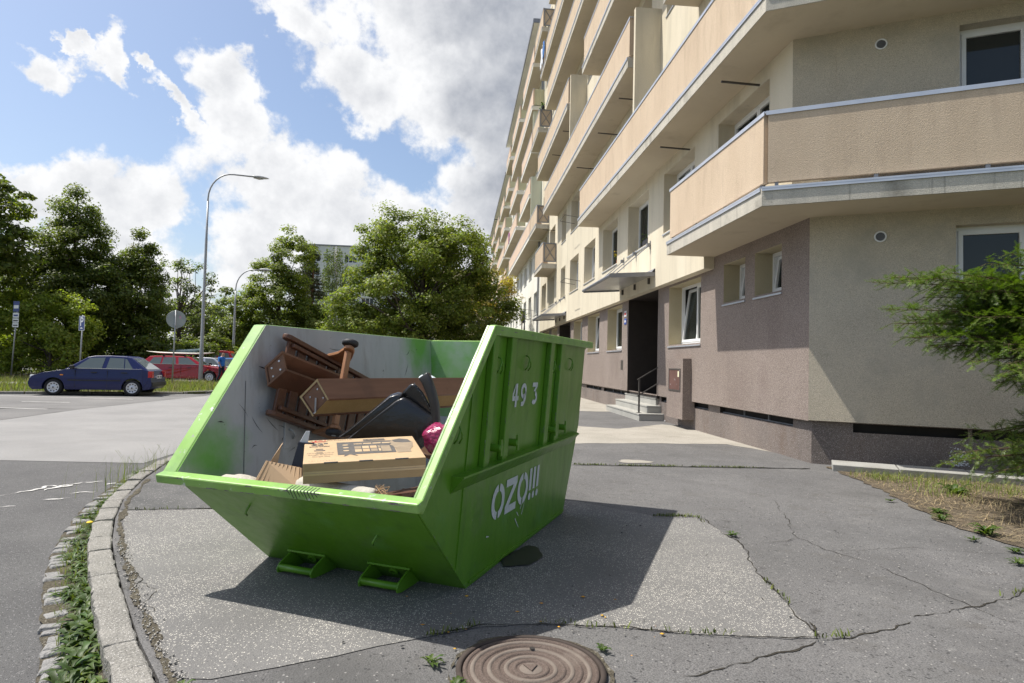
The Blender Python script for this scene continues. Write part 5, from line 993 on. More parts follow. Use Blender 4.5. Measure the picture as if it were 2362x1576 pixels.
m_board = S('cream_board', (.62, .58, .50), (.68, .64, .56), 4, .4, .5); m_canoe = S('green_white_hull', (.55, .62, .58), (.10, .32, .24), 1.4, .35, .5)
def hull(name, label, cat, mat, L_, w, th, rock, loc, ang):
    n = 22; b = MB(); vs = []
    for i in range(n+1):
        f = i/n*2-1; ww = w/2*max(0.02, 1-abs(f)**3.2); zz = rock*abs(f)**3
        for k in range(8): a = 2*math.pi*k/8; vs.append((f*L_/2, ww*math.cos(a), zz+th/2*math.sin(a)*max(.15, (1-abs(f)**4))))
    b.add(vs, [(i*8+k, (i+1)*8+k, (i+1)*8+(k+1) % 8, i*8+(k+1) % 8) for i in range(n) for k in range(8)]); o = b.build(name, mat, None, True); o.location = loc; o.rotation_euler = (0, 0, ang); return tag(o, label, cat)
c = rc.matrix_basis @ Vector((2.75, -.2, 1.605)); hull('paddleboard', 'long cream paddleboard strapped on the roof of the red estate car', 'paddleboard', m_board, 3.6, .75, .12, .10, c, ang)
def simple(label, paint, loc, a, low=hatch_low, roof=hatch_roof, wh=(.76, 3.21), wins=hatch_wins, half=.81, belt=.93, sc=1):
    t = car('parked_car', label, paint, low, roof, wh, wins, half, half-.22, belt, .285, 'cars in the far parking lot', False); t.location = (loc[0], loc[1], ROADZ+.012); t.rotation_euler = (0, 0, a); t.scale = (sc, sc, sc); return t
simple('silver hatchback behind the red estate car', m_silver, (-16.6, 39.2), R(183)); wc = simple('white car with a canoe on its roof in the far parking lot', m_whitep, (-20.2, 41.6), R(184)); simple('orange-red car near the dark hedge in the far lot', m_orange, (-16.4, 44.0), R(182)); simple('bright blue car in the far lot behind the silver hatchback', m_bluel, (-15.9, 41.6), R(182)); simple('dark navy car nearest the bushes in the far lot', m_navyp, (-14.0, 40.6), R(95)); simple('light grey car behind the walking man', m_silver, (-13.2, 38.4), R(180), sc=.96)
van_low = [(.12, .20), (.03, .30), (.0, .5), (.05, .7), (.16, .84), (.6, 1.0), (.9, 1.05), (4.2, 1.1), (4.35, .9), (4.36, .5), (4.3, .25), (4.1, .21)]; van_roof = [(.85, 1.04), (1.4, 1.80), (1.6, 1.92), (3.0, 1.96), (4.0, 1.94), (4.28, 1.06)]
simple('tall red van standing behind the other parked cars', m_redp, (-19.3, 46.5), R(183), van_low, van_roof, (.85, 3.5), [[(1.2, 1.12), (1.5, 1.75), (2.2, 1.8), (2.2, 1.12)], [(2.3, 1.12), (2.3, 1.8), (3.9, 1.78), (3.95, 1.12)]], .86, 1.06)
for x in (2.2, 3.0): b = MB(); b.bar((x, -.6, 1.47), (x, .6, 1.47), .05, .04); b.build('roof_bar', m_trim, wc)
hull('canoe', 'green and white canoe tied on the roof of the white car', 'canoe', m_canoe, 4.2, .85, .36, .28, wc.matrix_basis @ Vector((2.4, 0, 1.72)), R(184))

# ------------------------------------------------------------------ lamps and signs
m_pole = S('galvanised_pole', (.30, .31, .32), (.37, .38, .39), 3, .5, .5, .4, stain=((.22, .22, .22), 3, .6, .8)); m_lamphead = S('lamp_housing', (.42, .43, .43), (.5, .51, .51), 4, .45, .5); m_lens = S('lamp_lens', (.55, .57, .55), (.62, .64, .62), 4, .2, .6)
def lamp(loc, h, arm, label, sc=1.):
    t = empty('street_lamp', (*loc, ROADZ)); tag(t, label, 'street lamp', 'street lamps'); a = Vector((arm[0], arm[1], 0)).normalized()
    b = MB(); b.tube([(0, 0, 0), (0, 0, 1.9), (0, 0, 1.95), (0, 0, 4.6), (0, 0, 4.65), (.0, 0, 8*h/11.9), (.0, 0, 8.05*h/11.9), (.0, 0, h-1.8)], [.115, .11, .095, .09, .078, .068, .06, .055], 14); b.build('pole', m_pole, t, True)
    b = MB(); pts = [Vector((0, 0, h-1.9))] + [a*(1.25*(1-math.cos(R(90)*i/8))) + Vector((0, 0, h-1.65+1.55*math.sin(R(90)*i/8))) for i in range(9)] + [a*2.3*sc + Vector((0, 0, h-.06))]; b.tube(pts, .042, 10); b.build('arm', m_pole, t, True)
    M = frame(a*2.2*sc + Vector((0, 0, h-.06)), a, Vector((0, 0, 1)).cross(a)); hd = MB(); vs = []; n = 10
    for i in range(n+1):
        f = i/n; w = .16*math.sin(math.pi*min(1, f*.9+.12))**.7; hh = .11*math.sin(math.pi*min(1, f*.92+.1))**.6
        for k in range(10): an = 2*math.pi*k/10; vs.append((f*.95, w*math.cos(an), hh*max(-.45, math.sin(an))+.01))
    hd.add([M @ Vector(v) for v in vs], [(i*10+k, (i+1)*10+k, (i+1)*10+(k+1) % 10, i*10+(k+1) % 10) for i in range(n) for k in range(10)] + [tuple(range(10))[::-1], tuple(range(n*10, n*10+10))]); hd.build('lamp_head', m_lamphead, t, True)
    ln = MB(); ln.add([M @ Vector((.35+.28*math.cos(q)*1.0, .11*math.sin(q), -.075)) for q in [2*math.pi*k/16 for k in range(16)]] + [M @ Vector((.38, 0, -.13))], [(k, (k+1) % 16, 16) for k in range(16)]); ln.build('lens', m_lens, t, True)
    b = MB(); b.box(-.05, .05, -.118, -.108, .7, 1.3); b.build('service_door', m_pole, t)
    return t
lamp((-17.08, 34.4), 11.9, (2.36, 1.2), 'tall grey street lamp with curved arm rising from the grass verge')
lamp((-21.4, 48.0), 8.4, (1.9, .5), 'shorter street lamp in front of the dark trees beyond the parking lot', .75)
m_signback = S('sign_back_grey', (.30, .33, .33), (.36, .39, .38), 4, .5, .5, .3); m_signblue = S('sign_blue', (.018, .045, .19), (.022, .05, .22), 6, .35, .5); m_signwhite = S('sign_white', (.74, .75, .76), (.68, .69, .7), 6, .4, .5)
t = empty('traffic_sign', (-15.27, 28.2, -.1)); tag(t, 'back of a round grey traffic sign on a thin pole beside the street lamp', 'traffic sign')
b = MB(); b.tube([(0, 0, 0), (.02, 0, 2.0), (.035, 0, 3.55)], .032, 10); b.build('pole', m_pole, t, True)
yaw = math.atan2(-15.27, 28.2); M = Matrix.Translation((.035, .05, 3.13)) @ Matrix.Rotation(R(28), 4, 'Z') @ Matrix.Rotation(R(90), 4, 'X')
b = MB(); b.lathe([(.001, .0), (.39, .0), (.395, .012), (.40, .0), (.40, -.015), (.001, -.015)], 40, M); d_ = b.build('disc', m_signback, t)
b = MB(); b.box(-.16, .16, .19, .215, .002, .03, M); b.box(-.16, .16, -.275, -.25, .002, .03, M); b.build('clamp', m_pole, t)
b = MB(); b.box(.12, .20, .05, .15, .003, .006, M); b.build('sticker', S('pink_sticker', (.55, .33, .45)), d_)
t = empty('parking_sign', (-18.3, 26.5, -.1)); tag(t, 'tall blue parking sign with white letter P behind the blue car', 'traffic sign')
b = MB(); b.tube([(0, 0, 0), (.05, 0, 3.1)], .03, 10); b.build('pole', m_pole, t, True)
M = Matrix.Translation((.07, -.04, 2.75)) @ Matrix.Rotation(R(-34), 4, 'Z')
M = Matrix.Translation((.05, -.05, 2.76)) @ Matrix.Rotation(R(-24), 4, 'Z')
M = M @ Matrix.Diagonal((.74, 1, .86, 1)); b = MB(); b.box(-.25, .25, -.012, 0, -.36, .36, M); pl = b.build('plate', m_signwhite, t)
b = MB(); b.box(-.225, .225, -.0145, -.0125, -.335, .335, M); b.build('blue_field', m_signblue, pl)
text('P', .62, m_signwhite, 'lettering', pl, M @ Matrix.Translation((0, -.017, .06)) @ Matrix.Rotation(R(90), 4, 'X'), .012)
b = MB(); b.box(-.11, .11, -.018, -.016, -.27, -.235, M); b.add([(-.08, -.018, -.235), (-.05, -.018, -.20), (.05, -.018, -.20), (.08, -.018, -.235)], [(0, 1, 2, 3)], M); b.build('car_symbol', m_signwhite, pl)
t = empty('bus_stop_sign', (-26.3, 32.9, -.1)); tag(t, 'thin pole with stacked blue and white plates in front of the bright leafy bush', 'traffic sign')
b = MB(); b.tube([(0, 0, 0), (.16, 0, 4.15)], .035, 10); b.build('pole', m_pole, t, True)
for (z0, z1, mm, m2) in ((3.6, 4.15, m_signblue, m_signwhite), (3.28, 3.54, m_signwhite, m_signblue), (3.02, 3.24, m_signwhite, m_print), (2.78, 2.99, m_signwhite, m_print)):
    b = MB(); M = Matrix.Translation((.14, -.05, 0)) @ Matrix.Rotation(R(-12), 4, 'Z'); b.box(-.19, .19, -.012, 0, z0, z1, M); p = b.build('plate', mm, t)
    b = MB(); b.box(-.15, .15, -.0145, -.0125, z0+(z1-z0)*.3, z0+(z1-z0)*.62, M); b.build('plate_text', m2, p)

# ------------------------------------------------------------------ person walking by the cars
def person():
    J = dict(pelvis=(0, 0, .93), waist=(0, .01, 1.08), chest=(.02, 0, 1.32), neck=(.05, 0, 1.48), head=(.09, 0, 1.60), top=(.10, 0, 1.71), hipl=(0, .09, .90), kneel=(.12, .09, .50), ankl=(-.02, .09, .08), toel=(.14, .09, .03), hipr=(0, -.09, .90), kneer=(-.02, -.09, .49), ankr=(-.24, -.09, .11), toer=(-.12, -.09, .03),
             shl=(.02, .19, 1.40), ell=(-.06, .23, 1.14), wrl=(.06, .22, .93), hal=(.09, .215, .85), shr=(.02, -.19, 1.40), elr=(.04, -.24, 1.13), wrr=(.16, -.23, .94), har=(.19, -.225, .86))
    rad = dict(pelvis=(.17, .13), waist=(.165, .135), chest=(.175, .12), neck=(.058, .058), head=(.085, .10), top=(.06, .07), hipl=(.10, .10), kneel=(.068, .068), ankl=(.05, .05), toel=(.045, .03), hipr=(.10, .10), kneer=(.068, .068), ankr=(.05, .05), toer=(.045, .03), shl=(.072, .072), ell=(.047, .047), wrl=(.034, .034), hal=(.042, .025), shr=(.072, .072), elr=(.047, .047), wrr=(.034, .034), har=(.042, .025))
    E = [('pelvis', 'waist'), ('waist', 'chest'), ('chest', 'neck'), ('neck', 'head'), ('head', 'top'), ('pelvis', 'hipl'), ('hipl', 'kneel'), ('kneel', 'ankl'), ('ankl', 'toel'), ('pelvis', 'hipr'), ('hipr', 'kneer'), ('kneer', 'ankr'), ('ankr', 'toer'), ('chest', 'shl'), ('shl', 'ell'), ('ell', 'wrl'), ('wrl', 'hal'), ('chest', 'shr'), ('shr', 'elr'), ('elr', 'wrr'), ('wrr', 'har')]
    K = list(J); me = bpy.data.meshes.new('body'); me.from_pydata([J[k] for k in K], [(K.index(a), K.index(c)) for a, c in E], []); o = bpy.data.objects.new('person', me); COL.objects.link(o)
    sk = o.modifiers.new('skin', 'SKIN'); sv = me.skin_vertices[0].data
    for i, k in enumerate(K): sv[i].radius = rad[k]
    sv[0].use_root = True; su = o.modifiers.new('sub', 'SUBSURF'); su.levels = su.render_levels = 2
    m2 = bpy.data.meshes.new_from_object(o.evaluated_get(bpy.context.evaluated_depsgraph_get())); bpy.data.objects.remove(o); m2.materials.clear()
    for m in (S('skin', (.42, .24, .16), (.46, .27, .19), 9, .5), S('blue_polo', (.02, .15, .52), (.03, .18, .57), 9, .9), S('navy_trousers', (.012, .016, .03), (.02, .024, .042), 9, .9), S('dark_hair', (.02, .017, .015), (.03, .026, .022), 30, .7), S('dark_shoes', (.015, .014, .014))): m2.materials.append(m)
    for f in m2.polygons:
        c = f.center; arm = abs(c.y) > .155
        f.material_index = 3 if (c.z > 1.66 or (c.z > 1.60 and c.x < .06)) else 0 if c.z > 1.47 else (1 if c.z > 1.20 else 0) if arm and c.z > .78 and abs(c.y) > .165 else 1 if c.z > .95 else 4 if c.z < .07 else 2
        f.use_smooth = True
    p = bpy.data.objects.new('person', m2); COL.objects.link(p); p.location = (-16.25, 35.05, ROADZ+.012); p.rotation_euler = (0, 0, R(-18)); tag(p, 'person in a blue polo shirt and dark trousers walking past the parked cars', 'person'); return p
person()

# ------------------------------------------------------------------ far buildings
def block(name, label, cen, ang, w, dpt, h, wall, wz, cols, ww=1.9, wh=1.45):
    t = empty(name, (cen[0], cen[1], -.16), ang); tag(t, label, 'building'); ops = [(x-ww/2, x+ww/2, z, z+wh, .18) for z in wz for x in cols]
    b = MB(); facade(b, -w/2, w/2, 0, h, 0, ops, 0, 0, lambda u, y, z: (u, -y, z)); b.quad((-w/2, 0, 0), (-w/2, dpt, 0), (-w/2, dpt, h), (-w/2, 0, h)); b.quad((w/2, 0, 0), (w/2, dpt, 0), (w/2, dpt, h), (w/2, 0, h)); b.build('wall', wall, t, fix=False)
    b = MB(); b.box(-w/2-.15, w/2+.15, -.15, dpt+.15, h, h+.25); b.build('roof', m_steel_grey, t)
    for q in ops: window(t, -q[1], -q[0], q[2], q[3], -.15, M0=Matrix.Rotation(R(180), 4, 'Z'), sill_out=.17, panes=3 if ww > 2.2 else 2)
    return t
m_panel = S('pale_panel', (.64, .65, .61), (.70, .71, .67), .3, .9, .2, fine=.04, stain=((.58, .59, .55), .5, .55, .8))
block('tower_block', 'white panel apartment tower far behind the birch and the big round tree', (-27.2, 126), R(6), 30, 12, 24.4, m_panel, [1.5+2.8*k for k in range(8)], [-13+3.6*i for i in range(8)], 2.5, 1.5)
block('far_house', 'ochre far block with a blue-tinted window behind the big round tree', (-7.5, 104), R(-8), 16, 10, 17.0, S('ochre_render', (.52, .43, .25), (.58, .49, .30), .4, .9), [4.2+2.9*k for k in range(4)], [-6.5+2.6*i for i in range(6)], 1.9, 1.5)
# ------------------------------------------------------------------ trees, hedges, grass
def leafmat(name, c1, c2, tr=(1.9, 2.0, .7), k=.45, rand=.42): return S(name, c1, c2, .9, .5, .4, rand=rand, transl=(tr, k))
m_leaf_d = leafmat('leaves_dark', (.082, .112, .020), (.122, .155, .029)); m_leaf_m = leafmat('leaves_mid', (.115, .152, .028), (.165, .202, .040)); m_leaf_l = leafmat('leaves_bright', (.18, .232, .035), (.24, .285, .052)); m_leaf_g = leafmat('leaves_grey', (.085, .115, .045), (.12, .15, .062))
m_leaf_y = leafmat('leaves_yellowing', (.20, .17, .03), (.30, .23, .045)); m_needle = leafmat('pine_needles', (.040, .062, .022), (.072, .078, .032), k=.15); m_bark = S('bark', (.060, .048, .038), (.10, .082, .066), 8, .95, .15, bump=.8, bscale=30, bdist=.02); m_bark_b = S('birch_bark', (.32, .31, .29), (.42, .41, .39), 6, .9, .2, stain=((.05, .045, .04), 7, .6, .68)); m_bark_p = S('pine_bark', (.16, .085, .05), (.2, .11, .07), 8, .95, .15)
def leaves(C, Nn, size, rng, aspect=.62, fold=.25):
    """numpy leaf quads at centres C with normals Nn -> verts, faces"""
    n = len(C); nv = Nn/np.linalg.norm(Nn, axis=1, keepdims=True); t = rng.normal(size=(n, 3)); t -= nv*(t*nv).sum(1, keepdims=True); t /= np.linalg.norm(t, axis=1, keepdims=True)+1e-9; s = np.cross(nv, t)
    L_ = (size*rng.uniform(.6, 1.3, n))[:, None]; w = L_*aspect*.5
    v = np.stack([C - t*L_*.5, C + s*w + nv*L_*fold*.3, C + t*L_*.5 - nv*L_*.1, C - s*w + nv*L_*fold*.3], 1).reshape(-1, 3)
    return v, np.arange(4*n).reshape(-1, 4)
def npmesh(name, v, f, mat):
    me = bpy.data.meshes.new(name); me.vertices.add(len(v)); me.vertices.foreach_set('co', np.ascontiguousarray(v, dtype=np.float32).ravel()); k = f.shape[1]; me.loops.add(f.size); me.loops.foreach_set('vertex_index', f.astype(np.int32).ravel()); me.polygons.add(len(f)); me.polygons.foreach_set('loop_start', np.arange(0, f.size, k, dtype=np.int32)); me.polygons.foreach_set('loop_total', np.full(len(f), k, dtype=np.int32)); me.update(); me.materials.append(mat); return me
def limb(b, a, c, r0, r1, rng, bend=.12, n=5):
    a, c = Vector(a), Vector(c); L_ = (c-a).length; off = Vector(rng.normal(size=3))*L_*bend; pts = [a.lerp(c, i/n)+off*math.sin(math.pi*i/n)+Vector((0, 0, -.05*L_*math.sin(math.pi*i/n))) for i in range(n+1)]; b.tube(pts, [r0+(r1-r0)*i/n for i in range(n+1)], 7, False)
def tree(name, label, loc, ells, n_cl, per, leaf, mat, trunk_r, fork, seed, cat='tree', group=None, crad=(.5, .85), flat=.6, bark=None, hollow=.55, limbs=26, droop=0., lean=(0, 0), mat2=None, twigs=False, zmin=None):
    rng = np.random.default_rng(seed); t = empty(name, (loc[0], loc[1], -.12)); tag(t, label, cat, group)
    vol = np.array([e[3]*e[4]*e[5] for e in ells])**.75; idx = rng.choice(len(ells), n_cl, p=vol/vol.sum()); E = np.array(ells)[idx]
    d = rng.normal(size=(n_cl, 3)); d /= np.linalg.norm(d, axis=1, keepdims=True); rr = (hollow+(1-hollow)*rng.random(n_cl)**.7)[:, None]; cen = E[:, :3]+d*E[:, 3:]*rr
    if zmin is not None: cen[:, 2] = np.maximum(cen[:, 2], zmin+rng.uniform(0, .6, n_cl))
    C = []; Nn = []
    for c, dd in zip(cen, d):
        r = rng.uniform(*crad); k = int(per*rng.uniform(.6, 1.4)); q = rng.normal(size=(k, 3)); q /= np.linalg.norm(q, axis=1, keepdims=True); rad = r*rng.random((k, 1))**.45; p = q*rad*np.array([1, 1, flat]); p[:, 2] -= droop*np.linalg.norm(p[:, :2], axis=1)
        C.append(c+p); Nn.append(q*np.array([.6, .6, .4])+np.array([0, 0, .75])+dd*.35+rng.normal(size=(k, 3))*.45)
    C = np.concatenate(C); Nn = np.concatenate(Nn); v, f = leaves(C, Nn, leaf, rng)
    place(npmesh('crown', v, f, mat), 'crown', t)
    b = MB(); top = max(e[2]+e[5]*.5 for e in ells); L_ = Vector((lean[0], lean[1], 0)); b.tube([Vector((0, 0, -.1)), Vector((0, 0, .15)), Vector((.03, .02, fork))+L_*.3, Vector((-.05, .05, (fork+top)/2))+L_*.6, Vector((.05, 0, top))+L_], [trunk_r*1.5, trunk_r*1.1, trunk_r*.9, trunk_r*.5, trunk_r*.12], 10)
    order = rng.permutation(n_cl)[:limbs]
    for i in order:
        c = cen[i]; z0 = fork+(max(fork+.1, c[2]-.6)-fork)*rng.uniform(.2, .8) if c[2] > fork else fork*.9; limb(b, Vector((0, 0, min(z0, top*.9)))+L_*.5*(z0/top), c, trunk_r*rng.uniform(.22, .4), .012, rng)
    b.build('trunk', bark or m_bark, t, True, fix=False); return t
GT = 'broadleaf trees round the parking lot'
# the great round maple in the middle
tree('maple_tree', 'great round maple tree behind the skip, close to the apartment block', (-5.3, 36.5), [(0, 0, 6.3, 4.4, 3.8, 3.3), (-1.0, 0, 8.2, 3.0, 2.8, 2.5), (1.6, 0, 7.6, 2.7, 2.6, 2.4), (-3.2, 0, 4.8, 2.5, 2.4, 2.0), (3.0, 0, 4.3, 2.6, 2.5, 2.2), (-3.2, .3, 3.2, 2.7, 2.5, 1.6), (2.4, .3, 2.8, 3.0, 2.6, 1.5), (.2, -.3, 3.4, 3.0, 2.6, 1.8)], 430, 215, .165, m_leaf_m, .30, 2.0, 21, group=GT, crad=(.5, .95), flat=.55, limbs=46, droop=.12)
tree('maple_tree', 'small yellowing tree tucked behind the great round maple', (-1.6, 44), [(0, 0, 6.2, 2.2, 2, 1.9)], 36, 90, .17, m_leaf_y, .14, 2.5, 22, group=GT)
# left hand group
tree('linden_tree', 'tall pointed dark green linden behind the blue hatchback', (-27.6, 39), [(0, 0, 5.0, 3.5, 3.0, 3.4), (.1, 0, 8.0, 2.4, 2.2, 2.4), (.0, 0, 10.2, 1.2, 1.2, 1.7), (-1.4, -.3, 6.2, 2.2, 2, 1.8), (1.6, -.3, 5.4, 2.2, 2, 2.0)], 350, 190, .175, m_leaf_d, .24, 1.8, 23, group=GT, crad=(.5, .9), limbs=26, droop=.15)
tree('linden_tree', 'slimmer dark tree standing right of the tall pointed linden', (-25.2, 41), [(0, 0, 5.2, 2.3, 2.2, 3.0), (.2, 0, 8.0, 1.1, 1.1, 1.9), (.6, 0, 3.2, 2.4, 2, 1.8)], 180, 175, .175, m_leaf_d, .18, 1.8, 24, group=GT, crad=(.45, .85), droop=.15)
tree('maple_tree', 'maple reaching in with open leafy boughs beside the stacked-plate sign', (-29.6, 33.6), [(0, 0, 9.3, 2.7, 2.6, 2.2), (1.3, 0, 7.5, 2.0, 2.0, 1.6), (-.5, 0, 6.0, 2.6, 2.4, 1.8), (2.0, .3, 10.3, 1.0, 1.0, .6)], 140, 95, .26, m_leaf_d, .22, 2.4, 25, group=GT, crad=(.5, .9), flat=.4, droop=.2)
tree('leafy_bush', 'big bright yellow-green bush behind the stacked-plate sign', (-26.3, 35.6), [(0, 0, 2.6, 2.5, 1.8, 2.2), (-1.2, 0, 3.6, 2.2, 1.6, 1.8), (1.0, -.2, 3.0, 1.6, 1.4, 1.9), (-2.5, 0, 2.5, 2, 1.6, 2.2)], 180, 150, .155, m_leaf_l, .10, .5, 26, cat='bush', crad=(.4, .75), limbs=14, droop=.2, zmin=.3)
for i, (x, y, r, h, m) in enumerate(((-24.0, 39.5, 1.9, 2.5, m_leaf_d), (-22.3, 42.5, 1.9, 2.4, m_leaf_d), (-20.8, 47.5, 1.7, 2.2, m_leaf_m), (-17.6, 50, 1.9, 2.6, m_leaf_d), (-14.2, 48, 1.6, 2.0, m_leaf_m), (-29.5, 41.5, 2.2, 3.2, m_leaf_d), (-11.5, 47, 1.8, 2.2, m_leaf_d), (-23.6, 47, 2.1, 3.0, m_leaf_d), (-33.5, 39, 2.4, 3.6, m_leaf_m), (-37, 42, 2.6, 4.2, m_leaf_d), (-31.2, 37, 1.8, 2.4, m_leaf_m))):
    tree('hedge_shrub', ['dense dark shrub beneath the tall pointed linden', 'dark shrub behind the white car with the canoe', 'green shrub by the shorter street lamp', 'dark shrub behind the red van', 'shrub growing behind the walking person', 'shrub under the open-boughed maple', 'dark shrub left of the great round maple', 'tall dark shrub under the airy tree', 'mid-green shrub behind the open-boughed maple', 'dark shrub at the far end of the row by the open-boughed maple', 'low shrub at the foot of the open-boughed maple'][i], (x, y), [(0, 0, h*.45, r, r*.8, h*.55), (r*.5, 0, h*.7, r*.6, r*.6, h*.4)], 70, 85, .22, m, .07, .3, 30+i, cat='bush', group='dark shrubs edging the parking lot', crad=(.4, .75), limbs=8, zmin=.2)
tree('ash_tree', 'slender airy tree with visible forked branches left of the tall lamp', (-26.2, 49), [(0, 0, 6.8, 2.6, 2.2, 2.6), (.4, 0, 5.0, 2.8, 2.2, 1.6)], 75, 55, .21, m_leaf_g, .16, 2.6, 40, group=GT, crad=(.4, .75), limbs=50, flat=.5)
tree('oak_tree', 'broad dark tree right behind the shorter street lamp', (-21.0, 56), [(0, 0, 5.2, 3.6, 3, 3.8), (1.0, 0, 10.6, 2.2, 2, 2.9), (-.4, 0, 8.4, 2.6, 2, 2.4), (-2.6, 0, 4.5, 2.6, 2.4, 3.2), (2.4, 0, 5.0, 2.2, 2, 3.4)], 280, 165, .21, m_leaf_m, .26, 2, 41, group=GT, crad=(.5, .95), limbs=20)
tree('oak_tree', 'low dark spreading tree between the airy tree and the shorter lamp', (-26.5, 57), [(0, 0, 4.2, 3.0, 2.6, 3.4), (-3.5, 0, 3.6, 2.6, 2.2, 2.8)], 130, 105, .26, m_leaf_d, .22, 1.6, 42, group=GT, crad=(.5, .95), limbs=14)
tree('linden_tree', 'dark tree filling the gap left of the great maple, below the pine', (-16.2, 60), [(0, 0, 3.4, 4.2, 2.4, 3.0), (-3.6, 0, 3.2, 2.8, 2.2, 2.8)], 130, 100, .26, m_leaf_d, .2, 1.4, 43, group=GT, crad=(.5, .95), limbs=14)
# pine and birch
def pine(loc, h, r0, seed, label):
    rng = np.random.default_rng(seed); t = empty('pine_tree', (loc[0], loc[1], -.12)); tag(t, label, 'tree'); b = MB(); b.tube([(0, 0, -.1), (0, 0, h*.5), (.05, 0, h)], [.2, .13, .02], 9); C = []; Nn = []
    for z in np.arange(1.5, h-.1, .34):
        f = 1-(z-1.5)/(h-1.5); R_ = r0*(f**.8)*rng.uniform(.75, 1.15)+.12
        for k in range(6):
            a = rng.uniform(0, 6.28); tip = Vector((math.cos(a)*R_, math.sin(a)*R_, z-R_*.12+rng.uniform(-.1, .15))); b.tube([Vector((0, 0, z)), Vector((0, 0, z)).lerp(tip, .5)+Vector((0, 0, -.06)), tip], [.03, .02, .008], 5, False)
            m = int(80*R_/r0)+16; ff = rng.random((m, 1))**.6; p = np.array([[0, 0, z]])*(1-ff)+np.array(tip)[None]*ff+rng.normal(size=(m, 3))*np.array([.16, .16, .07]); C.append(p); Nn.append(rng.normal(size=(m, 3))+np.array([0, 0, .6]))
    C = np.concatenate(C); v, f = leaves(C, np.concatenate(Nn), .22, rng, .28); place(npmesh('crown', v, f, m_needle), 'crown', t); b.build('trunk', m_bark_p, t, True, fix=False)
pine((-18.9, 58.5), 12.4, 2.0, 51, 'narrow dark pine rising between the broad tree and the birch'); pine((-20.4, 61), 11.8, 1.7, 52, 'paler conifer half hidden behind the broad dark tree')
def birch(loc, h, seed):
    rng = np.random.default_rng(seed); t = empty('birch_tree', (loc[0], loc[1], -.12)); tag(t, 'weeping grey-green birch in front of the white tower block', 'tree'); b = MB(); b.tube([(0, 0, -.1), (.1, 0, h*.5), (.0, 0, h)], [.14, .10, .02], 9); C = []
    for i in range(120):
        z = rng.uniform(.35, 1)*h; R_ = 2.0*(1-.55*abs(z/h-.55)/.5)*rng.uniform(.3, 1); a = rng.uniform(0, 6.28); p0 = np.array([math.cos(a)*R_, math.sin(a)*R_, z]); ln = rng.uniform(1.0, 2.6); m = int(34*ln); ff = rng.random((m, 1)); p = p0+np.array([math.cos(a)*.2, math.sin(a)*.2, -ln])*ff+rng.normal(size=(m, 3))*np.array([.09, .09, .06]); C.append(p[p[:, 2] > .6])
        if i % 3 == 0: b.tube([Vector((0, 0, z*.85)), Vector(p0*np.array([.5, .5, 1]))+Vector((0, 0, .1)), Vector(p0), Vector(p0)+Vector((0, 0, -ln*.8))], [.03, .02, .012, .004], 4, False)
    C = np.concatenate(C); v, f = leaves(C, rng.normal(size=C.shape)+np.array([0, -.4, .2]), .17, rng, .6); place(npmesh('crown', v, f, m_leaf_g), 'crown', t); b.build('trunk', m_bark_b, t, True, fix=False)
birch((-18.3, 64), 13.2, 61)
# distant wood closing the view
rng = np.random.default_rng(5); C = []
for i in range(520):
    a = rng.uniform(-1.25, .25); dist = rng.uniform(75, 120); c = np.array([math.sin(a)*dist, math.cos(a)*dist, rng.uniform(.5, 7.5)]); k = 34; C.append(c+rng.normal(size=(k, 3))*np.array([1.5, 1.5, 1.0]))
C = np.concatenate(C); C = C[C[:, 2] > -.1]; C = C[~((np.abs(C[:, 0]-2) < 16) & (C[:, 1] > 40))]; v, f = leaves(C, rng.normal(size=C.shape)+np.array([0, 0, .8]), .7, rng); o = place(npmesh('far_wood', v, f, m_leaf_d), 'far_wood'); tag(o, 'dark far-off wood closing the view beyond the parking lot', 'wood', kind='stuff')

# ---- grasses and weeds
m_grass = S('grass_blades', (.15, .20, .04), (.22, .25, .065), 2, .6, .3, rand=.4, transl=((1.6, 1.7, .7), .3)); m_straw = S('dry_straw', (.31, .24, .13), (.42, .335, .195), 5, .8, .2, rand=.3); m_weed = S('weed_leaves', (.042, .085, .014), (.085, .13, .028), 7, .5, .4, rand=.35, transl=((1.7, 1.9, .6), .3)); m_moss = S('moss', (.07, .10, .018), (.11, .13, .03), 20, .9, .2, rand=.3)
def blades(P, h, w, rng, lean=.5):
    """grass blades: bent two-segment strips"""
    n = len(P); a = rng.uniform(0, 6.283, n); d = np.stack([np.cos(a), np.sin(a), np.zeros(n)], 1); sd = np.stack([-np.sin(a), np.cos(a), np.zeros(n)], 1); hh = (h*rng.uniform(.45, 1.25, n))[:, None]; le = hh*rng.uniform(.05, lean, n)[:, None]; w_ = (w*rng.uniform(.6, 1.3, n))[:, None]; up = np.array([0, 0, 1.])
    v = np.stack([P-sd*w_, P+sd*w_, P+up*hh*.6+d*le*.4+sd*w_*.7, P+up*hh*.6+d*le*.4-sd*w_*.7, P+up*hh*.95+d*le, P+up*hh*.94+d*le], 1).reshape(-1, 3); i = np.arange(n)[:, None]*6
    return v, np.concatenate([i+np.array([[0, 1, 2, 3]]), i+np.array([[3, 2, 4, 5]])])
def inpoly(P, poly):
    x, y = P[:, 0], P[:, 1]; c = np.zeros(len(P), bool); j = len(poly)-1
    for i in range(len(poly)):
        xi, yi = poly[i]; xj, yj = poly[j]; m = ((yi > y) != (yj > y)) & (x < (xj-xi)*(y-yi)/(yj-yi+1e-12)+xi); c ^= m; j = i
    return c
def scatter(poly, n, rng, z=0.):
    p = np.array(poly); P = rng.uniform(p.min(0), p.max(0), (n*4, 2)); P = P[inpoly(P, poly)][:n]; return np.concatenate([P, np.full((len(P), 1), z)], 1)
rng = np.random.default_rng(90)
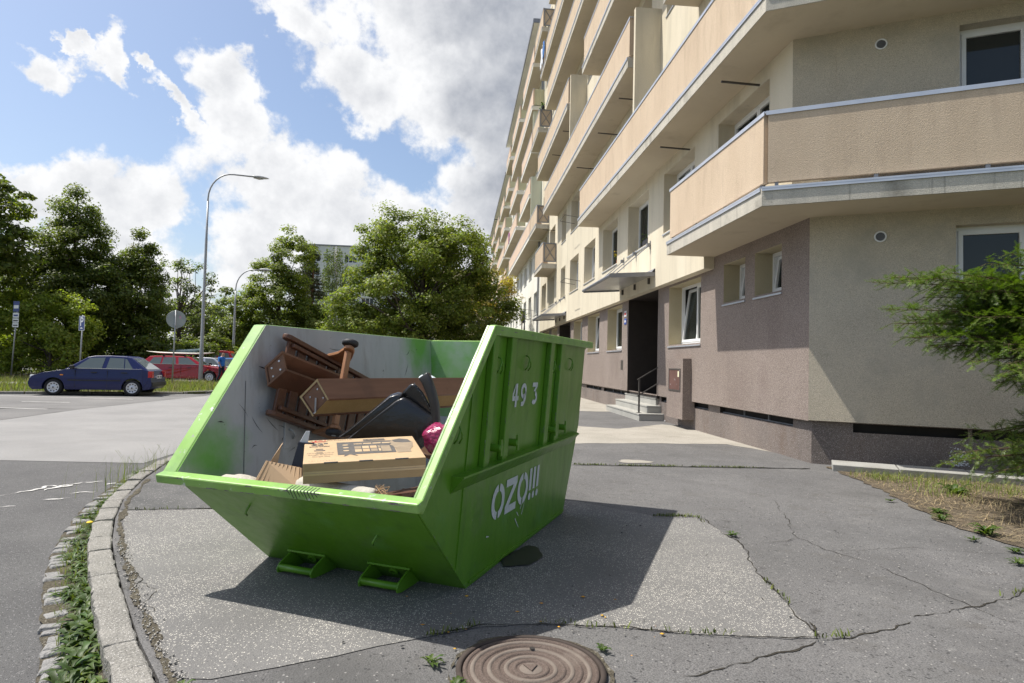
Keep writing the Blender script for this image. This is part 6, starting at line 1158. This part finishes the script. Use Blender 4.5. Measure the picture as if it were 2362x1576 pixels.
vp = [(-30, 16.0), (-17.6, 22.0), (-14.1, 23.4), (-13.3, 24.1), (-12.5, 24.6), (-12.4, 26.5), (-13.6, 30), (-15.6, 32.9), (-30, 33.3)]
P = scatter(vp, 17000, rng, -.03); pth = [(-60, 8), (-24.5, 26.4), (-19.5, 28.0), (-19.0, 28.9), (-20, 29.8), (-25, 28.6), (-60, 11)]; P = P[~inpoly(P, pth)]; v, f = blades(P, .24, .011, rng, .7); o = place(npmesh('verge_grass', v, f, m_grass), 'verge_grass'); tag(o, 'sunlit green grass covering the verge behind the blue car', 'grass', kind='stuff')
P = scatter(vp, 3500, rng, -.03); P = P[~inpoly(P, pth)]; v, f = blades(P, .38, .006, rng, .5); o = place(npmesh('verge_seed_heads', v, f, m_straw), 'verge_seed_heads'); tag(o, 'pale dry grass stalks standing in the verge grass', 'grass', kind='stuff')
P = np.concatenate([scatter([(-70, 33), (-28, 33.5), (-26, 48), (-70, 50)], 9000, rng, -.16), scatter([(-12, 40), (1.5, 30), (.5, 60), (-12, 60)], 6000, rng, -.16)]); v, f = blades(P, .35, .02, rng, .7); o = place(npmesh('meadow_grass', v, f, m_grass), 'meadow_grass'); tag(o, 'long grass under the trees beyond the lot', 'grass', kind='stuff')
# planting bed: straw, green tufts
bed = [(4.60, 9.0), (4.55, 8.6), (4.47, 7.7), (4.33, 6.95), (4.17, 6.41), (4.07, 5.64), (4.18, 5.06), (4.45, 4.2), (6.8, 4.0), (7.5, 7.5), (4.9, 8.9)]
P = scatter(bed, 5200, rng, .015); n = len(P); a = rng.uniform(0, 6.28, n); d = np.stack([np.cos(a), np.sin(a), rng.uniform(-.02, .28, n)], 1); L_ = rng.uniform(.03, .13, n)[:, None]; sd = np.stack([-np.sin(a), np.cos(a), np.zeros(n)], 1)*.0016; v = np.stack([P-sd, P+sd, P+d*L_+sd, P+d*L_-sd], 1).reshape(-1, 3); o = place(npmesh('straw_litter', v, np.arange(4*n).reshape(-1, 4), m_straw), 'straw_litter'); tag(o, 'dry straw litter scattered over the bare planting bed', 'straw', kind='stuff')
Q = []
for (x, y, r, k) in ((5.3, 6.0, .42, 420), (4.9, 6.6, .3, 260), (5.6, 5.3, .5, 420), (4.75, 5.9, .3, 200), (5.0, 5.2, .4, 260)): Q.append(np.array([x, y, .01])+np.concatenate([rng.normal(size=(k, 2))*r*.6, np.zeros((k, 1))], 1))
Q = np.concatenate(Q); v, f = blades(Q[::3], .10, .0022, rng, 1.8); o = place(npmesh('dry_grass_tufts', v, f, m_straw), 'dry_grass_tufts'); tag(o, 'dry straw-coloured grass standing in the planting bed', 'grass', kind='stuff')
Q = []
for (x, y, r, k) in ((4.85, 8.2, .24, 420), (5.3, 7.9, .5, 900), (5.9, 7.5, .45, 600), (5.0, 7.2, .25, 300), (6.2, 6.7, .4, 500)): Q.append(np.array([x, y, .01])+np.concatenate([rng.normal(size=(k, 2))*r*.6, np.zeros((k, 1))], 1))
Q = np.concatenate(Q); v, f = blades(Q[::2], .10, .0028, rng, 1.1); o = place(npmesh('bed_grass', v, f, m_grass), 'bed_grass'); tag(o, 'green grass growing along the concrete edging slabs', 'grass', kind='stuff')
def rosette(name, label, loc, n, L_, w, rng, mat=None, group=None, rise=.5, lobes=True, cat='weed'):
    b = MB(); segs = 5
    for i in range(n):
        a = rng.uniform(0, 6.28); l = L_*rng.uniform(.55, 1.2); e = rng.uniform(.25, 1)*rise; d = Vector((math.cos(a), math.sin(a), 0)); s = Vector((-d.y, d.x, 0)); o0 = Vector((rng.normal()*L_*.12, rng.normal()*L_*.12, 0)); vs = []
        for k in range(segs+1):
            f = k/segs; ww = w*(math.sin(math.pi*min(1, f*.85+.1))**.8)*(1 if not lobes or k % 2 else .62); p = o0+d*l*f*(1-.15*f)+Vector((0, 0, l*e*(f-.75*f*f)*1.6)); vs += [p+s*ww+Vector((0, 0, ww*.35)), p, p-s*ww+Vector((0, 0, ww*.35))]
        b.add(vs, [(k*3+j, k*3+j+1, k*3+j+4, k*3+j+3) for k in range(segs) for j in (0, 1)])
    o = b.build('leaves' if False else name, mat or m_weed, None, True, fix=False); o.location = loc; return tag(o, label, cat, group)
rng = np.random.default_rng(17)
GW = 'weeds growing in the gutter beside the kerb'
mid = offset(COUT, -.20); d = 1.0
while d < 8.0:
    p, t = along(mid, d); big = d < 2.9; n_ = Vector((-t.y, t.x)); q = p+n_*rng.uniform(-.11, .10)
    rosette('gutter_weed', 'large lobed dandelion leaves sprouting against the kerb stones' if big else 'low green weeds growing in the dirt between kerb and cobbles', (q.x, q.y, ROADZ+.012), int(rng.integers(16, 26)), rng.uniform(.08, .14) if big else rng.uniform(.06, .11), rng.uniform(.012, .020) if big else rng.uniform(.006, .011), rng, group=GW+(', dandelions' if big else ''), rise=.85 if big else .8)
    d += rng.uniform(.04, .07) if big else rng.uniform(.032, .055)
Q = []
d = .9
while d < 8.4:
    p, t = along(mid, d); n_ = Vector((-t.y, t.x)); q = p+n_*rng.uniform(-.13, .14); Q.append((q.x, q.y, ROADZ+.01)); d += .0045
v, f = blades(np.array(Q), .06, .002, rng, 1.2); o = place(npmesh('gutter_grass', v, f, m_grass), 'gutter_grass'); tag(o, 'short grass in the dirt strip between the kerb and the cobbles', 'grass', kind='stuff')
Q = []; P0 = along(mid, 6.9)[0]
for i in range(130): Q.append((P0.x+rng.normal()*.12, P0.y+rng.normal()*.45, ROADZ+.01))
v, f = blades(np.array(Q), .32, .0022, rng, .5); o = place(npmesh('tall_gutter_grass', v, f, m_leaf_d), 'tall_gutter_grass'); tag(o, 'taller dark grass stalks in the gutter near the skip corner', 'grass', kind='stuff')
b = MB(); b.lathe([(.001, .010), (.012, .009), (.022, .004), (.024, 0)], 14); o = b.build('dandelion_flower', S('dandelion_yellow', (.80, .48, .01), (.85, .55, .03), 60, .7), None, True); q = along(mid, 4.55)[0]; o.location = (q.x-.02, q.y, ROADZ+.10); tag(o, 'single yellow dandelion flower in the gutter weeds', 'flower')
b = MB(); b.tube([(0, 0, -.09), (.004, 0, 0)], .0022, 5); b.build('stem', m_weed, o)
for i, (x, y, n, l, w, lb) in enumerate(((1.857, 5.21, 20, .06, .009, 'small lone weed in the middle of the pavement'), (4.27, 6.237, 44, .10, .010, 'dark bushy weed at the edge of the planting bed'), (4.1, 5.95, 34, .11, .008, 'flat weed mat just off the planting bed edge'), (4.138, 5.44, 26, .15, .016, 'leafy upright weed at the bed corner with straw beside it'), (3.971, 4.93, 26, .08, .009, 'low weed cushion on the pavement near the bed corner'), (3.75, 4.62, 26, .08, .009, 'weed cushion furthest from the wall on the pavement'), (3.88, 5.25, 18, .07, .009, 'tiny weed between the two weed cushions'), (4.1, 6.75, 16, .07, .008, 'small sprig by the bed edge under the yew'), (5.15, 7.25, 24, .17, .03, 'broad-leaved weed in the middle of the planting bed'), (5.75, 6.55, 20, .17, .028, 'broad-leaved weed beneath the yew branches'), (4.35, 5.0, 26, .12, .012, 'straggly weed at the lower bed edge'), (-.33, 2.90, 16, .07, .008, 'tuft of pale weed left of the manhole frame'), (-.20, 2.68, 26, .07, .009, 'bright green tuft at the left edge of the manhole'), (.47, 3.06, 10, .045, .008, 'tiny bright weed at the right edge of the manhole'), (-1.32, 2.62, 18, .07, .009, 'weed in the joint between kerb and asphalt'))):
    rosette('pavement_weed', lb, (x, y, .012), n, l, w, rng, rise=1.1 if l > .1 else .8)
# moss in the joints
Q = []
for pts, dn in (([(.9, 8.705), (1.65, 8.75), (2.632, 8.787), (3.6, 8.83)], .0035), ([(1.348, 5.83), (1.591, 5.835), (1.768, 5.815), (1.745, 5.62)], .0022), ([(-.41, 3.18), (-.134, 3.322)], .006), ([(.2, 3.378), (.9, 3.30), (1.2, 3.285)], .01), ([(1.69, 4.15), (1.665, 3.68)], .01), ([(3.6, 4.2), (3.1, 3.93)], .006), ([(-3.4, 5.58), (-2.4, 5.716)], .012), ([(1.60, 3.27), (1.8, 3.31)], .006)):
    L_ = sum((Vector(pts[i+1])-Vector(pts[i])).length for i in range(len(pts)-1)); s = 0
    while s < L_:
        p, _ = along(pts, s); k = .5+.5*math.sin(s*9)*math.sin(s*3.1)
        if rng.random() < k+.15: Q.append((p.x+rng.normal()*.014, p.y+rng.normal()*.014, .010))
        s += dn
v, f = blades(np.array(Q), .028, .004, rng, 1.5); o = place(npmesh('joint_moss', v, f, m_moss), 'joint_moss'); tag(o, 'green moss and tiny grass along the pavement joints', 'moss', kind='stuff')

# ---- yew reaching in from the right
m_yew = S('yew_needles', (.075, .135, .016), (.125, .19, .026), 3.0, .42, .5, rand=.35, transl=((1.8, 2.0, .6), .22)); m_yew_b = S('yew_twig', (.07, .045, .025), (.10, .065, .035), 9, .9)
def yew():
    rng = np.random.default_rng(71); O_ = Vector((6.75, 6.5, 0)); t = empty('yew_tree', O_); tag(t, 'dark green yew tree whose feathery branches reach in front of the corner wall', 'tree'); tw = MB(); SP = []
    tw.tube([(0, 0, -.05), (.05, 0, 1.2), (0, .05, 2.6), (.05, 0, 3.6)], [.13, .11, .07, .03], 10)
    tips = [((3.70, 6.35, 2.30), 1.95), ((4.15, 6.3, 2.16), 1.8), ((3.66, 6.1, 2.00), 1.7), ((3.95, 6.5, 1.90), 1.6), ((3.78, 5.9, 1.72), 1.5), ((4.05, 6.0, 1.64), 1.45), ((4.2, 5.7, 1.50), 1.4), ((4.35, 5.6, 1.36), 1.35), ((4.55, 5.5, 1.28), 1.3), ((4.8, 5.4, 1.40), 1.35), ((4.5, 6.0, 2.20), 1.85), ((4.72, 6.2, 2.50), 2.1), ((4.6, 6.4, 2.34), 2.0), ((5.02, 5.7, 2.52), 2.1), ((5.3, 5.6, 2.30), 1.9), ((4.7, 5.5, 1.95), 1.7), ((5.0, 5.4, 1.78), 1.6), ((5.25, 5.3, 1.48), 1.4), ((4.3, 5.8, 1.92), 1.65), ((4.6, 5.9, 1.70), 1.5), ((4.9, 5.9, 2.10), 1.8), ((4.45, 6.3, 2.06), 1.8), ((4.75, 5.7, 1.55), 1.4), ((5.15, 5.6, 2.0), 1.7), ((4.9, 5.6, 2.3), 1.9), ((5.1, 5.5, 1.62), 1.45), ((4.6, 5.6, 1.42), 1.35),
            ((4.55, 6.2, .78), .85), ((4.75, 5.7, .56), .7), ((5.05, 5.6, .98), 1.0), ((5.15, 5.8, .60), .7), ((4.9, 6.0, .95), 1.0), ((4.85, 5.9, .70), .8), ((5.0, 6.1, .88), .9), ((4.75, 6.9, .40), .5), ((4.95, 6.5, .36), .45), ((5.2, 6.2, .40), .5), ((5.5, 5.9, .46), .5), ((5.4, 6.9, .48), .5), ((5.6, 5.4, 2.6), 2.1), ((5.7, 5.3, 2.0), 1.7), ((5.6, 5.3, 1.5), 1.4)]
    for (x, y, z), z0 in list(tips):
        for k_ in range(3 if z0 > 1 else 1): tips.append(((x+rng.uniform(.05, .6), y+rng.uniform(-.3, .35), z+rng.uniform(-.12, .13)), z0+rng.uniform(-.1, .1)))
    up = Vector((0, 0, 1))
    for tip, z0 in tips:
        base = Vector((0, 0, z0)); T = Vector(tip)-O_; ctrl = base.lerp(T, .55)+Vector((0, 0, .22)); crv = lambda f: base*(1-f)**2+ctrl*2*f*(1-f)+T*f*f
        tw.tube([crv(i/8) for i in range(9)], [.014*(1-.9*i/8)+.0015 for i in range(9)], 5, False); Lb = (T-base).length; nb = int(Lb/.045)
        for j in range(nb):
            f = .18+.82*(j+rng.random())/nb; p = crv(f); dd = (crv(min(1, f+.04))-crv(f-.04)).normalized(); sd = dd.cross(up).normalized(); sg = 1 if j % 2 else -1; l = (.42*(1-f)**.7+.09)*rng.uniform(.6, 1.15); dr = (sd*sg*rng.uniform(.3, 1)+dd*rng.uniform(.4, .95)+up*rng.uniform(-.75, .75)).normalized(); q = p+dr*l+Vector((0, 0, -.22*l)); mid_ = p.lerp(q, .5)+Vector((0, 0, .05*l)); tw.tube([p, mid_, q], [.0035, .0025, .001], 3, False); SP.append((p.lerp(mid_, .3), mid_)); SP.append((mid_, q)); k = max(2, int(l/.034))
            for m in range(k):
                g = .12+.85*(m+rng.random()*.6)/k; a = (p.lerp(mid_, g*2) if g < .5 else mid_.lerp(q, g*2-1)); s2 = dr.cross(up).normalized(); sg2 = 1 if m % 2 else -1; l2 = rng.uniform(.05, .115)*(1.1-.45*g); d2 = (s2*sg2*rng.uniform(.3, .9)+dr*.8+up*rng.uniform(-.7, .45)).normalized(); SP.append((a, a+d2*l2))
        SP.append((crv(.8), T))
    P0 = np.array([a for a, _ in SP]); P1 = np.array([b for _, b in SP]); L_ = np.linalg.norm(P1-P0, axis=1); n = np.maximum(4, (L_/.0052).astype(int)); idx = np.repeat(np.arange(len(SP)), n); st = np.cumsum(n)-n; loc = np.arange(n.sum())-np.repeat(st, n); f = ((loc+.5)/n[idx])[:, None]; d = (P1-P0)/L_[:, None]; d = d[idx]; c = P0[idx]+(P1-P0)[idx]*f; s = np.cross(d, np.array([0, 0, 1.])); s /= np.linalg.norm(s, axis=1, keepdims=True)+1e-9; u = np.cross(s, d); sg = np.where(loc % 2, 1, -1)[:, None]; m = len(c)
    dr = s*sg+d*.6+u*rng.uniform(-.3, .4, (m, 1)); dr /= np.linalg.norm(dr, axis=1, keepdims=True); ln = .027*rng.uniform(.75, 1.25, (m, 1))*(1-.35*f); w = np.cross(dr, u); w /= np.linalg.norm(w, axis=1, keepdims=True)+1e-9; w *= .0028
    v = np.stack([c-w, c+w, c+dr*ln+w*.35, c+dr*ln-w*.35], 1).reshape(-1, 3); place(npmesh('needles', v, np.arange(4*m).reshape(-1, 4), m_yew), 'needles', t); tw.build('branches', m_yew_b, t, True, fix=False); print('yew needles', m)
yew()
# ------------------------------------------------------------------ manhole, edging slabs, litter
m_iron = S('cast_iron_rusty', (.098, .074, .062), (.14, .108, .092), 4, .9, .25, .1, bump=.8, bscale=150, fine=.4, stain=((.20, .17, .145), 3, .55, .8), bdist=.004)
m_iron_d = S('cast_iron_dark', (.045, .035, .03), (.07, .055, .047), 9, .8, .3, .2); m_iron_l = S('worn_ring_edges', (.15, .122, .102), (.20, .168, .142), 9, .85, .3, .1, bump=.5, bscale=150)
mh = empty('manhole_cover', (.121, 2.86, 0)); tag(mh, 'round rusty iron manhole cover with raised concentric rings, set in the pavement', 'manhole cover')
b = MB(); b.lathe([(.335, .002), (.338, .018), (.318, .022), (.312, .016), (.310, -.01)], 72); b.build('frame', m_iron_d, mh, True)
b = MB(); b.lathe([(.001, .012), (.30, .012), (.306, .012), (.306, -.01)], 72); lid = b.build('lid', m_iron, mh, True, fix=False)
for i, r in enumerate((.075, .112, .150, .188, .226, .264, .296)):
    b = MB(); w = .0065; b.lathe([(r-w-.004, .0125), (r-w, .0185), (r+w, .0185), (r+w+.004, .0125)], 72); b.build('ring', m_iron_l if i % 2 else m_iron, mh, True, fix=False)
b = MB(); b.lathe([(.001, .016), (.045, .016), (.052, .013)], 32); b.build('boss', m_iron_l, mh, True)
b = MB(); b.prism([(-.036, .026, .016), (.032, .024, .016), (.004, -.036, .016)], (0, 0, .007)); b.build('emblem', m_iron, mh, bevel=.004)
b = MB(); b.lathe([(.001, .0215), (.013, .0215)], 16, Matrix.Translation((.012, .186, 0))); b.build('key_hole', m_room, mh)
crack([(.121+.352*math.cos(a), 2.86+.352*math.sin(a)) for a in [R(-20+i*10) for i in range(26)]], .035, .009, .012, 301, m_gutter, 'dirt_seam', mh.parent or pave, False)
# concrete edging slabs by the corner wall
m_slab = S('concrete_slab', (.27, .265, .245), (.33, .325, .30), 2.5, .9, .25, bump=.4, bscale=90, fine=.15, stain=((.22, .20, .165), 2.2, .56, .75))
drw = Vector((.918, -.395, 0)); nrw = Vector((-.395, -.918, 0)); s0 = Vector((4.64, 9.06, 0))
ANG = math.atan2(drw.y, drw.x)
for i in range(4):
    b = MB(); b.box(.006, .794, -.30, 0, 0, .10); o = b.build('edging_slab', m_slab, None, bevel=.006, seg=1); p = s0+drw*(.8*i)+nrw*.03+Vector((0, 0, .02+.004*(i % 2))); o.location = p; o.rotation_euler = (R(5), 0, ANG+R((-.6, .5, -.3, .4)[i]))
    tag(o, ['concrete edging slab at the building corner, first of the row', 'second concrete edging slab along the corner wall', 'third concrete edging slab along the corner wall', 'last concrete edging slab of the row, under the yew'][i], 'slab', 'concrete edging slabs along the corner wall')
# splash of white paint on the plinth
rg = random.Random(9); b = MB()
for i in range(150):
    t_ = 1.86+rg.gauss(0, .07); z = .12+abs(rg.gauss(0, .14)); 
    if z > .5: continue
    r_ = rg.uniform(.003, .012); a = Vector(RP(t_, .004, z)); M = Matrix.Translation(a) @ MR @ Matrix.Rotation(R(-90), 4, 'X'); b.lathe([(.0005, .001), (r_, .0)], 6, Matrix.Translation(a) @ MR.to_3x3().to_4x4() @ Matrix.Rotation(R(-90), 4, 'X'))
b.build('paint_splash', m_plate_w, blk, fix=False)
# flower boxes and washing
m_pot = S('terracotta', (.30, .10, .05), (.35, .13, .07), 9, .8); m_flower_y = S('yellow_petals', (.75, .55, .02), (.8, .6, .05), 30, .7); m_flower_r = S('red_petals', (.5, .02, .03), (.6, .04, .05), 30, .7); m_boxdk = S('dark_planter', (.02, .02, .022), (.03, .03, .032), 9, .6)
BM = Matrix.Translation(COR) @ Matrix.Rotation(BZ, 4, 'Z')
def pot(loc, label, fl, r=.09, box=False, n=40, sz=.06):
    t = tag(empty('potted_plant', M=BM @ Matrix.Translation(loc)), label, 'potted plant'); b = MB()
    if box: b.box(-.3, .3, -.07, .07, 0, .14)
    else: b.lathe([(.001, 0), (r*.7, 0), (r, r*1.7), (r*.9, r*1.7), (r*.8, r*1.2)], 14)
    b.build('planter', m_boxdk if box else m_pot, t); rng = np.random.default_rng(int(abs(loc[0])*10)+n); C = rng.normal(size=(n, 3))*np.array([.16 if box else .07, .06, .07])+np.array([0, 0, .2]); v, f = leaves(C, rng.normal(size=C.shape)+np.array([0, 0, .6]), sz, rng); place(npmesh('foliage', v, f, m_weed), 'foliage', t)
    if fl: C = rng.normal(size=(22, 3))*np.array([.06, .05, .06])+np.array([0, .03, .25]); v, f = leaves(C, rng.normal(size=C.shape)+np.array([0, .8, .6]), .06, rng, .9); place(npmesh('blossom', v, f, fl), 'blossom', t)
pot((7.75, .20, 4.78), 'dark window box with green plants on the sill above the entrance canopy', None, box=True, n=60); pot((11.0, .22, 4.78), 'small pot of yellow flowers on a first floor window sill', m_flower_y, .05)
pot((26.6, .85, 16.25), 'dark planter with green foliage on a high balcony corner', None, box=True, n=80, sz=.12); pot((26.65, .5, 16.25), 'terracotta pot on the same high balcony corner', None, .10)
m_dkcloth = S('dark_clothes', (.012, .014, .022), (.022, .024, .032), 9, .9); m_tan = S('tan_clothes', (.42, .33, .23), (.48, .38, .28), 9, .9); m_purple = S('purple_cloth', (.22, .02, .20), (.28, .03, .25), 9, .9)
def cloth(name, label, loc, w, h, mat, seed, M0=None):
    rg = random.Random(seed); n = 7; m = 8; vs = [(-w/2+w*i/n*(1-.12*j/m), .03*math.sin(i*1.3+j*.5+seed), -h*j/m*(1+.06*math.sin(i*2+seed))) for j in range(m+1) for i in range(n+1)]; b = MB(); b.add(vs, [(j*(n+1)+i, j*(n+1)+i+1, (j+1)*(n+1)+i+1, (j+1)*(n+1)+i) for j in range(m) for i in range(n)]); o = b.build(name, mat, None, True, fix=False); s = o.modifiers.new('thick', 'SOLIDIFY'); s.thickness = .012; o.matrix_world = BM @ Matrix.Translation(loc); return tag(o, label, 'clothes', 'washing hung out on the facade')
cloth('washing', 'dark trousers hung to dry below a window of the pale middle section', (33.2, .95, 5.05), .5, 1.35, m_dkcloth, 1); cloth('washing', 'dark shirt hung to dry beside the dark trousers', (34.0, .95, 5.1), .6, .85, m_dkcloth, 2); cloth('washing', 'tan trousers hung to dry beside the dark shirt', (34.8, .95, 5.05), .45, 1.2, m_tan, 3); cloth('washing', 'white and blue washing hung from a high balcony of the near section', (25.4, 1.14, 19.2), .9, 1.1, m_signwhite, 8); cloth('washing', 'blue cloth hung from the high balcony beside white washing', (24.6, 1.14, 19.2), .5, .9, m_bluel, 9); cloth('washing', 'purple towel hanging on a balcony of the middle section', (46.8, 1.12, 13.2), .4, 1.0, m_purple, 4)
b = MB(); b.tube([(32.8, .32, 5.0), (32.8, 1.0, 5.12), (35.2, 1.0, 5.12), (35.2, .32, 5.0)], .014, 6); b.build('drying_frame', m_steel_grey, s2)
u_ = MB(); u_.add([(0, 0, 1.0)] + [(.10*math.cos(2*math.pi*k/10), .10*math.sin(2*math.pi*k/10), .05) for k in range(10)], [(0, k+1, (k+1) % 10+1) for k in range(10)]); o = u_.build('folded_parasol', m_signwhite, None); o.matrix_world = BM @ Matrix.Translation((6.95, .8, 7.2)); tag(o, 'white folded parasol standing on a balcony against the partition', 'parasol')
b = MB(); b.tube([(0, 0, -.45), (0, 0, 1.1)], .015, 6); b.build('pole', m_steel_grey, o)
# litter on the pavement: petals, chips, stones
rng = np.random.default_rng(33); m_petal = S('orange_petals', (.55, .25, .02), (.62, .33, .04), 30, .8, rand=.3); m_chip2 = S('pale_stones', (.26, .245, .22), (.36, .34, .305), 30, .9, rand=.3); m_dkchip = S('dark_chips', (.03, .03, .032), (.05, .05, .05), 30, .8)
def litter(name, label, n, area, size, mat, flat=.35):
    P = rng.uniform(area[0], area[1], (n, 2)); V = []; F = []; ico = np.array([[1, 0, 0], [-1, 0, 0], [0, 1, 0], [0, -1, 0], [0, 0, 1], [0, 0, -1.]]); tri = np.array([[0, 2, 4], [2, 1, 4], [1, 3, 4], [3, 0, 4], [2, 0, 5], [1, 2, 5], [3, 1, 5], [0, 3, 5]])
    for i in range(n): s = size*rng.uniform(.4, 1.3); V.append(ico*s*np.array([rng.uniform(.6, 1.3), rng.uniform(.6, 1.3), flat])*rng.uniform(.75, 1.2, (6, 1))+np.array([P[i, 0], P[i, 1], .010+s*flat*.6])); F.append(tri+6*i)
    o = place(npmesh(name, np.concatenate(V), np.concatenate(F), mat), name); tag(o, label, 'litter', kind='stuff')
litter('fallen_petals', 'few orange petals lying near the skip and the manhole', 20, ((-.6, 3.0), (.9, 3.9)), .011, m_petal, .25); litter('loose_stones', 'pale stone chips loose on the pavement', 190, ((-1.6, 2.6), (3.9, 6.4)), .007, m_chip2); litter('dark_chips', 'dark asphalt crumbs on the pavement', 130, ((-.8, 2.6), (3.6, 6.0)), .008, m_dkchip)
Q = [(-2.35+.02*i, 3.9-.027*i, .012) for i in range(1)]
P = []
for i in range(300):
    q, t_ = along([(-1.30, 2.62), (-1.70, 3.08), (-2.06, 3.55), (-2.47, 4.12), (-2.87, 4.69)], rng.uniform(0, 2.6)); P.append((q.x+rng.normal()*.02, q.y+rng.normal()*.02))
V = []; F = []; ico = np.array([[1, 0, 0], [-1, 0, 0], [0, 1, 0], [0, -1, 0], [0, 0, 1], [0, 0, -1.]]); tri = np.array([[0, 2, 4], [2, 1, 4], [1, 3, 4], [3, 0, 4], [2, 0, 5], [1, 2, 5], [3, 1, 5], [0, 3, 5]])
for i, (x, y) in enumerate(P): s = rng.uniform(.003, .009); V.append(ico*s*rng.uniform(.6, 1.2, (6, 1))+np.array([x, y, .012])); F.append(tri+6*i)
o = place(npmesh('joint_gravel', np.concatenate(V), np.concatenate(F), m_chip2), 'joint_gravel'); tag(o, 'loose gravel in the joint between kerb and asphalt', 'gravel', kind='stuff')
b = MB(); b.prism([(0, 0, 0), (.05, .02, 0), (.06, .05, 0), (.02, .06, 0)], (0, 0, .03)); o = b.build('crumpled_tissue', m_plate_w, None, bevel=.012); o.location = (3.9, 15.9, .01); tag(o, 'crumpled white tissue on the ground beside the entrance steps', 'litter')
